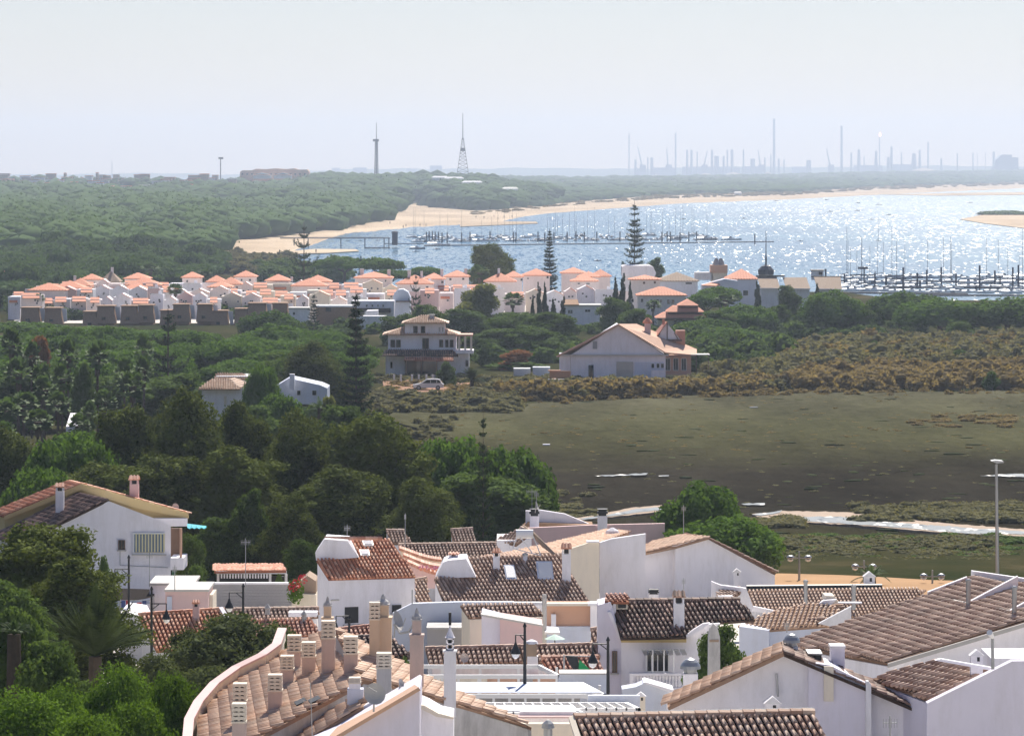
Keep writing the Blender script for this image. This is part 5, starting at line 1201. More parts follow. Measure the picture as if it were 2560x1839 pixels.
for i in range(15):
    oo = link('baluster', bb, W(1586 + i * 8.0, 1718, 184.75) - Vector(N['o']), N); oo.parent = b_
bx(1576, 1718, 1705, 1726, 184.6, 2.4).build('balcony', M['white'], N); bx(1574, 1682, 1584, 1722, 184.55, .35).build('pier', M['white'], N)
mb = MB()
for i in range(7): mb.prism(P3([(1604 + i * 16, 1622, 184.6), (1616 + i * 16, 1622, 184.6), (1622 + i * 16, 1634, 186.8), (1610 + i * 16, 1634, 186.8)]), (0, 0, -.05))
mb.build('awning_slats', M['metal'], N)
for q in (1632, 1660, 1684): MB().tube(W(q, 1625, 184.7), W(q, 1719, 184.7), .03, .03, 5).build('awning_post', M['steelwhite'], N)
chimney(N, 1697, 1479, 1560, 27, standing(1697, 1560, pl3), 'tile', 'white', 't_dark')
q = standing(1540, 1530, pl3) - .2; bx(1516, 1500, 1540, 1534, q, 1.2).build('roof_box', M['white'], N); bx(1541, 1505, 1569, 1522, q + .1, 1.0).build('roof_box', M['cream'], N); bx(1545, 1508, 1565, 1519, q + .04, .1).build('vent_grille', M['dark'], N)
roof3(N, P3([(1512, 1501, q - .2), (1572, 1503, q - .2), (1568, 1485, q + 1.2), (1515, 1485, q + 1.2)]), 't_red', 0.22, 0.35); bx(1527, 1504, 1533, 1512, q - .02, .1).build('vent_grille', M['dark'], N)

# low white garden walls right of the balcony
o = house('courtyard_wall', 'low white courtyard walls with a sloping coping below the balcony', 'wall', 1620, 1740, 172)
wallpx(o, [(1558, 1790), (1555, 1722), (1590, 1716), (1612, 1706), (1680, 1730), (1700, 1745), (1700, 1790)], 170, 'blue', 1.2); wallpx(o, [(1608, 1706), (1614, 1704), (1684, 1724), (1680, 1732)], 169.8, 'white', 1.6, 'coping')  # pale blue puts the shade into the colour of these white walls
chimney(o, 1602, 1728, 1790, 22, 166, 'house', 'cream')
o, pd = lowroof('chimney_house', 'small lean-to carrying a tall white chimney with a round metal dome', 'house', [(1700, 1760), (1745, 1738), (1790, 1760), (1700, 1785)], 't_peach', 162, 0, 14)
chimney(o, 1726, 1643, 1745, 36, 161, 'dome')
o = thing('brick_pillar', 'weathered grey pointed pillar rising in front of the leafy tree', 'pillar', tuple(W(1785, 1710, 168)))
wp = [W(1770, 1712, 168), W(1801, 1712, 168), W(1800, 1592, 168), W(1793, 1566, 168), W(1783, 1558, 168), W(1775, 1570, 168), W(1771, 1592, 168)]; MB().prism(wp, (0, .5, 0)).build('shaft', M['greywall'], o)
MB().prism(P3([(1774, 1598, 167.97), (1797, 1598, 167.97), (1797, 1604, 167.97), (1774, 1604, 167.97)]), (0, .1, 0)).build('band', M['terrgrey'], o)

# --- roofs to the right
o, pr = lowroof('long_house', 'long tan tiled roof with grey ridge running toward the promenade', 'house', [(1869, 1476), (2130, 1471), (2316, 1472), (2288, 1496), (2130, 1546), (1943, 1528), (1884, 1518)], 't_peach', 243, 8, 20, anchor=(2050, 1530), ridge=False)
MB().tube(W(1866, 1469, 254), W(2205, 1466, 254), .2, .2, 8).build('ridge_pipe', M['dark'], o)
LH = o
for a, b, c, w_ in ((2014, 1450, 1510, 10), (2134, 1461, 1503, 11)): chimney(o, a, b, c, w_, 243, 'pipe', 'metal')
chimney(o, 2173, 1427, 1464, 26, 255, 'house', label='white gabled chimney with dark opening')
p_ = P3([(1880, 1528, 238), (1884, 1515, 238), (1943, 1527, 238), (1943, 1534, 238)]); MB().prism(p_, (0, .4, 0)).build('fascia', M['white'], o)
o = house('dormer', 'small brown roofed dormer with bright sill between dark roof and long tan roof', 'dormer', 1820, 1490, 236)
wallpx(o, [(1779, 1530), (1779, 1453), (1802, 1462), (1866, 1470), (1885, 1520)], 236, 'white', .5); roof3(o, P3([(1790, 1492, 234.5), (1830, 1494, 234.5), (1866, 1471, 237), (1808, 1463, 237)]), 't_brown', 0.24, 0.4); bx(1795, 1489, 1832, 1495, 234.2, .5).build('sill', M['white'], o)
o, pb = lowroof('white_block_house', 'pale blue sided house with flat peach roof and white dormer, behind the leafy tree', 'house', [(1845, 1562), (1940, 1524), (2060, 1502), (2130, 1545), (2075, 1562), (1922, 1573)], 't_peach', 203, -12, 15, 'blue', anchor=(1922, 1573), ridge=False)
wallpx(o, [(1848, 1720), (1848, 1565), (1922, 1575), (1922, 1720)], 202.4, 'blue', 3, 'side_wall', .4); wallpx(o, [(2000, 1540), (2060, 1500), (2092, 1498), (2056, 1530), (2010, 1552)], 206, 'white', .4, 'dormer_wall'); wallpx(o, [(2060, 1500), (2062, 1488), (2086, 1489), (2096, 1506)], 206.5, 'cream', 1.5, 'dormer_wall')
roof3(o, P3([(2045, 1553, 203), (2110, 1515, 207), (2094, 1508, 209), (2020, 1545, 205)]), 't_brown', .24, .4); wallpx(o, [(2046, 1558), (2128, 1515), (2128, 1552), (2080, 1566)], 202.8, 'white2', .3, 'dormer_side')
bx(2070, 1505, 2155, 1508, 207, .4).build('ledge', M['white'], o)
antenna(1967, 1552, 1580, 201, 'short dark aerial on the pale blue sided house', 12)

BR = house('hall', 'large hall under one wide weathered roof falling to the left', 'building', 2350, 1560, 190)
plb = PL(2218, 1655, 166, -72, 14)
q_ = [(1993, 1600), (2150, 1545), (2310, 1491), (2430, 1442), (2600, 1467), (2640, 1530), (2600, 1539), (2560, 1551), (2218, 1655), (2000, 1616)]
pts = [hitp(a, b, plb) for a, b in q_]; 
roof3(BR, pts, 't_brown', 0.30, 0.45)
MB().drop(shrink(pts, .985, -.2), -.5).build('wall', M['white'], BR)
e0, e1 = hitp(2430, 1440, plb), hitp(2600, 1465, plb); MB().prism([e0, e1, e1 + Vector((0, .4, 0)), e0 + Vector((0, .4, 0))], (0, 0, .25)).build('parapet', M['white'], BR)
e0, e1 = hitp(2320, 1490, plb), hitp(2418, 1452, plb); MB().prism([e0, e1, e1 + Vector((0, .3, 0)), e0 + Vector((0, .3, 0))], (0, 0, .2)).build('parapet', M['white'], BR)
for (a, b, c, d), lb in zip(((2420, 1512, 2545, 1470), (2525, 1532, 2640, 1494)), ('left', 'right')):
    p, q = hitp(a, b, plb), hitp(c, d, plb); MB().prism([p, q, q + Vector((0, 0, .55)), p + Vector((0, 0, .12))], (0, .3, 0)).build('roof_step', M['white'], BR)
    pz = hitp(a - 35, b - 6, plb); MB().prism([p, pz, pz + Vector((0, .6, 0)), p + Vector((0, .6, 0))], (0, 0, .12)).build('roof_step', M['cap'], BR)
for a, b, c in ((2421, 1448, 1514), (2536, 1466, 1536)): chimney(BR, a, b, c, 12, standing(a, c, plb), 'pipe', 'metal')
for a in range(3):
    p, q = hitp(2219, 1657, plb), hitp(2640, 1532, plb)
MB().prism([p, q, q + Vector((0, 0, -.18)), p + Vector((0, 0, -.18))], (0, -.12, 0)).build('gutter', M['cap'], BR)

RS = house('side_house', 'lilac white walled house with mottled brown roof and birdhouse shaped chimney', 'house', 2400, 1720, 141)
pls = PL(2328, 1748, 138, -58, 17); q_ = [(2180, 1694), (2338, 1650), (2478, 1674), (2328, 1748)]; pts = [hitp(a, b, pls) for a, b in q_]; roof3(RS, pts, 't_brown', 0.26, 0.42, mode='single')
MB().drop(shrink(pts, .97, -.2), -.5).build('wall', M['lilac'], RS)
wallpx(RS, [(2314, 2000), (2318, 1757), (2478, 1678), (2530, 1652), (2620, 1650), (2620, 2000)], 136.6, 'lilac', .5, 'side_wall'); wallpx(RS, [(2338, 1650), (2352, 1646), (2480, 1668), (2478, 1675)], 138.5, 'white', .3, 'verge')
bx(2478, 1645, 2620, 1700, 139, 3).build('rear_wall', M['white2'], RS)
chimney(RS, 2441, 1622, 1685, 30, standing(2441, 1680, pls) - .3, 'house', label='white chimney shaped like a birdhouse')
o = thing('wall_lamp', 'slim street lamp head on a post rising behind the birdhouse chimney', 'lamp', tuple(W(2482, 1670, 136.3))); MB().tube(W(2482, 1672, 136.3), W(2481, 1590, 136.3), .06, .05, 6).build('post', M['metal'], o); MB().tube(W(2481, 1592, 136.3), W(2474, 1580, 136), .07, .11, 8).build('lamp_head', M['steelwhite'], o)

GF = house('gable_house', 'foreground white house with wide gable wall and tan tiled verge', 'house', 2000, 1780, 141)
wallpx(GF, [(1670, 2000), (1672, 1770), (1957, 1636), (2050, 1660), (2075, 1663), (2168, 1710), (2396, 1820), (2500, 1875), (2500, 2000)], 140, 'white', 2.2, 'wall')
wallpx(GF, [(2021, 2000), (2021, 1654), (2075, 1662), (2168, 1708), (2168, 2000)], 139.6, 'lilac', .42, 'stepped_wall')  # lilac paints the change of shading at the wall corner
roof3(GF, P3([(1668, 1766, 139.4), (1957, 1630, 139.4), (1957, 1608, 142.4), (1668, 1741, 142.4)]), 't_peach', 0.26, 0.4, mode='single')
roof3(GF, P3([(1957, 1630, 139.4), (2400, 1818, 139.4), (2400, 1797, 142.2), (1957, 1609, 142.2)]), 't_dark', 0.26, 0.4, thick=.1)
chimney(GF, 1979, 1582, 1648, 30, 141.5, 'dome'); bx(2022, 1634, 2054, 1660, 141, .8).build('flue_box', M['dark'], GF); bx(2020, 1632, 2056, 1636, 140.8, 1.2).build('flue_cover', M['metal'], GF); bx(2078, 1618, 2112, 1700, 142, .7).build('chimney', M['lilac'], GF); bx(2076, 1614, 2114, 1620, 141.9, .9).build('chimney_cap', M['white2'], GF)
bx(2060, 1665, 2084, 1752, 139.45, .2).build('flue_strip', M['cream'], GF); chimney(GF, 1931, 1738, 1790, 36, 138, 'house', label='small white gabled vent low on the wall')
MB().tube(W(1941, 1682, 139.9), W(1945, 1740, 139.9), .04, .04, 5).build('vent_pipe', M['metal'], GF)
wallpx(GF, [(2165, 1702), (2172, 1702), (2178, 1710), (2178, 2000), (2165, 2000)], 139.3, 'white2', .3, 'pilaster')
o = antenna(2225, 1788, 1900, 136, 'tv aerial on a mast in front of the foreground gable wall', 34)

# --- bottom roof
FR = house('tiled_house', 'foreground house showing only its red brown tiled roof at the bottom edge', 'house', 1740, 1830, 125)
plf = PL(1740, 1839, 123.5, 15, 25); q_ = [(1434, 1794), (2034, 1781), (2092, 1905), (1478, 1925)]; pts = [hitp(a, b, plf) for a, b in q_]
roof3(FR, pts, 't_tan', 0.235, 0.40, mode='single', ridge=True); MB().drop(shrink(pts, .98), -.5).build('wall', M['white'], FR)
MB().prism([hitp(1434, 1793, plf), hitp(1478, 1925, plf), hitp(1462, 1925, plf), hitp(1422, 1800, plf)], (0, 0, .1)).build('verge', M['cream'], FR)
p, q = hitp(1434, 1791, plf), hitp(2034, 1778, plf); MB().prism([p, q, q + Vector((0, .3, 0)), p + Vector((0, .3, 0))], (0, 0, .1)).build('ridge_flashing', M['dark'], FR)

# --- the curved apartment roof at lower left with its many chimneys
LC = house('apartment_building', 'cream apartment building with curved parapet and a crowd of slotted chimneys', 'building', 800, 1720, 142)
ry, rz_ = 133.6, 16.45
nL = None
def plz(az, sl): a_ = Vector((-5.15, 133.6, 16.45)); az, s = R(az), R(sl); d = Vector((math.sin(az), -math.cos(az), 0)); return (a_, Vector((d.x * math.sin(s), d.y * math.sin(s), math.cos(s))))
pL, pR = plz(-84.8, 19), plz(85, 19)
qL = [(500, 1850), (505, 1800), (540, 1745), (600, 1700), (680, 1660), (715, 1625), (760, 1600), (838, 1570), (868, 1640), (905, 1700), (870, 1722), (640, 1845), (590, 1872)]
ptsL = [hitp(a, b, pL) for a, b in qL]; roof3(LC, ptsL, 't_peach', 0.30, 0.42, mode='single'); MB().drop(shrink(ptsL, .995, -.12), -.5).build('wall', M['greywall'], LC)
qR = [(838, 1570), (900, 1606), (1000, 1658), (1139, 1728), (1262, 1784), (1330, 1816), (1322, 1812), (1180, 1770), (1045, 1732), (980, 1711), (905, 1700)]
ptsR = [hitp(a, b, pR) for a, b in qR]; roof3(LC, ptsR, 't_peach', 0.30, 0.42, mode='stuff'); MB().drop(shrink(ptsR, .995, -.12), -.5).build('side_wall', M['greywall'], LC)
# parapet ribbon
mb = MB(); tp = MB(); ed = [(478, 1880), (482, 1830), (505, 1785), (545, 1738), (600, 1698), (665, 1666), (700, 1640), (714, 1600)]
for i in range(len(ed) - 1):
    p, q = hitp(*ed[i], pL), hitp(*ed[i + 1], pL); out = Vector((-.28, .1, 0)); h_ = Vector((0, 0, .42))
    mb.prism([p, q, q + out, p + out], (0, 0, .42)); mb.drop([p + out, q + out, q + out * .2, p + out * .2], -.5)
    tp.prism([p + h_ + out * -.15, q + h_ + out * -.15, q + h_ + out * 1.1, p + h_ + out * 1.1], (0, 0, .07))
mb.build('parapet', M['cream'], LC); tp.build('coping', M['pink'], LC)
c_ = W(694, 1684, 149); MB().prism([W(686, 1690, 149), W(684, 1660, 149), (W(690, 1640, 149)), (W(702, 1632, 149)), W(712, 1636, 149), W(712, 1690, 149)], (0, .25, 0)).build('parapet_end', M['cream'], LC)
for (a, t_, b, w_, st, m_) in ((600, 1707, 1812, 33, 'slot', 'pink'), (598, 1757, 1880, 34, 'slot', 'pink'), (688, 1685, 1776, 34, 'slot', 'pink'), (718, 1638, 1714, 32, 'slot', 'pink'), (736, 1587, 1676, 33, 'slot', 'pink'), (772, 1604, 1686, 33, 'slot', 'pink'), (821, 1551, 1686, 33, 'slot', 'pink'), (877, 1590, 1686, 34, 'slot', 'pink')):
    chimney(LC, a, t_, b, w_, standing(a, b, pL), st, 'pink2')
s_ = standing(821, 1640, pL) + 2.5; chimney(LC, 819, 1490, 1640, 28, s_, 'spire', 'cream2', label='slim cream chimney with small spire')
for (a, t_, b, w_, st, m_, lb) in ((960, 1631, 1714, 36, 'slot', 'greywall', 'stained grey slotted chimney'), (958, 1484, 1650, 42, 'spire', 'cream2', 'broad cream chimney with spire'), (937, 1505, 1646, 26, 'slot', 'cream2', None), (1042, 1518, 1718, 34, 'spire', 'pink2', 'tall stepped chimney with spire'), (1125, 1530, 1754, 30, 'lantern', 'white2', 'white chimney with lantern top and black finial')):
    chimney(LC, a, t_, b, w_, standing(a, b, pR), st, m_, label=lb)
# nearer stepped gables
wallpx(LC, [(770, 2000), (770, 1870), (835, 1842), (1043, 1720), (1049, 1724), (1049, 2000)], 126.5, 'lilac', 3.5, 'gable_wall')
roof3(LC, P3([(820, 1848, 126.1), (1046, 1715, 126.1), (1030, 1706, 129), (800, 1838, 129)]), 't_peach', .3, .42, mode='plain')
roof3(LC, P3([(740, 1862, 129.4), (905, 1764, 129.4), (930, 1740, 130.8), (905, 1730, 132), (730, 1838, 132)]), 't_peach', .3, .42, mode='stuff')
wallpx(LC, [(745, 2000), (760, 1850), (925, 1755), (1030, 1712), (1030, 2000)], 129.5, 'white', .4, 'middle_gable')
dish(LC, 937, 1733, 28, 125.6, 15); dish(LC, 1003, 1706, 11, 129.5, 60)
bx(868, 1722, 908, 1760, 130.2, .5).build('vent_box', M['blue'], LC); chimney(LC, 887, 1692, 1724, 28, 130.4, 'slot', 'white')
MB().tube(W(776, 1706, 128.5), W(781, 1850, 128.5), .02, .02, 4).build('aerial', M['metal'], LC)
for a, b in ((735, 1765), (770, 1760)):
    p = hitp(a, b, pL); MB().prism([p, hitp(a + 25, b - 12, pL), hitp(a + 32, b - 4, pL), hitp(a + 6, b + 8, pL)], (0, 0, .16)).build('skylight', M['dark'], LC)
# white curved vaults under the wedge
o = house('vaulted_annex', 'white curved vault roofs at the foot of the stained grey wall', 'building', 1090, 1800, 128)
wallpx(o, [(1049, 2000), (1050, 1762), (1070, 1770), (1100, 1788), (1133, 1795), (1133, 2000)], 129, 'white', 2.5); wallpx(o, [(1049, 1762), (1060, 1762), (1095, 1782), (1134, 1792), (1134, 1797), (1090, 1790), (1055, 1772)], 128.8, 'cream', .4, 'coping')

# --- walls and terraces in the middle
o = house('courtyard_house', 'pale blue house with plain stepped walls and a big white dish', 'house', 1090, 1560, 208)
wallpx(o, [(982, 1720), (982, 1532), (1030, 1508), (1148, 1504), (1285, 1504), (1285, 1720)], 207, 'blue', .5); bx(1068, 1571, 1196, 1700, 204, 2.5).build('annex', M['block'], o); bx(1066, 1568, 1199, 1572, 203.8, 2.9).build('coping', M['greywall'], o)  # grey box in front coloured to carry the shadow there
dish(o, 996, 1550, 26, 205.5, 70); bx(1029, 1473, 1032, 1510, 206.5, .1).build('pipe', M['metal'], o)
MB().tube(W(985, 1560, 205.3), W(1000, 1582, 205), .06, .06, 5).tube(W(1000, 1582, 205), W(1022, 1578, 205), .06, .06, 5).tube(W(1022, 1578, 205), W(1036, 1556, 205.3), .06, .06, 5).build('cable', M['cap'], o)
o, _ = lowroof('courtyard_house', 'cream walled house with low brown roof below the big brown tiled roof', 'house', [(1151, 1511), (1335, 1509), (1358, 1536), (1172, 1541)], 't_brown', 201, 12, 20, 'cream', ridge=False); bx(1172, 1542, 1356, 1700, 201.3, 2).build('front_wall', M['cream'], o)
for q in (1270, 1310): bx(q, 1545, q + 2, 1600, 201.2, .1).build('pipe', M['cap'], o)
o = house('courtyard_house', 'lilac and pink wall with top edge sloping down to the right', 'wall', 1280, 1590, 197)
wallpx(o, [(1204, 1720), (1204, 1536), (1250, 1547), (1250, 1720)], 196.2, 'lilac', 3); wallpx(o, [(1250, 1720), (1250, 1547), (1356, 1564), (1356, 1720)], 196, 'pink', 3)
MB().prism(P3([(1202, 1534, 195.9), (1358, 1562, 195.9), (1358, 1566, 195.9), (1202, 1539, 195.9)]), (0, .5, 0)).build('coping', M['cap'], o)
o = house('courtyard_house', 'peach panelled wall with white columns under the brown tiled house', 'wall', 1420, 1560, 212)
bx(1358, 1512, 1480, 1565, 212, 2).build('wall', M['peach'], o); bx(1358, 1565, 1480, 1700, 211.8, 2).build('lower_wall', M['blue'], o); bx(1378, 1535, 1390, 1566, 211.6, .4).build('column', M['white'], o); bx(1476, 1512, 1497, 1580, 211.4, 2).build('column', M['white'], o)
bx(1358, 1508, 1500, 1514, 211.5, .6).build('cornice', M['cream'], o); bx(1470, 1508, 1512, 1514, 211, 1).build('cornice', M['white'], o)
MB().tube(W(1361, 1485, 205), W(1361, 1620, 205), .12, .12, 8).build('flue_pipe', M['greywall'], o)
roof3(o, P3([(1362, 1578, 204), (1400, 1580, 204), (1396, 1566, 207), (1362, 1563, 207)]), 'white2', mode='plain')
o = thing('parasol', 'pale green and white parasol on the terrace under the peach wall', 'parasol', tuple(W(1388, 1618, 201)))
MB().lathe(W(1387, 1596, 201), [(.55, 0), (.3, .12), (.02, .24)], 8).build('canopy', plain('pale_green_canvas', (.5, .68, .6)), o); MB().tube(W(1387, 1596, 201), W(1387, 1622, 201), .03, .03, 5).build('pole', M['dark'], o)
lowroof('low_house', 'long low brown roof below the pink wall, running behind the street lamp', 'house', [(1064, 1622), (1494, 1612), (1500, 1642), (1200, 1664), (1075, 1662)], 't_brown', 186, 8, 22, 'white2', anchor=(1300, 1655))
lowroof('low_house', 'red brown roof behind the washing line beside the lilac side wall', 'house', [(1354, 1645), (1494, 1642), (1508, 1682), (1376, 1686)], 't_red', 181, 14, 22, 'white2')
lowroof('low_house', 'sliver of red tiles beside the foot of the lilac side wall', 'house', [(1478, 1574), (1496, 1572), (1500, 1614), (1478, 1616)], 't_brown', 200, 10, 24, 'white2')
lowroof('low_house', 'narrow brown roofs sloping below the white wall with the dark doorway', 'house', [(835, 1575), (930, 1565), (944, 1590), (842, 1600)], 't_red', 206, 12, 20, 'white2')
lowroof('low_house', 'dark shaded roof behind the clustered chimneys', 'house', [(840, 1596), (975, 1590), (1035, 1640), (880, 1650)], 't_dark', 186, 12, 16, 'white2')
o = thing('chimney_pot', 'tan square chimney with rounded white cover beside the street lamp', 'chimney', tuple(W(1328, 1660, 181))); bx(1316, 1608, 1342, 1640, 181, .5).build('shaft', M['terrgrey'], o); bx(1318, 1640, 1345, 1690, 181, .5).build('base', M['white'], o); MB().lathe(W(1329, 1608, 181.25), [(.32, 0), (.26, .12), (.06, .2)], 10).build('cover', M['white'], o)
o = thing('garden_dish', 'white satellite dish lying low before the long brown roof', 'dish', tuple(W(1161, 1655, 183))); dish(o, 1161, 1643, 12, 183)
o = thing('laundry', 'black and bright green cloths drying on a line', 'washing', tuple(W(1446, 1685, 177)))
gm = plain('green_cloth', (.02, .30, .10), .8)
MB().prism(P3([(1414, 1638, 177.2), (1444, 1641, 177.2), (1452, 1680, 177.2), (1438, 1678, 177.2), (1422, 1658, 177.2)]), (0, .04, 0)).build('black_cloth', M['dark'], o); MB().prism(P3([(1448, 1648, 177), (1462, 1660, 177), (1478, 1676, 177), (1475, 1682, 177), (1446, 1679, 177)]), (0, .04, 0)).build('green_cloth', gm, o)
MB().tube(W(1410, 1638, 177.3), W(1490, 1640, 177.3), .02, .02, 4).build('line', M['metal'], o); MB().tube(W(1410, 1636, 177.3), W(1410, 1690, 177.3), .04, .04, 5).build('post', M['metal'], o)
o = house('courtyard_wall', 'blue shaded courtyard wall between the pergolas and the lilac side wall', 'wall', 1445, 1710, 173); wallpx(o, [(1372, 1830), (1400, 1684), (1524, 1686), (1524, 1830)], 172, 'blue', 1); bx(1398, 1682, 1524, 1685, 171.8, 1.3).build('coping', M['cap'], o)  # white wall given a blue tone for the shade on it

# white pergolas: frames of beams and posts
def pergola(label, x0, x1, x2, y0, y1, D, posts, slats, solid=False, px=None):
    """front beam from x0 to x2 at row y1, rear beam x0 to x1 at row y0; rear stands further back"""
    f_, zf = W(x0, y1, D), W(x0, y1, D).z; Db = (H - zf) * F / (y0 - HY); o = thing('pergola', label, 'pergola', tuple(W((x0 + x2) / 2, 1840, D)), 'white pergolas on the terraces')
    a, b, c, d = W(x0, y1, D), W(x2, y1, D), W(x1, y0, Db), W(x0, y0, Db); t_ = .13
    for p, q in ((a, b), (b, c), (c, d)): MB().prism([p, q, q + Vector((0, 0, -t_ * 1.4)), p + Vector((0, 0, -t_ * 1.4))], (0, t_, 0) if abs(p.y - q.y) < .1 else (-t_, 0, 0)).build('beam', M['steelwhite'], o)
    for i in range(posts):
        xx = b.x - (b.x - a.x) * i / posts - .08; MB().box((xx, D + .07, zf - 1.2 - t_), (.11, .11, 2.4)).build('post', M['steelwhite'], o)
        if i % 2 == 0: MB().box((xx * .97, Db + .07, zf - 1.2 - t_), (.11, .11, 2.4)).build('post', M['steelwhite'], o)
    for i in range(slats):
        t2 = (i + .5) / slats; p, q = a.lerp(b, t2), d.lerp(c, t2); MB().prism([p, p + Vector((.06, 0, 0)), q + Vector((.06, 0, 0)), q], (0, 0, -.1)).build('slat', M['steelwhite'], o)
    if solid: MB().prism([a + Vector((0, .2, .02)), b + Vector((-.2, .2, .02)), c + Vector((-.2, -.2, .02)), d + Vector((0, -.2, .02))], (0, 0, .03)).build('sheet_roof', M['blue'], o)
    return o
pergola('open white pergola frame behind the others, nearest the washing line', 1050, 1352, 1402, 1661, 1686, 176, 7, 0)
pergola('long white pergola with closed sheet top and many posts, middle of the three', 1120, 1460, 1516, 1705, 1734, 167, 10, 0, True)
pergola('white slatted pergola nearest the bottom, right part', 1200, 1572, 1602, 1755, 1769, 158, 8, 16)
pergola('white slatted pergola at the bottom beside the cream roof edge', 1240, 1430, 1462, 1763, 1780, 154, 4, 8, True)
o = house('terrace_house', 'white and cream terrace walls beneath the pergolas', 'building', 1330, 1780, 165)
bx(1060, 1690, 1390, 1800, 180.5, .3).build('wall', M['peach'], o); bx(1302, 1690, 1332, 1730, 180.3, .3).build('door', M['block'], o); bx(1090, 1693, 1218, 1710, 180.2, .3).build('sign_panel', M['cream'], o)
bx(1180, 1742, 1450, 1850, 168.5, .3).build('wall', M['block'], o); bx(1300, 1778, 1440, 1900, 151, .4).build('wall', M['white'], o); bx(1290, 1808, 1440, 1900, 145, .4).build('wall', M['cream'], o); bx(1280, 1790, 1440, 1794, 150.6, .5).build('ledge', M['pink'], o)  # first wall toned dark for the shaded gaps between pergola posts
bx(1470, 1738, 1600, 1900, 160, .3).build('wall', M['blue'], o)  # blue tone paints the shadow under the pergolas
MB().lathe(W(1370, 1850, 140), [(.16, 0), (.16, .42), (.24, .46), (.2, .62), (.05, .74)], 12).build('roof_vent', M['metal'], o)
bx(1308, 1824, 1328, 1860, 139, .3).build('flue_box', M['dark'], o)

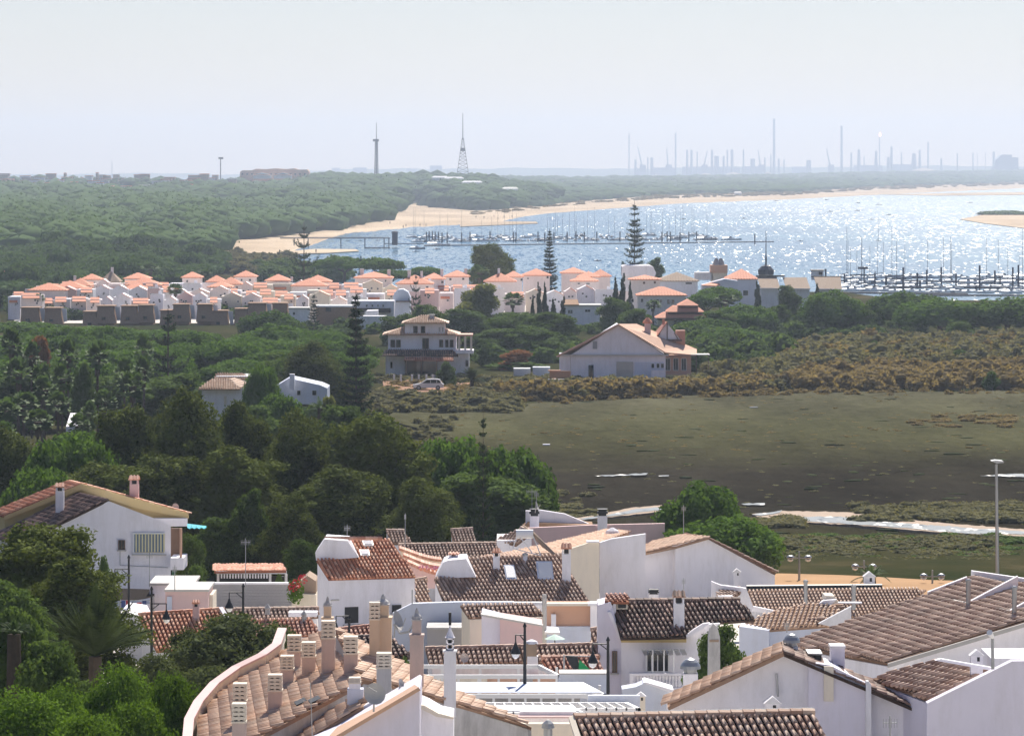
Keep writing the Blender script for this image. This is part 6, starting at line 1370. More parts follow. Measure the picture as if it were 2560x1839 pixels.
# ================================================================ trees and shrubs, front to back
PLANTS = [
 # kind, name, label, category, px, top, width px, D
 ('green', 'leafy_tree', 'bright green leafy tree at the bottom left corner', 'tree', 60, 1705, 330, 138),
 ('green', 'leafy_tree', 'bright green leafy tree bulging highest, just left of the curved roof', 'tree', 425, 1672, 190, 142),
 ('green', 'leafy_tree', 'bright green leafy tree below the big feathery palm', 'tree', 290, 1642, 260, 146),
 ('green', 'leafy_tree', 'bright green leafy tree at the bottom, left of the curved parapet', 'tree', 350, 1745, 260, 134),
 ('green', 'leafy_tree', 'bright green leafy crown between the corner tree and the palm', 'tree', 160, 1700, 230, 143),
 ('green', 'leafy_tree', 'bright green leafy crown at the very bottom centre left', 'tree', 200, 1775, 280, 130),
 ('broad', 'broad_tree', 'dark shadowed conical tree on the left edge under the palm', 'tree', 45, 1510, 200, 160),
 ('broad', 'broad_tree', 'dark leafy mass behind the bright green trees, left of the palm trunk', 'tree', 130, 1600, 200, 156),
 ('olive', 'olive_tree', 'large grey green tree in front of the chimneys', 'tree', 590, 1532, 360, 178),
 ('olive', 'olive_tree', 'smaller grey green tree below the bright orange roof', 'tree', 475, 1562, 150, 186),
 ('olive', 'olive_tree', 'grey green shrub between the large grey tree and the first chimneys', 'tree', 700, 1560, 150, 190),
 ('olive', 'olive_tree', 'low grey green bush under the palm fronds', 'bush', 380, 1625, 190, 172),
 ('olive', 'olive_tree', 'shadowy bush in the gap before the curved parapet', 'bush', 520, 1660, 230, 160),
 ('aleppo', 'broad_tree', 'tall yellow green tree hiding the left corner of the large white house', 'tree', 85, 1300, 330, 205),
 ('aleppo', 'broad_tree', 'dense dark green tree below the large white house', 'tree', 185, 1385, 300, 196),
 ('broad', 'broad_tree', 'dark round tree on the left edge below the large white house', 'tree', 30, 1450, 240, 188),
 ('hump', 'round_bush', 'dark conical shrub against the wall of the large white house', 'bush', 255, 1385, 62, 250),
 ('hump', 'round_bush', 'yellowish shrub left of the striped valance shed', 'bush', 492, 1405, 70, 262),
 ('broad', 'broad_tree', 'palm like dark tree beside the balcony of the large white house', 'tree', 475, 1330, 80, 272),
 ('hump', 'round_bush', 'pale flowering shrub at the right end of the striped valance shed', 'bush', 700, 1432, 40, 268),
 ('hump', 'round_bush', 'bright green shrub behind the stepped chimney with spire', 'bush', 1015, 1635, 50, 180),
 ('broad', 'broad_tree', 'leafy glossy tree growing behind the grey pointed pillar', 'tree', 1795, 1556, 150, 176),
 # the dark pines in the middle
 ('aleppo', 'aleppo_pine', 'tall dark pine with the highest crown, above the large white house', 'tree', 465, 965, 250, 318),
 ('aleppo', 'aleppo_pine', 'dark pine at the left of the tall dark group', 'tree', 330, 1010, 200, 322),
 ('aleppo', 'aleppo_pine', 'dark pine between the highest crown and its right neighbour', 'tree', 610, 1000, 180, 326),
 ('aleppo', 'aleppo_pine', 'dark broad pine above the striped valance shed', 'tree', 745, 1020, 230, 316),
 ('aleppo', 'aleppo_pine', 'massive dark pine standing before the marsh edge', 'tree', 955, 1025, 260, 312),
 ('aleppo', 'aleppo_pine', 'dark lower pine filling the middle of the tall dark group', 'tree', 590, 1110, 280, 306),
 ('aleppo', 'aleppo_pine', 'dark lower pine directly above the red tiled house', 'tree', 850, 1160, 300, 304),
 ('aleppo', 'aleppo_pine', 'dark lower pine right behind the large white house', 'tree', 400, 1130, 260, 306),
 ('aleppo', 'aleppo_pine', 'dark lower pine touching the long brown roof', 'tree', 1060, 1190, 190, 302),
 ('pinegreen', 'spreading_pine', 'deep green domed pine right of the massive dark pine', 'tree', 1130, 1085, 230, 330),
 ('pinegreen', 'spreading_pine', 'deep green domed pine with its right flank on the marsh', 'tree', 1265, 1108, 250, 324),
 ('broad', 'broad_tree', 'dark tree mass under the two deep green domed pines', 'tree', 1215, 1180, 340, 318),
 ('aleppo', 'aleppo_pine', 'dark pine at the left edge behind the large white house', 'tree', 10, 1060, 220, 322),
 ('pinegreen', 'spreading_pine', 'light green spreading pine above the roof of the large white house', 'tree', 180, 1080, 260, 316),
 ('pinegreen', 'spreading_pine', 'lower light green pine left of the chimney of the large white house', 'tree', 110, 1160, 220, 300),
 ('aleppo', 'aleppo_pine', 'dark filler pine behind the roof of the large white house', 'tree', 260, 1150, 260, 312),
 ('broad', 'weeping_tree', 'dark weeping round topped tree left of the small cedar', 'tree', 625, 1218, 120, 292),
 ('aleppo', 'dark_cedar', 'dark cedar with layered boughs left of the red tiled house', 'tree', 730, 1232, 150, 288),
 ('broad', 'broad_tree', 'low green tree tucked against the red tiled house', 'tree', 760, 1345, 110, 280),
 ('broad', 'broad_tree', 'dark undergrowth behind the striped valance shed', 'tree', 560, 1290, 170, 292),
 ('norfolk', 'norfolk_pine', 'slender norfolk pine rising in front of the two deep green domed pines', 'tree', 1208, 1048, 70, 296),
 ('umbrella_thick', 'round_pine', 'dark round tree on the marsh edge above the peach roof', 'tree', 1757, 1198, 215, 312),
 ('umbrella_thick', 'spreading_pine', 'bright green domed pine behind the broad plain gable wall', 'tree', 1797, 1280, 290, 290),
 ('hump', 'round_bush', 'dark bush at the foot of the bright green domed pine', 'bush', 1900, 1360, 90, 286),
 # the garden belt
 ('norfolk', 'norfolk_pine', 'tall dark norfolk pine left of the three storey villa', 'tree', 890, 740, 150, 470),
 ('norfolk_open', 'norfolk_pine', 'open topped norfolk pine behind the garden palms', 'tree', 420, 790, 130, 520),
 ('aleppo', 'dark_cedar', 'dark broad conifer left of the tall norfolk pine', 'tree', 780, 850, 190, 520),
 ('broad', 'broad_tree', 'dark garden tree above the pale blue garden house', 'tree', 720, 880, 180, 530),
 ('pinegreen', 'spreading_pine', 'round green pine standing before the white garden house', 'tree', 655, 905, 100, 455),
 ('umbrella_thick', 'umbrella_pine', 'large round umbrella pine below the brown roof row', 'tree', 685, 806, 185, 660),
 ('umbrella_thick', 'umbrella_pine', 'umbrella pine just behind the large round one', 'tree', 670, 772, 140, 740),
 ('umbrella', 'umbrella_pine', 'flat umbrella pine in front of the pale blue garden house', 'tree', 700, 980, 140, 430),
 ('umbrella', 'umbrella_pine', 'wide flat umbrella pine at the left edge below the village', 'tree', 60, 802, 230, 730),
 ('umbrella', 'umbrella_pine', 'wide flat umbrella pine under the second brown roof', 'tree', 230, 815, 230, 720),
 ('umbrella', 'umbrella_pine', 'pale green umbrella pine under the middle brown roofs', 'tree', 400, 822, 210, 705),
 ('umbrella', 'umbrella_pine', 'umbrella pine under the sloping tan roofs', 'tree', 505, 850, 170, 660),
 ('umbrella', 'umbrella_pine', 'broad umbrella pine in the second rank on the left', 'tree', 300, 858, 250, 640),
 ('umbrella', 'umbrella_pine', 'broad umbrella pine above the open topped norfolk', 'tree', 480, 880, 240, 610),
 ('umbrella_thick', 'umbrella_pine', 'dense pine right of the open topped norfolk', 'tree', 565, 905, 170, 570),
 ('umbrella', 'umbrella_pine', 'low pine before the sloping tan roofs', 'tree', 590, 865, 130, 640),
 ('umbrella', 'umbrella_pine', 'second rank umbrella pine at the left edge', 'tree', 120, 850, 230, 650),
 ('broad', 'broad_tree', 'round dark tree between the fan palms', 'tree', 212, 902, 70, 480),
 ('broad', 'broad_tree', 'dark understory tree behind the fan palms at left', 'tree', 60, 930, 260, 500),
 ('broad', 'broad_tree', 'dark understory tree below the open topped norfolk', 'tree', 440, 930, 260, 500),
 ('broad', 'broad_tree', 'dark understory tree left of the white garden house', 'tree', 330, 925, 230, 520),
 ('broad', 'broad_tree', 'dark understory tree beneath the round green pine', 'tree', 620, 1010, 220, 420),
 ('dry', 'dry_shrub', 'rust brown tree among the fan palms', 'tree', 102, 835, 70, 560),
 ('umbrella', 'umbrella_pine', 'pine crown lower left of the tall dark group', 'tree', 200, 1075, 200, 380),
 ('broad', 'broad_tree', 'garden tree behind the massive dark pine', 'tree', 850, 1010, 170, 400),
 ('yellow', 'willowy_tree', 'yellow green willowy tree in front of the village houses', 'tree', 1195, 706, 150, 780),
 ('broad', 'broad_tree', 'dark tree under the yellow green willowy tree', 'tree', 1160, 770, 150, 740),
 ('broad', 'broad_tree', 'green garden tree behind the three storey villa', 'tree', 1290, 780, 160, 730),
 ('broad', 'broad_tree', 'green garden tree between the two villas', 'tree', 1380, 778, 170, 725),
 ('broad', 'broad_tree', 'green garden tree left of the big gable villa', 'tree', 1240, 820, 140, 690),
 ('broad', 'broad_tree', 'green garden tree under the cypress clump', 'tree', 1330, 812, 170, 690),
 ('hump', 'round_bush', 'green shrubs left of the three storey villa roof', 'bush', 1000, 782, 110, 740),
 ('broad', 'broad_tree', 'small green tree left of the willowy tree', 'tree', 1070, 760, 90, 750),
 ('broad', 'broad_tree', 'dark green tree right of the long white villa', 'tree', 1540, 742, 110, 760),
 ('broad', 'broad_tree', 'dense dark tree in front of the orange hip roofed villa', 'tree', 1585, 770, 90, 740),
 ('hump', 'round_bush', 'olive scrub between the two villas', 'bush', 1215, 860, 60, 660),
 ('dry', 'dry_shrub', 'reddish dry scrub between the two villas', 'bush', 1295, 872, 90, 650),
 ('hump', 'round_bush', 'grey green hedge by the utility huts', 'bush', 1290, 900, 150, 650),
 ('hump', 'round_bush', 'grey shrub in front of the veranda of the three storey villa', 'bush', 1118, 902, 62, 600),
 ('yellow', 'willowy_tree', 'small yellow green tree under the tall norfolk pine', 'tree', 820, 985, 70, 440),
 ('umbrella_thick', 'umbrella_pine', 'big deep green pine right of the gable villa', 'tree', 1860, 818, 190, 700),
 ('umbrella_thick', 'umbrella_pine', 'broad pine behind the gable villa dormer', 'tree', 1770, 795, 170, 740),
 ('umbrella_thick', 'umbrella_pine', 'round pine above and right of the pagoda pavilion', 'tree', 1860, 757, 150, 770),
 ('umbrella', 'umbrella_pine', 'umbrella pine below the peach lean-to house', 'tree', 1800, 713, 120, 835),
 ('umbrella', 'umbrella_pine', 'umbrella pine left of the round pine above the pavilion', 'tree', 1765, 730, 110, 820),
 ('broad', 'broad_tree', 'dark tree below the first bay of the boatyard building', 'tree', 1945, 760, 90, 790),
 ('broad', 'broad_tree', 'dark tree rising before the second bay of the boatyard building', 'tree', 1970, 712, 60, 820),
 ('umbrella_thick', 'dark_grove_tree', 'very dark broad tree below the third bay of the boatyard building', 'tree', 2080, 722, 165, 780),
 ('broad', 'broad_tree', 'dark shrub tree right of the very dark broad tree', 'tree', 2150, 760, 90, 780),
 ('umbrella_thick', 'umbrella_pine', 'domed pine in front of the near marina', 'tree', 2265, 724, 185, 800),
 ('umbrella_thick', 'umbrella_pine', 'second domed pine lower and right of the first before the marina', 'tree', 2350, 742, 225, 770),
 ('umbrella_thick', 'umbrella_pine', 'large dark domed pine at the right edge before the marina', 'tree', 2520, 736, 250, 770),
 ('hump', 'round_bush', 'round bush between the domed pines', 'bush', 2400, 800, 80, 745),
 ('hump', 'round_bush', 'dark green isolated shrub in the tamarisk scrub', 'bush', 2393, 873, 90, 650),
 ('hump', 'round_bush', 'upright dark shrub at the right edge of the scrub', 'bush', 2480, 925, 46, 590),
 ('hump', 'round_bush', 'small dark shrub in the middle of the scrub', 'bush', 2190, 850, 50, 680),
 ('broad', 'broad_tree', 'dark reddish tree right of the big deep green pine', 'tree', 1945, 850, 70, 690),
 ('umbrella', 'umbrella_pine', 'low pine at the left end of the bay shore', 'tree', 860, 640, 160, 1120),
 ('umbrella', 'umbrella_pine', 'rounded pine on the shore, higher of the pair left of the bay', 'tree', 950, 641, 120, 1090),
 ('umbrella', 'umbrella_pine', 'flat pine on the shore right of the pair left of the bay', 'tree', 1060, 665, 90, 1075),
 ('umbrella', 'umbrella_pine', 'flat pine on the shore behind the orange roofs', 'tree', 980, 672, 110, 1060),
 ('aleppo', 'round_pine', 'big dark round tree silhouetted against the bay', 'tree', 1229, 606, 112, 985),
 ('fan', 'fan_palm', 'bushy palm at the left foot of the big round tree', 'palm', 1198, 660, 60, 930),
 ('norfolk', 'norfolk_pine', 'tall dense norfolk pine standing against the bay', 'tree', 1586, 514, 74, 1000),
 ('norfolk', 'norfolk_pine', 'shorter norfolk pine against the bay, halfway to the big round tree', 'tree', 1374, 578, 66, 1010),
 ('norfolk_open', 'norfolk_pine', 'small spreading norfolk pine against the beach', 'tree', 760, 568, 80, 985),
 ('norfolk_open', 'norfolk_pine', 'tiered norfolk pine in front of the white village houses', 'tree', 1040, 690, 42, 800),
 ('norfolk', 'norfolk_pine', 'thin norfolk pine right of the steep brown roofs', 'tree', 785, 738, 46, 720),
 ('norfolk', 'norfolk_pine', 'small dark conifer poking above the shore pines', 'tree', 902, 640, 28, 1100),
 ('norfolk_open', 'norfolk_pine', 'flat topped dark pine in front of the steep brown roofs', 'tree', 422, 785, 60, 640),
 ('cypress', 'cypress', 'taller left cypress of the close pair before the archway house', 'tree', 1347, 702, 20, 770),
 ('cypress', 'cypress', 'right cypress of the close pair before the archway house', 'tree', 1363, 702, 22, 772),
 ('cypress', 'cypress', 'short cypress left of the close pair', 'tree', 1331, 735, 18, 768),
 ('cypress', 'cypress', 'broad short cypress right of the close pair', 'tree', 1384, 745, 30, 766),
 ('cypress', 'cypress', 'pointed cypress at the right end of the group of five', 'tree', 1407, 738, 26, 764),
 ('cypress', 'cypress', 'cypress left in the dark clump beside the white tower house', 'tree', 1540, 690, 26, 835),
 ('cypress', 'cypress', 'tallest cypress in the dark clump beside the white tower house', 'tree', 1557, 680, 26, 835),
 ('cypress', 'cypress', 'small cypress right in the dark clump beside the white tower house', 'tree', 1575, 700, 20, 835),
 ('cypress', 'cypress', 'pointed conifer before the first bay of the boatyard building', 'tree', 1893, 700, 24, 850),
 ('cypress', 'cypress', 'pointed conifer before the third bay of the boatyard building', 'tree', 2043, 706, 26, 850),
 ('broad', 'broad_tree', 'brownish dome tree right of the tall dense norfolk pine', 'tree', 1638, 642, 56, 1020),
 ('fan', 'fan_palm', 'dark palm in front of the cypress group', 'palm', 1283, 730, 62, 790),
 ('fan', 'fan_palm', 'palm beside the steps of the white villa with paired windows', 'palm', 1633, 748, 44, 800),
 ('fan', 'fan_palm', 'pale palm in front of the tall narrow peaked house', 'palm', 438, 708, 50, 880),
 ('fan', 'fan_palm', 'palm above the thatched tower roof', 'palm', 375, 655, 52, 1010),
 ('fan', 'fan_palm', 'palm right of the tall peaked house, behind the roofs', 'palm', 513, 670, 40, 1000),
 ('fan', 'fan_palm', 'palm at the left of the village among white gables', 'palm', 96, 733, 40, 860),
 ('fan', 'fan_palm', 'pale palm in the pines left of the boatyard building', 'palm', 1815, 732, 60, 810),
 ('broad', 'broad_tree', 'garden tree hiding the foot of the pagoda pavilion', 'tree', 1790, 775, 110, 755),
]
for k_, nm, lb, ct, px, tp_, wp_, D in PLANTS: plant(k_, nm, lb, ct, px, tp_, wp_ * {'aleppo': 1.3, 'broad': 1.16, 'green': 1.14, 'olive': 1.14, 'umbrella_thick': 1.15, 'pinegreen': 1.1}.get(k_, 1.0), D)
# fan palms of the left garden
fp = [(28, 815, 62, 'at the left edge, highest'), (80, 850, 56, 'right of the edge palm, half behind it'), (170, 843, 60, 'right of the rust brown tree'), (245, 846, 64, 'with a full trunk in view'), (360, 832, 56, 'alone before the broad umbrella pines'), (45, 890, 70, 'second tier on the left'), (105, 900, 60, 'second tier, right neighbour'), (155, 905, 64, 'just left of the round dark tree'),
      (312, 890, 56, 'before the understory, left of a near twin'), (358, 885, 52, 'near twin on the right'), (110, 935, 70, 'third tier in the cluster centre'), (60, 975, 80, 'large and low on the left'), (20, 990, 70, 'cut by the left edge, low'), (145, 975, 74, 'above the sunlit terrace'), (330, 925, 80, 'broad crown left of the white garden house'), (260, 970, 64, 'right of the sunlit terrace'), (95, 1020, 84, 'lowest of the cluster, in shade'), (10, 1050, 70, 'lowest at the left edge'), (196, 1030, 60, 'overlapping the sunlit terrace'), (222, 1000, 50, 'beside the white building')]
for px, tp_, wp_, lb in fp: plant('fan', 'fan_palm', 'glittering fan palm ' + lb, 'palm', px, tp_, wp_, 505 - (tp_ - 800) * .4, 'fan palms of the left garden')

# feathery palms with separate fronds
def feather(label, px, base, crown_r, D, n, els, m='palm', seed=1, dr=(.35, .6)):
    r_ = random.Random(seed); c = W(px, base, D); g = ground(c.x, D); o = thing('feather_palm', label, 'palm', (c.x, D, g)); k = D / F
    MB().tube((c.x, D, g - .1), (c.x, D, c.z), .34, .28, 10).build('trunk', M['bark'], o)
    for i in range(n):
        az = 6.283 * i / n + r_.uniform(-.15, .15); el = r_.uniform(*els); V, Fq = frond(crown_r * k * r_.uniform(.85, 1.1), az, el, r_.uniform(*dr), crown_r * k * .15, 12)
        mb = MB().arr([tuple(Vector(p) + c) for p in V], Fq); q = V[0]
        pts = [Vector(V[j]) + c for j in range(0, len(V), 18)]
        for a, b in zip(pts[:-1], pts[1:]): mb.tube(a, b, .03, .025, 4)
        mb.build('frond', M[m], o)
    return o
feather('big feathery palm with upswept fronds before the block wall', 238, 1640, 205, 170, 60, (.45, 1.5), seed=3, m='palmdark', dr=(.1, .32))
feather('short spiky palm with pale tips at the left edge', 35, 1585, 70, 158, 30, (.5, 1.5), seed=4)
feather('big round feathery palm beside the parked white car', 1180, 950, 62, 585, 60, (-.1, 1.4), seed=5, m='palmdark')
feather('yellow tinged palm by the promenade behind the twin lamps', 2180, 1445, 70, 292, 22, (.25, 1.3), seed=6)
feather('dark palm at the roadside under the tall norfolk pine', 845, 1040, 55, 425, 26, (.1, 1.2), seed=8)
feather('glossy palm above the marsh edge in the dark gap', 800, 1020, 50, 440, 24, (.1, 1.3), seed=9)

rt = random.Random(12)
for i in range(62):
    px = rt.uniform(-20, 880); hm_ = rt.uniform(5.0, 8.0); D = (H - .5 - hm_) * F / (rt.uniform(812, 905) - HY)
    if 580 < px < 830 and D < 560: continue
    plant('umbrella' if rt.random() < .6 else 'umbrella_thick', 'umbrella_pine', 'umbrella pine in the dense green belt between the palms and the brown roofed row', 'tree', px, HY + (H - .5 - hm_) * F / D, rt.uniform(8.5, 13) * F / D, D, 'umbrella pines of the garden belt')
# scrub belt between marsh and pines: countless tamarisks
def scrub(pts, tpls, name, label):
    Vs, Ts, o = [], [], 0
    for (x, y, z, sx, sz) in pts:
        me = tpls[int(rng.integers(len(tpls)))]; a = rng.random() * 6.28; ca, sa = math.cos(a), math.sin(a)
        V = me[0] * np.array([sx, sx, sz]); V = np.stack([V[:, 0] * ca - V[:, 1] * sa + x, V[:, 0] * sa + V[:, 1] * ca + y, V[:, 2] + z], 1); Vs.append(V); Ts.append(me[1] + o); o += len(V)
    return np.concatenate(Vs), np.concatenate(Ts)
lite = [blobtree(s, 7, 4.2, 0.0, 260, .42, 9, .95, (.18, .27))[:2] for s in (201, 202, 203)]
lite2 = [blobtree(s, 7, 2.4, 0.0, 200, .34, 9, .95, (.18, .27))[:2] for s in (205, 206)]
def band(n, x0, x1, y0f, y1f):
    out = []
    for i in range(n):
        px = rng.uniform(x0, x1); py = y0f(px) + rng.random() * (y1f(px) - y0f(px)); D = DZ(py, .8); out.append((px, py, D))
    return out
def mk(n, x0, x1, y0f, y1f, smin, smax, tp_, m, lb, zmul=1.0):
    P_ = [((px - CX) * D / F, D, ground(0, D) - .2, s, s * zmul * rng.uniform(.8, 1.15)) for (px, py, D) in band(n, x0, x1, y0f, y1f) for s in (rng.uniform(smin, smax),)]
    V, T = scrub(P_, tp_, 'scrub', lb); tag(link('scrub', npmesh('scrub', V, T, M[m])), lb, 'scrub', kind='stuff')
top = lambda px: interp([(1180, 985), (1750, 985), (1900, 945), (2000, 880), (2100, 862), (2560, 858), (2900, 858)], px)
bot = lambda px: interp([(900, 985), (1100, 985), (1400, 1000), (1700, 985), (2100, 978), (2560, 975), (2900, 975)], px)
mid = lambda px: top(px) * .45 + bot(px) * .55
mk(500, 1250, 2750, mid, lambda p: bot(p) - 6, .45, .85, lite, 'tamarisk', 'rust and ochre tamarisk scrub along the marsh edge', .8)
mk(150, 1250, 2750, lambda p: bot(p) - 5, lambda p: bot(p) + 9, .18, .42, lite, 'tamarisk', 'small stray tamarisk bushes on the marsh edge', .7)
mk(420, 1900, 2750, top, mid, .6, 1.0, lite, 'tamgreen', 'grey green scrub between the tamarisks and the pines', .85)
mk(160, 1950, 2750, top, mid, .5, .9, lite, 'tamarisk', 'ochre tamarisk tops scattered in the grey green scrub', .85)
mk(150, 1230, 1960, lambda p: bot(p) - 18, lambda p: bot(p) - 4, .4, .7, lite, 'tamgreen', 'grey green bushes before the gable villa', .9)
mk(160, 900, 1300, lambda p: 985, lambda p: 1030, .35, .7, lite, 'tamgreen', 'low grey scrub below the parked white car', .6)
mk(90, 960, 1380, lambda p: 958, lambda p: 985, .3, .55, lite, 'tamarisk', 'reddish dry brush beside the parked white car', .5)
mk(130, 900, 1480, lambda p: 940, lambda p: 956, .25, .5, lite, 'tamgreen', 'garden scrub round the villas', .6)
mk(120, 1180, 1700, lambda p: 872, lambda p: 905, .5, .9, lite, 'bush', 'green undergrowth behind the villas', .8)
mk(260, 0, 900, lambda p: 880, lambda p: 1060, .4, .85, lite, 'bush', 'dark green undergrowth of the left gardens', 1.0)
mk(190, 700, 2300, lambda p: 795, lambda p: 850, .4, .8, lite, 'bush', 'green undergrowth in front of the village', .8)
mk(70, 1650, 2750, lambda p: 800, lambda p: 850, .6, 1.0, lite, 'bush', 'dark undergrowth beneath the pines by the marina', .9)
mk(60, 40, 700, lambda p: 770, lambda p: 800, .8, 1.3, lite, 'bush', 'hedges below the steep brown roofs', .8)
mk(70, 560, 720, lambda p: 640, lambda p: 688, .8, 1.4, lite, 'tamgreen', 'grey dune scrub at the end of the beach', .7)
mk(60, 640, 860, lambda p: 672, lambda p: 700, .8, 1.4, lite, 'bush', 'shore bushes behind the village', .8)
# marsh tussocks
P_ = []
for i in range(500):
    py = 985 + 515 * rng.random() ** 1.0; px = rng.uniform(950, 2750); D = DZ(py, .8)
    if px < interp([(978, 1950), (1005, 1400), (1022, 1000), (1045, 960), (1080, 1080), (1250, 1150), (1500, 1300)], py): continue
    if rng.random() > (0.4 + .6 * (math.sin(px * .011 + py * .03) > 0.2)): continue
    s = rng.uniform(.12, .34); P_.append(((px - CX) * D / F, D, .72, s * 1.6, s * .3))
V, T = scrub(P_, [(ICO1[0] * np.array([3.0, 1.6, 1.4]), ICO1[1])], 't', ''); tag(link('marsh_tussocks', npmesh('marsh_tussocks', V, T, M['olive'])), 'low tussocks and cushions of the salt marsh', 'tussocks', kind='stuff')
def islands(n, x0, x1, y0, y1, lb, sm=(.3, .6), m='tamgreen', tl=None):
    P_ = []
    for i in range(n):
        px, py = rng.uniform(x0, x1), rng.uniform(y0, y1); D = DZ(py, .8); s = rng.uniform(*sm); P_.append(((px - CX) * D / F, D, .6, s, s * .55))
    V, T = scrub(P_, tl or lite2, 's', ''); tag(link('scrub', npmesh('scrub', V, T, M[m])), lb, 'scrub', kind='stuff')
islands(150, 2150, 2700, 1262, 1305, 'green brown cushion scrub beyond the bright creek')
islands(260, 1860, 2500, 1345, 1440, 'low brown green scrub between the lamps and the creek', (.25, .5), 'tamgreen')
islands(150, 1860, 2700, 1338, 1400, 'dark low scrub on the near side of the creek', (.2, .4), 'bush')
islands(40, 1870, 1990, 1300, 1318, 'small scrub bank at the creek bend')
islands(50, 2280, 2700, 1040, 1068, 'dark brown clumps on the open marsh', (.2, .45), 'tamarisk')
islands(26, 1010, 1180, 1030, 1130, 'scrub along the left edge of the marsh', (.2, .45), 'tamgreen', lite)
islands(60, 1130, 1500, 1230, 1300, 'grassy fringe left of the creek', (.2, .4))

islands(420, 1100, 2700, 985, 1130, 'olive cushions scattered over the far half of the marsh', (.08, .18), 'tamarisk')
islands(200, 1200, 2700, 1130, 1290, 'dark cushions scattered over the near half of the marsh', (.08, .16), 'tamgreen')
mk(40, 1740, 1990, lambda p: 925, lambda p: 950, .4, .8, lite, 'tamgreen', 'scrub right of the gable villa terrace', .9)
mk(60, 1700, 1960, lambda p: 870, lambda p: 925, .7, 1.2, lite, 'bush', 'green shrubs right of the gable villa', .9)
def ground_poly(name, px, z, m, kind='structure', low=.3):
    q = []
    for i in range(len(px)):
        (a, b), (c, d) = px[i], px[(i + 1) % len(px)]; k_ = max(2, int(abs(c - a) / 9))
        for j in range(k_): f_ = j / k_; q.append((a + (c - a) * f_, b + (d - b) * f_ + (rng.normal() * (.55 if 0 < j else .2)) * (1 if abs(c - a) > 20 else .4)))
    mb = MB(); mb.drop([G(a, b, z) for a, b in q], z - low); return tag(mb.build(name, M[m]), kind=kind)
M['prom'] = plain('packed_sand', (0.42, 0.27, 0.16), .95, .25, 0.0, .2)
M['mud'] = plain('sandy_mud', (0.34, 0.25, 0.18), .8, .2, .2, .3)
M['yard'] = plain('dry_reddish_earth', (0.34, 0.21, 0.15), 1.0, .25, 0.0, .3)
ground_poly('yard', [(955, 946), (1180, 944), (1230, 962), (1220, 984), (1100, 990), (1000, 986), (960, 970)], .8, 'yard')
ground_poly('yard', [(1340, 952), (1380, 944), (1740, 940), (1760, 950), (1600, 962), (1400, 962)], .8, 'yard')
ground_poly('mud_bank', [(1880, 1284), (1960, 1276), (2130, 1280), (2240, 1296), (2400, 1310), (2560, 1322), (2800, 1334), (2800, 1350), (2560, 1340), (2350, 1330), (2150, 1312), (1960, 1302), (1900, 1294)], .93, 'mud')
ground_poly('creek', [(1975, 1294), (2040, 1290), (2100, 1290), (2220, 1304), (2400, 1317), (2560, 1327), (2800, 1338), (2800, 1346), (2560, 1334), (2440, 1334), (2300, 1322), (2200, 1314), (2050, 1304), (1985, 1300)], .96, 'creek', low=.02)
ground_poly('mud_bank', [(1440, 1294), (1500, 1284), (1580, 1268), (1655, 1262), (1655, 1276), (1600, 1284), (1520, 1292), (1450, 1300)], .93, 'mud')
ground_poly('creek', [(1450, 1295), (1520, 1286), (1590, 1271), (1655, 1266), (1655, 1273), (1600, 1279), (1530, 1289), (1460, 1298)], .96, 'creek', low=.02)
ground_poly('creek', [(1487, 1188), (1560, 1185), (1620, 1182), (1615, 1186), (1560, 1188), (1495, 1190)], .9, 'creek', low=.02)
ground_poly('creek', [(1645, 1188), (1672, 1187), (1672, 1189), (1648, 1190)], .9, 'creek', low=.02)
ground_poly('creek', [(1853, 1258), (1912, 1256), (1912, 1261), (1860, 1261)], .9, 'creek', low=.02)
ground_poly('creek', [(1880, 1285), (1930, 1279), (1955, 1274), (1950, 1280), (1900, 1288)], .98, 'creek', low=.05)
ground_poly('creek', [(2450, 1188), (2520, 1184), (2700, 1186), (2700, 1190), (2540, 1191), (2460, 1189)], .9, 'creek', low=.02)
def Gg(px, py, up=.05):
    D = 300.0
    for _ in range(60): D = .5 * D + .5 * DZ(py, ground(0, D) + up)
    return W(px, py, D)
prow = []
for i in range(24):
    px = 1895 + i * 26; y0 = interp([(1895, 1440), (1938, 1432), (2090, 1436), (2180, 1440), (2330, 1449), (2480, 1453)], px); prow.append([tuple(Gg(px, y0 + (1505 - y0) * k / 5)) for k in range(6)])
tag(link('promenade', grid_mesh('promenade', prow, M['prom'])), kind='structure')
for px, py, w_, lb in ((1885, 1020, 20, 'dark low box on the marsh below the tamarisks'), (1366, 1113, 18, 'white sheet lying on the middle of the marsh')):
    D = DZ(py, .8); o = thing('marsh_litter', lb, 'litter', (W(px, py, D).x, D, .8)); bx(px - w_ / 2, py - 3, px + w_ / 2, py, D, .8).build('panel', M['white'] if 'white' in lb else M['hazyconcrete'], o)

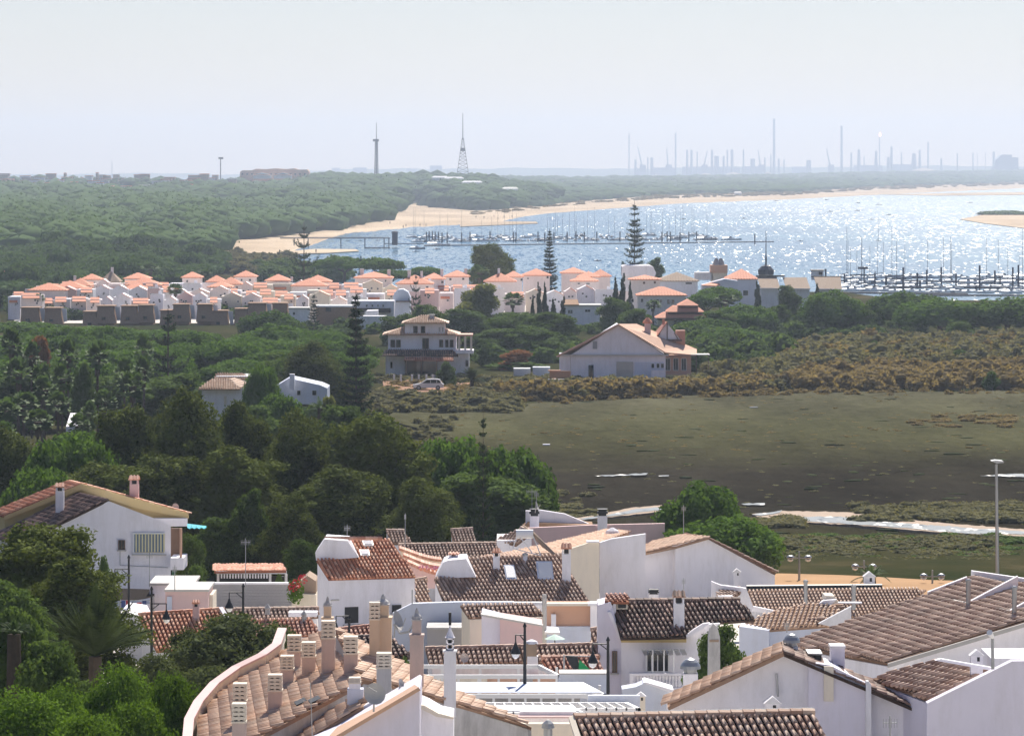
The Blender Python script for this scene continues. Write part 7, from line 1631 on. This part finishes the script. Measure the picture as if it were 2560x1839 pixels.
# lamps on the promenade and in the lanes
def twin(px, top_, bot_, D, label):
    b, a = W(px, bot_, D), W(px, top_, D); o = thing('twin_street_lamp', label, 'street lamp', tuple(b), 'double headed lamps on the promenade'); MB().tube(b, a, .1, .06, 8).build('pole', M['metal'], o); s = 22 * D / F; z = W(px, top_ + 16, D).z
    MB().tube((a.x - s, D, z), (a.x + s, D, z), .045, .045, 6).build('cross_arm', M['metal'], o)
    for q in (-1, 1):
        h = MB().lathe((a.x + q * s, D, z - .12), [(.05, 0), (.26, .08), (.30, .18), (.2, .3), (.04, .34)], 12).build('lamp_head', M['metal'], o); cchild(MB().lathe((a.x + q * s, D, z - .28), [(.05, 0), (.18, .06), (.24, .16)], 12).build('globe', M['steelwhite'], o), h)
twin(1998, 1378, 1462, 298, 'double headed lamp on the promenade nearest the plain gable wall'); twin(2160, 1400, 1480, 296, 'double headed lamp on the promenade in front of the yellow palm'); twin(2331, 1424, 1500, 294, 'double headed lamp on the promenade right of the yellow palm')
o = thing('floodlight_pole', 'very tall pale pole with a flat floodlight head at the right', 'pole', tuple(W(2494, 1500, 285))); MB().tube(W(2494, 1505, 285), W(2491, 1160, 285), .16, .10, 10).build('pole', M['metal'], o)
h = MB().prism(P3([(2479, 1152, 284.6), (2492, 1158, 284.6), (2511, 1156, 284.6), (2508, 1152, 284.6), (2490, 1150, 284.6)]), (0, .9, 0)).build('floodlight', M['metal'], o)
def lane(px, top_, bot_, D, lx, ly, label):
    b, a = W(px, bot_, D), W(px, top_, D); o = thing('lane_lamp', label, 'street lamp', tuple(b), 'black lane lamps with a lantern on a bracket'); MB().tube(b, a, .08, .055, 8).lathe(a, [(.05, 0), (.09, .06), (.02, .22)], 8).build('pole', M['dark'], o)
    l = W(lx, ly, D); ya = ly - 42 * (185 / D) * 1.0; p = W(px, ya, D); q = W(lx, ya, D); mb = MB().tube(p, q, .03, .03, 5).tube(W(px, ya + 16, D), W((px + lx) / 2, ya + 1, D), .025, .025, 5); mb.build('bracket', M['dark'], o)
    ln = MB().tube(q, l + Vector((0, 0, .42)), .03, .03, 5).lathe(l + Vector((0, 0, -.02)), [(.24, 0), (.22, .08), (.1, .3), (.04, .5)], 10).build('lantern', M['dark'], o); cchild(MB().lathe(l + Vector((0, 0, -.24)), [(.04, 0), (.14, .08), (.19, .22)], 10).build('globe', M['steelwhite'], o), ln)
lane(322, 1396, 1640, 215, 287, 1458, 'black lane lamp left, before the large white house'); lane(608, 1468, 1590, 205, 573, 1518, 'black lane lamp in front of the long block wall'); lane(379, 1475, 1650, 205, 416, 1546, 'black lane lamp with lantern to its right, before the orange roof')
lane(873, 1548, 1640, 190, 840, 1580, 'black lane lamp below the dark doorway of the red tiled house'); lane(1312, 1568, 1712, 170, 1289, 1632, 'black lane lamp beside the tan square chimney'); lane(1520, 1603, 1760, 168, 1482, 1655, 'black lane lamp before the lilac side wall of the balcony house')
antenna(614, 1345, 1480, 240, 'tall tv aerial above the long block wall', 22); antenna(374, 1378, 1466, 240, 'thin tv aerial before the striped window', 14); antenna(437, 1412, 1478, 236, 'thin tv aerial over the pink flat roofed room', 10); antenna(868, 1310, 1350, 244, 'small aerial on the ridge of the red tiled house', 14)
antenna(1013, 1282, 1362, 262, 'plain pole on the long brown roof', 4); antenna(1709, 1262, 1345, 268, 'mast with a small bulb over the peach roof', 10)

# ================================================================ boats, jetties, beach, industry on the horizon
M['canvas'] = plain('white_canvas', (0.82, 0.82, 0.80), .4, .05, .5)
cv_ = ['canvas', 'canvas', 'canvas', 'blueboat']
def boat(px, py, lpx, kind, label, group, yaw=0.0, m='whiteboat', mast=True, hmast=11.0):
    b = G(px, py, .05); D = b.y; L_ = lpx * D / F; o = thing('sail_boat' if mast else 'motor_boat', label, 'boat', (b.x, b.y, 0), group); o.rotation_euler.z = 0
    w_ = L_ * .30; n = 7; prof = []
    V, Fq = [], []
    for i in range(n):
        t_ = i / (n - 1); x = -L_ / 2 + L_ * t_; ww = w_ / 2 * (1 - max(0, (t_ - .45) / .55) ** 2.2) * (.85 if t_ == 0 else 1) + .02; sh = .55 + .45 * t_ ** 2
        V += [(x, -ww, sh), (x, -ww * .75, -.1), (x, ww * .75, -.1), (x, ww, sh)]
    for i in range(n - 1):
        a = i * 4
        for k in range(3): Fq.append((a + k, a + k + 4, a + k + 5, a + k + 1))
        Fq.append((a + 3, a + 7, a + 4, a))
    Fq.append((0, 1, 2, 3)); c, s = math.cos(yaw), math.sin(yaw); k_ = L_ / 9
    tr = lambda P: [(p[0] * c - p[1] * s + b.x, p[0] * s + p[1] * c + b.y, p[2] * (k_ if k_ < 1 else 1)) for p in P]
    MB().arr(tr(V), Fq).build('hull', M[m], o)
    cab = [(-L_ * .18, -w_ * .3, .6), (L_ * .2, -w_ * .22, .7), (L_ * .2, w_ * .22, .7), (-L_ * .18, w_ * .3, .6), (-L_ * .15, -w_ * .26, 1.25), (L_ * .1, -w_ * .2, 1.15), (L_ * .1, w_ * .2, 1.15), (-L_ * .15, w_ * .26, 1.25)]
    cb = MB().arr(tr(cab), [(0, 1, 5, 4), (1, 2, 6, 5), (2, 3, 7, 6), (3, 0, 4, 7), (4, 5, 6, 7)]).build('cabin', M['whiteboat'], o)
    cv = [(-L_ * .42, -w_ * .36, 1.15), (-L_ * .05, -w_ * .36, 1.25), (-L_ * .05, w_ * .36, 1.25), (-L_ * .42, w_ * .36, 1.15), (-L_ * .42, 0, 1.15 + w_ * .15), (-L_ * .05, 0, 1.25 + w_ * .15)]
    MB().arr(tr(cv), [(0, 1, 5, 4), (4, 5, 2, 3)]).build('cockpit_glint_cover', M[cv_[int(px * 7) % 4]], o)  # sloped cover added to each boat to catch a sun glint
    if mast:
        p = Vector(tr([(L_ * .08, 0, 1.0)])[0]); MB().tube(p, p + Vector((0, 0, hmast)), .075, .04, 5).build('mast', M['pile'], o); q = Vector(tr([(-L_ * .36, 0, 1.6)])[0]); MB().tube(p + Vector((0, 0, .9)), q, .12, .1, 5).build('boom', M['blueboat'], o)
    else: MB().arr(tr([(-L_ * .12, -w_ * .25, 1.3), (L_ * .04, -w_ * .2, 1.25), (L_ * .04, w_ * .2, 1.25), (-L_ * .12, w_ * .25, 1.3), (-L_ * .1, -w_ * .22, 1.8), (L_ * .0, -w_ * .18, 1.8), (L_ * .0, w_ * .18, 1.8), (-L_ * .1, w_ * .22, 1.8)]), [(0, 1, 5, 4), (1, 2, 6, 5), (2, 3, 7, 6), (3, 0, 4, 7), (4, 5, 6, 7)]).build('windscreen', M['glass'], o)
    return o
# far marina pontoon
o = thing('pontoon', 'long thin marina pontoon running right across the bay', 'pontoon', tuple(G(1480, 611, 0)))
a, b = G(1060, 613, .4), G(1935, 603, .4); mb = MB().prism([a, b, b + Vector((0, 5, 0)), a + Vector((0, 5, 0))], (0, 0, -.5)); mb.build('deck', M['pile'], o)
a, b = G(1560, 611, .4), G(1000, 616, .4)
rb_ = random.Random(3)
ncol = ['whiteboat', 'whiteboat', 'whiteboat', 'blueboat', 'whiteboat']
GFar = 'boats moored along the far pontoon'
for i in range(125):
    px = 1030 + 765 * (i + rb_.random() * .6) / 125; py = 602.5 - rb_.choice([0, 0, 4, 8, 11]) + (1060 - px) * .008 + 2; ms = rb_.random() < .3
    hc = rb_.choice(ncol); third = 'left' if i < 42 else ('middle' if i < 84 else 'right')
    boat(px, py, rb_.uniform(24, 40), 0, 'small %s %s moored along the %s third of the far pontoon' % ('navy' if hc == 'blueboat' else 'white', 'sailing boat with bare mast' if ms else 'motor boat', third), GFar, rb_.uniform(-.5, .5) + 1.57 * (rb_.random() < .5), hc, ms, rb_.uniform(9, 15))
for px, py in ((1066, 598), (1073, 596), (1081, 596), (1088, 597), (1096, 598), (1105, 600), (1118, 600), (1154, 600), (1175, 598), (1225, 596), (1284, 598), (1290, 599), (1345, 598), (1362, 600), (1385, 600), (1418, 598), (1440, 596), (1461, 598), (1492, 598), (1550, 597), (1592, 600), (1655, 598), (1668, 597), (1676, 598), (1700, 599), (1722, 598), (1742, 597), (1887, 604)):
    b = G(px, py + 6, 0); o = tag(MB().tube((b.x, b.y, -.5), (b.x, b.y, 4.6), .3, .3, 7).build('mooring_pile', M['pile']), 'dark mooring pile standing along the far pontoon', 'pile', 'mooring piles of the far pontoon')
boat(1765, 600, 56, 0, 'dark hulled motor yacht near the right end of the far pontoon', None, .1, 'blueboat', False); boat(1828, 600, 52, 0, 'boxy house boat at the right end of the far pontoon', None, 0, 'whiteboat', False)
boat(1095, 614, 62, 0, 'white sailing boat in front of the far pontoon at its left end', None, .05, 'whiteboat', True, 14); boat(1043, 622, 40, 0, 'small blue boat left of the pontoon end', None, 0, 'blueboat', False); boat(1092, 623, 18, 0, 'little orange and blue dinghy below the pontoon', None, .3, 'blueboat', False)
boat(1040, 629, 20, 0, 'pale rowing boat below the pontoon end', None, 0, 'whiteboat', False); boat(1494, 652, 20, 0, 'dark rowing boat alone between the two norfolk pines', None, 0, 'blueboat', False); boat(1167, 567, 12, 0, 'red and dark little boat lying off the beach', None, 0, 'blueboat', False)
for i, (px, py) in enumerate(((1708, 548), (1860, 546), (2064, 500), (2075, 529), (2143, 527), (2222, 537), (2178, 549), (2195, 603), (2197, 512), (1940, 503), (2425, 507), (2144, 508), (2000, 603), (870, 602), (900, 602), (945, 601))):
    boat(px, py, 14 if i < 13 else 12, 0, 'tiny dark boat anchored alone out in the bay', 'small boats anchored in the bay', rb_.uniform(-.6, .6), 'blueboat', i in (7, 8))
# near marina on the right
o = thing('pontoon', 'near marina pontoon behind the domed pines, right', 'pontoon', tuple(G(2400, 733, 0)))
for (x0, x1, y0, y1) in ((2100, 2420, 729, 733), (2310, 2900, 736, 737), (2100, 2560, 700, 700), (2200, 2900, 716, 718)):
    a, b = G(x0, y0, .5), G(x1, y1, .5); MB().prism([a, b, b + Vector((0, 2.2, 0)), a + Vector((0, 2.2, 0))], (0, 0, -.4)).build('deck', M['pile'], o)
for i in range(124):
    row = i % 4; py = (696, 708, 720, 731)[row] + rb_.uniform(-3, 3); px = 2110 + 560 * ((i // 4) + rb_.random() * .7) / 31; ms = rb_.random() < .2
    if px < 2290 and row == 3: py -= 3
    hc = rb_.choice(['whiteboat', 'whiteboat', 'whiteboat', 'blueboat'])
    boat(px, py, rb_.uniform(36, 58), 0, '%s %s in the %s row of the near marina, %s part' % ('navy' if hc == 'blueboat' else 'white', 'sailing boat with bare mast' if ms else 'motor boat', ('outermost', 'second', 'third', 'innermost')[row], 'left' if px < 2260 else ('middle' if px < 2430 else 'right')), 'boats berthed in the near marina', rb_.uniform(-.35, .35), hc, ms, rb_.uniform(9, 17))
for px, py in ((2064, 672), (2111, 684), (2187, 682), (2215, 700), (2258, 668), (2293, 682), (2317, 675), (2353, 668), (2300, 700), (2390, 684), (2449, 663), (2487, 676), (2532, 668), (2546, 662), (2441, 712), (2500, 690)):
    b = G(px, 712 + (px % 7) * 2, 0); t_ = W(px, py, b.y).z; tag(MB().tube((b.x, b.y, -.5), (b.x, b.y, t_), .27, .27, 7).build('mooring_pile', M['pile']), 'dark tall mooring pile standing in the near marina', 'pile', 'mooring piles of the near marina')
o = thing('boat_hoist', 'dark boat hoist with flat top standing over the near marina', 'hoist', tuple(G(2158, 715, 0))); D = G(2158, 715, 0).y
bx(2147, 667, 2170, 673, D, 3).build('cab', M['pile'], o); bx(2159, 673, 2162, 716, D, .5).build('mast', M['pile'], o); bx(2125, 686, 2190, 689, D, .4).build('boom', M['pile'], o); bx(2187, 678, 2189, 690, D, .4).build('post', M['pile'], o)
o = thing('boat_hoist', 'dark gantry with angled legs in the near marina', 'hoist', tuple(G(2235, 715, 0))); D = G(2235, 715, 0).y; bx(2212, 688, 2262, 691, D, 1).build('beam', M['pile'], o); bx(2213, 690, 2218, 728, D, .6).build('leg', M['pile'], o); bx(2256, 690, 2259, 716, D, .6).build('leg', M['pile'], o)

# jetty from the beach
o = thing('jetty', 'long thin jetty on posts reaching from the beach to a dark kiosk', 'jetty', tuple(G(870, 606, 0))); D = G(870, 618, 0).y
bx(700, 594, 975, 596.5, D, 2.5).build('deck', M['pile'], o)
for q in (735, 770, 852, 912, 960, 972): bx(q - 1, 596, q + 1.4, 619, D + .5, .4).build('post', M['pile'], o)
bx(712, 592, 972, 592.6, D, .1).build('rail', M['pile'], o)
o = thing('kiosk', 'small dark round roofed kiosk at the end of the jetty', 'kiosk', tuple(W(987, 618, D))); bx(980, 582, 994, 613, D, 2.6).build('body', M['pile'], o); MB().lathe(W(987, 582, D + 1.3), [(1.7, 0), (1.3, .6), (.2, .9)], 10).build('roof', M['pile'], o)
o = thing('pontoon', 'low pontoon below the jetty kiosk', 'pontoon', tuple(W(950, 618, D - 30))); bx(912, 618, 975, 620.5, D - 30, 1.5).build('deck', M['pile'], o); bx(960, 608, 1060, 610, D + 20, 1.5).build('walkway', M['pile'], o)

# people on the beach, a few pixels each
def person(px, py, D, label, top_='dark', h=1.7):
    b = W(px, py, D); g = b.z; me = MB()
    me.lathe((b.x - .09, D, g), [(.06, 0), (.08, .45), (.1, .85)], 6); me.lathe((b.x + .09, D + .12, g), [(.06, 0), (.08, .45), (.1, .85)], 6)
    me.lathe((b.x, D, g + .82), [(.16, 0), (.15, .25), (.21, .52), (.06, .6), (.06, .64), (.105, .7), (.11, .8), (.06, .88)], 8)
    me.tube((b.x - .2, D, g + 1.35), (b.x - .26, D + .05, g + .75), .05, .04, 5); me.tube((b.x + .2, D, g + 1.35), (b.x + .28, D - .05, g + .78), .05, .04, 5)
    o = me.build('person', M[top_]); return tag(o, label, 'person', 'people on the beach')
for px, py, m_ in ((699, 634, 'dark'), (682, 668, 'dark'), (708, 669, 'peach'), (661, 664, 'dark'), (790, 632, 'dark'), (1008, 570, 'dark'), (1050, 566, 'dark'), (1065, 566, 'dark'), (1190, 545, 'dark'), (1210, 546, 'dark'), (1235, 543, 'pink'), (1260, 545, 'dark'), (1280, 544, 'dark'), (1245, 549, 'dark'), (1015, 567, 'dark'), (660, 590, 'dark'), (975, 560, 'dark')):
    D = DZ(py, .9); person(px, py, D, 'tiny dark figure standing on the far beach', m_)

# white tent roof and other spots in the wood
def zhill(px, py):
    lo, hi = DZ(interp(Bp, px), 1.0) * 1.02, interp([(p[0], p[2]) for p in Sp], px) * .99
    for D in np.linspace(lo, hi, 160):
        z = hill_z(px, D)
        if z is not None and HY + (H - z) * F / D <= py: return D, z
    return lo, hill_z(px, lo) or 1
o = thing('marquee', 'white tent roofed pavilion glowing among the umbrella pines', 'marquee', tuple(W(497, 655, 1330))); MB().lathe(W(497, 649, 1330), [(3.9, 0), (1.6, .9), (.2, 1.9)], 8).build('canopy', M['steelwhite'], o); 
for q in (476, 518): bx(q, 648, q + 1.5, 672, 1328, .2).build('post', M['wood'], o)
o = thing('beach_house', 'low white house half hidden in the umbrella pines', 'house', tuple(W(316, 668, 1190))); bx(295, 648, 338, 672, 1190, 6).build('wall', M['white'], o); bx(293, 646, 340, 649, 1189.5, 7).build('roof', M['cap'], o); window(o, 322, 654, 327, 660, 1189.9, 'white2', 'glass', 0, False)
o = thing('beach_house', 'tall white building with a slanting right side at the left edge', 'house', tuple(W(38, 740, 985))); wallpx(o, [(8, 760), (8, 682), (58, 680), (72, 702), (72, 760)], 985, 'white2', 7); bx(4, 676, 30, 683, 984, 3).build('roof', M['terr'], o); bx(30, 700, 33, 740, 984.8, .2).build('post', M['cream'], o)
# hillside villas and dunes huts (far)
FV = [(742, 549, 14, 'terr', 'pale'), (870, 497, 20, 'terr', 'pale'), (940, 478, 26, 'terr', 'orange roofed'), (1100, 444, 40, 'white2', 'whitish'), (1135, 446, 46, 'white2', 'whitish'), (1180, 456, 50, 'white2', 'whitish'), (1275, 472, 40, 'cap', 'long white roofed'), (920, 538, 30, 'cap', 'flat roofed'), (860, 552, 26, 'terr', 'low'), (450, 610, 24, 'terr', 'tan'), (1030, 536, 16, 'wood', 'dark'), (1340, 510, 30, 'cap', 'small bright'), (1640, 470, 16, 'cap', 'small bright'), (1845, 482, 18, 'cap', 'bright'), (440, 522, 12, 'terr', 'small')]
FVL = ['just above the left end of the beach', 'high above the jetty', 'below the platform tower', 'left of the lattice tower foot', 'right under the lattice tower', 'right of the lattice tower', 'where the headland meets the far bank', 'at the foot of the dune', 'behind the jetty beach', 'at the left tip of the sand', 'on the sand below the dune', 'at the start of the far beach', 'in the dunes of the far beach, left', 'in the dunes of the far beach, right', 'in the middle of the left woodland']
for i, (px, py, w_, rm, ad) in enumerate(FV):
    D, z = zhill(px, py + 8) if px < 1380 else (DZ(py + 4, 2), 2)
    if 1080 < px < 1300: D, z = zhill(px, py + 26)
    hh = 9 * D / F; x = (px - CX) * D / F; w = w_ * D / F; zt = H - (py - HY) * D / F
    o = thing('hillside_house', '%s house on the wooded slope, %s' % (ad, FVL[i]), 'house', (x, D, z - 1), 'hazy houses of the wooded slope')
    zb = max(z - 3, zt - 9); MB().box((x, D, (zt + zb) / 2), (w, 8, max(1, zt - zb))).build('wall', M['white2' if rm != 'wood' else 'wood'], o); MB().prism([(x - w * .54, D - 4.4, zt), (x + w * .54, D - 4.4, zt), (x + w * .4, D, zt + 1.6), (x - w * .4, D, zt + 1.6)], (0, 8, 0)).build('roof', M[rm], o)
# the town and the hotel on the far crest
D = 4300
tb = random.Random(8); k = 0
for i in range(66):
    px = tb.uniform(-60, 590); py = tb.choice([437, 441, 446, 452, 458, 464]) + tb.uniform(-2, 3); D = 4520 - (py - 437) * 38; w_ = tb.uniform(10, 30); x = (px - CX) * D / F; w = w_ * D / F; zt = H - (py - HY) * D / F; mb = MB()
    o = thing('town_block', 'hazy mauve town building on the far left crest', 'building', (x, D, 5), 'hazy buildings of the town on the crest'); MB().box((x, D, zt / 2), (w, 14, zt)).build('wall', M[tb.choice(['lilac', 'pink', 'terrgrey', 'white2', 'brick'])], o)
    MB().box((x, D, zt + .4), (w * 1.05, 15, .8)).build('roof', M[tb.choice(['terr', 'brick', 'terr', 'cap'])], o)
for px, t_, w_, lb in ((362, 437, 24, 'wide brown block on the town skyline'), (511, 436, 22, 'second wide brown block on the town skyline'), (163, 434, 5, 'slim tower on the town skyline, left'), (243, 433, 5, 'slim tower on the town skyline, right of the first'), (205, 445, 5, 'short slim tower between the two town towers'), (53, 443, 4, 'slim tower at the left of the town')):
    D = 4450; a = W(px, t_, D); o = thing('town_block', lb, 'building', (a.x, D, 8)); MB().box((a.x, D, a.z / 2 + 3), (w_ * D / F, 10, a.z - 6)).build('wall', M['brick'], o); MB().box((a.x, D, a.z + .5), (w_ * D / F * 1.1, 11, 1)).build('roof', M['terr'], o)
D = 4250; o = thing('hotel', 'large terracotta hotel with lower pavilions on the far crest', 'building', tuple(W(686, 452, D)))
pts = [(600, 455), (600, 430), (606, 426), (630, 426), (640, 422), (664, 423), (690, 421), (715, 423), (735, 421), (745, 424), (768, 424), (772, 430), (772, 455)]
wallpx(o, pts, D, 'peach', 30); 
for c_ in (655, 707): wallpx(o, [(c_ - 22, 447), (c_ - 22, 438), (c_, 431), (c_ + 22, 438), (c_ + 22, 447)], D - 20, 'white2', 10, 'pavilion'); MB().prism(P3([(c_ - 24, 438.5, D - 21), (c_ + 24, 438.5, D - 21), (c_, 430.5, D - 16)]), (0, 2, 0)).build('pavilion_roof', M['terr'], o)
for q in range(14): bx(604 + q * 12, 434, 608 + q * 12, 437, D - .3, .3).build('window', M['dark'], o)
def zc(px, D): return H - (440 - HY) * D / F
o = thing('floodlight_mast', 'thin mast with a box head over the town', 'mast', tuple(W(551, 450, 4300))); bx(550, 396, 552.4, 452, 4300, 1).build('pole', M['pile'], o); bx(546, 393, 558, 398, 4300, 2).build('head', M['pile'], o)
o = thing('pylon', 'faint pylon far behind the town', 'pylon', tuple(W(280, 440, 9000))); bx(279.2, 402, 280.8, 440, 9000, 1).build('pole', M['hazyconcrete'], o)
o = thing('telecom_tower', 'tall tower with a platform and thin aerial above the wooded headland', 'tower', tuple(W(941, 455, 4250)))
mb = MB(); D = 4250
for s in (-1, 1):
    mb.tube(W(941 + s * 4.5, 455, D), W(941 + s * 2.6, 352, D), .55, .45, 5)
for i in range(14): y0 = 452 - i * 7; mb.tube(W(941 - 4.4, y0, D), W(941 + 4, y0 - 7, D), .3, .3, 4); mb.tube(W(941 + 4.2, y0, D), W(941 - 4, y0 - 7, D), .3, .3, 4)
mb.box(W(941, 400, D), (1.2, 1.2, 44)); mb.build('shaft', M['pile'], o); bx(932, 348, 947, 354, D - 2, 6).build('platform', M['pile'], o); MB().tube(W(941, 350, D), W(941, 307, D), .45, .3, 5).build('aerial', M['pile'], o)
o = thing('lattice_tower', 'tall lattice tower tapering to a needle above the wooded headland', 'tower', tuple(W(1157, 440, 4200))); D = 4200; mb = MB()
ft = lambda y: interp([(283, 1), (345, 1.6), (370, 6), (385, 7), (440, 15)], y)
for s in (-1, 1):
    for a, b in ((440, 385), (385, 350), (350, 345)): mb.tube(W(1157 + s * ft(a), a, D), W(1157 + s * ft(b), b, D), .4, .35, 4)
y = 440
while y > 350:
    dy = 6 + ft(y) * .3; mb.tube(W(1157 - ft(y), y, D), W(1157 + ft(y - dy), y - dy, D), .25, .25, 4); mb.tube(W(1157 + ft(y), y, D), W(1157 - ft(y - dy), y - dy, D), .25, .25, 4); mb.tube(W(1157 - ft(y), y, D), W(1157 + ft(y), y, D), .22, .22, 4); y -= dy
mb.build('lattice', M['pile'], o); bx(1151, 370, 1163, 378, D, 4).build('platform', M['pile'], o); MB().tube(W(1157, 350, D), W(1157, 283, D), .55, .3, 5).build('needle', M['pile'], o)

# refinery skyline
DI = 13600; M['ind'] = plain('weathered_industrial_steel', (0.24, 0.25, 0.27), .8, .1, .3, .01)
def ind(name, label, cat, parts):
    xs = [p[1] for p in parts]; o = thing(name, label, cat, tuple(W(sum(xs) / len(xs), 448, DI)), 'refinery on the horizon')
    for (pn, cx_, t_, b_, w0, w1) in parts:
        a, b = W(cx_, t_, DI), W(cx_, b_, DI); MB().tube(b, a, w0 * DI / F / 2, w1 * DI / F / 2, 8).build(pn, M['ind'], o)
    return o
def o6(x): return 1560 + x / 4.536
def o7(x): return 2060 + x / 4.536
def yy(y): return 280 + y / 4.536
i6 = [(57, 245, 14, 'faint thin mast at the left end of the refinery'), (130, 540, 28, 'short stout column right of the thin left mast'), (270, 515, 16, 'thin column beside a wider one, left part'), (315, 515, 36, 'wide low column in the left part'), (585, 240, 20, 'tall stack left of the twin columns'), (715, 430, 26, 'left of the twin columns'), (765, 430, 28, 'right of the twin columns'), (830, 450, 16, 'slim column right of the twin columns'), (997, 430, 28, 'column standing alone before the mid group'), (1050, 500, 56, 'wide squat unit in the mid group'), (1130, 500, 26, 'small column in the mid group'), (1172, 430, 18, 'slim column beside the widest one'), (1225, 425, 34, 'widest column of the mid group'), (1355, 425, 20, 'slim column left of the tallest stack'), (1460, 530, 56, 'low wide unit left of the tallest stack'), (1597, 515, 18, 'small column close left of the tallest stack'), (1665, 480, 16, 'slim column touching the tallest stack'), (1755, 530, 26, 'small column right of the tallest stack'), (1815, 540, 18, 'smaller column further right of the tallest stack'), (2095, 545, 56, 'low dome right of the tallest stack')]
for x, t_, w_, lb in i6: ind('refinery_column', 'hazy refinery column, ' + lb, 'column', [('shaft', o6(x), yy(t_), 452, w_ / 4.3, w_ / 4.8)])
i7 = [(310, 460, 24, 'pointed one right of the second tall stack'), (395, 425, 54, 'broad tapered unit right of the second tall stack'), (455, 505, 16, 'small one beside the broad tapered unit'), (590, 440, 52, 'broad one left of the flare'), (765, 390, 30, 'tall wide one right of the flare'), (730, 510, 60, 'squat unit at the foot of the tall wide one'), (878, 460, 18, 'lone slim one in the right part'), (1020, 470, 80, 'broad low cluster in the right part'), (1085, 430, 40, 'tapered one beside the broad low cluster'), (1180, 340, 20, 'tall slim stack at the right'), (1330, 525, 40, 'low cone at the right'), (1512, 470, 16, 'slim one in the open part'), (1690, 465, 16, 'slim one further right'), (1740, 470, 8, 'very thin left one of two'), (1830, 460, 8, 'very thin right one of two'), (1925, 450, 30, 'pointed one beside the big block')]
for x, t_, w_, lb in i7: ind('refinery_column', 'hazy refinery column, ' + lb, 'column', [('shaft', o7(x), yy(t_), 452, w_ / 4.2, w_ / (5.2 if w_ < 40 else 9))])
ind('refinery_stack', 'tallest pale stack of the refinery, ringed and slender', 'stack', [('shaft', 1935, 296, 452, 7.5, 5.5), ('shaft', 1935, 300, 303, 6.2, 6.2)]); ind('refinery_stack', 'second tall stack of the refinery, right of the tallest', 'stack', [('shaft', 2104, 315, 452, 7, 5.5), ('shaft', 2104, 318, 321, 6.2, 6.2)])
fl = ind('flare_stack', 'slim flare stack with a faint pink flame', 'stack', [('shaft', o7(630), yy(285), 452, 3.4, 2.6)])
fm = bpy.data.materials.new('flame'); fm.use_nodes = True; pb = fm.node_tree.nodes['Principled BSDF']; pb.inputs['Base Color'].default_value = (1, .5, .3, 1); pb.inputs['Emission Color'].default_value = (1, .45, .25, 1); pb.inputs['Emission Strength'].default_value = 2.5
c = W(o7(636), yy(280), DI); MB().lathe(c, [(1.5, 0), (5, 5), (4, 10), (.5, 17)], 8).build('flame', fm, fl)
for x0, y0, x1, lb in ((155, 390, 205, 'left one, leaning left'), (945, 440, 905, 'middle one, leaning right'), (1520, 430, 1548, 'thin one left of the tallest stack'), (485, 412, 500, 'steep one beside a tall stack')):
    o = thing('harbour_crane', 'faint harbour crane on the refinery skyline, ' + lb, 'crane', tuple(W(o6(x1), 448, DI)), 'refinery on the horizon'); MB().tube(W(o6(x1), yy(620), DI), W(o6(x0), yy(y0), DI), 3.2, 1.6, 5).build('jib', M['ind'], o); MB().box(W(o6(x1 + 8), yy(640), DI), (22, 12, 26)).build('base', M['ind'], o)
o = thing('harbour_crane', 'faint harbour crane between the two tall stacks', 'crane', tuple(W(o7(60), 448, DI)), 'refinery on the horizon'); MB().tube(W(o7(70), yy(620), DI), W(o7(30), yy(415), DI), 3.2, 1.6, 5).build('jib', M['ind'], o)
MB().box(W(o7(80), yy(640), DI), (22, 12, 26)).build('base', M['ind'], o)
o = thing('refinery_block', 'big hazy block shaped building at the right end of the horizon', 'building', tuple(W(2525, 450, 11900))); wallpx(o, [(2480, 440), (2490, 400), (2505, 387), (2530, 387), (2530, 393), (2546, 394), (2546, 440)], 12650, 'ind', 60)
for i, (px, w_, py, lb) in enumerate(((1765, 34, 433, 'wider pale heap left'), (1834, 52, 431, 'widest pale heap'), (1920, 24, 429, 'small pale heap right'), (1640, 22, 437, 'small pale heap far left'), (2310, 100, 420, 'long low pale heap right'))):
    D = 12800; tag(MB().lathe(W(px, 440, D), [(w_ * D / F / 2, 0), (w_ * D / F * .3, (440 - py) * D / F * .7), (w_ * D / F * .05, (440 - py) * D / F)], 12).build('salt_heap', M['sand']), 'white salt heap on the horizon, ' + lb, 'heap')
bx_ = [(1600, 30, 421), (1660, 60, 419), (1745, 80, 417), (1820, 60, 418), (1880, 50, 416), (2000, 40, 417), (840, 20, 420), (900, 34, 419), (1090, 30, 414), (1030, 26, 422), (2170, 70, 413), (2260, 60, 411)]
for i, (px, w_, py) in enumerate(bx_): D = 14300; a = W(px, py, D); o = tag(MB().box((a.x, D, a.z / 2), (w_ * D / F, 40, a.z)).build('horizon_shed', M['ind']), 'faint low industrial shed on the horizon', 'building', 'faint sheds on the horizon')
# island at the right with its scrub
P_ = []
for i in range(60):
    px, py = rng.uniform(2460, 2760), rng.uniform(531, 536); D = DZ(py, .8); s = rng.uniform(1.2, 2.2); P_.append(((px - CX) * D / F, D, .3, s * 1.4, s * .45))
V, T = scrub(P_, lite2, 's', ''); tag(link('scrub', npmesh('scrub', V, T, M['bush'])), 'purple brown scrub on the low sandbank at the right edge', 'scrub', kind='stuff')
P_ = []
for i in range(420):
    px = rng.uniform(1180, 2600); b0 = interp(Bp, px); py = b0 + rng.uniform(-2, .35 * (interp(Lp, px) - b0)); D = DZ(py, .9); s = rng.uniform(.8, 1.8) * D / 4500; P_.append(((px - CX) * D / F, D, .8, s, s * .5))
V, T = scrub(P_, lite2, 's', ''); tag(link('scrub', npmesh('scrub', V, T, M['tamarisk'])), 'dune scrub dotting the upper edge of the far beach', 'scrub', kind='stuff')
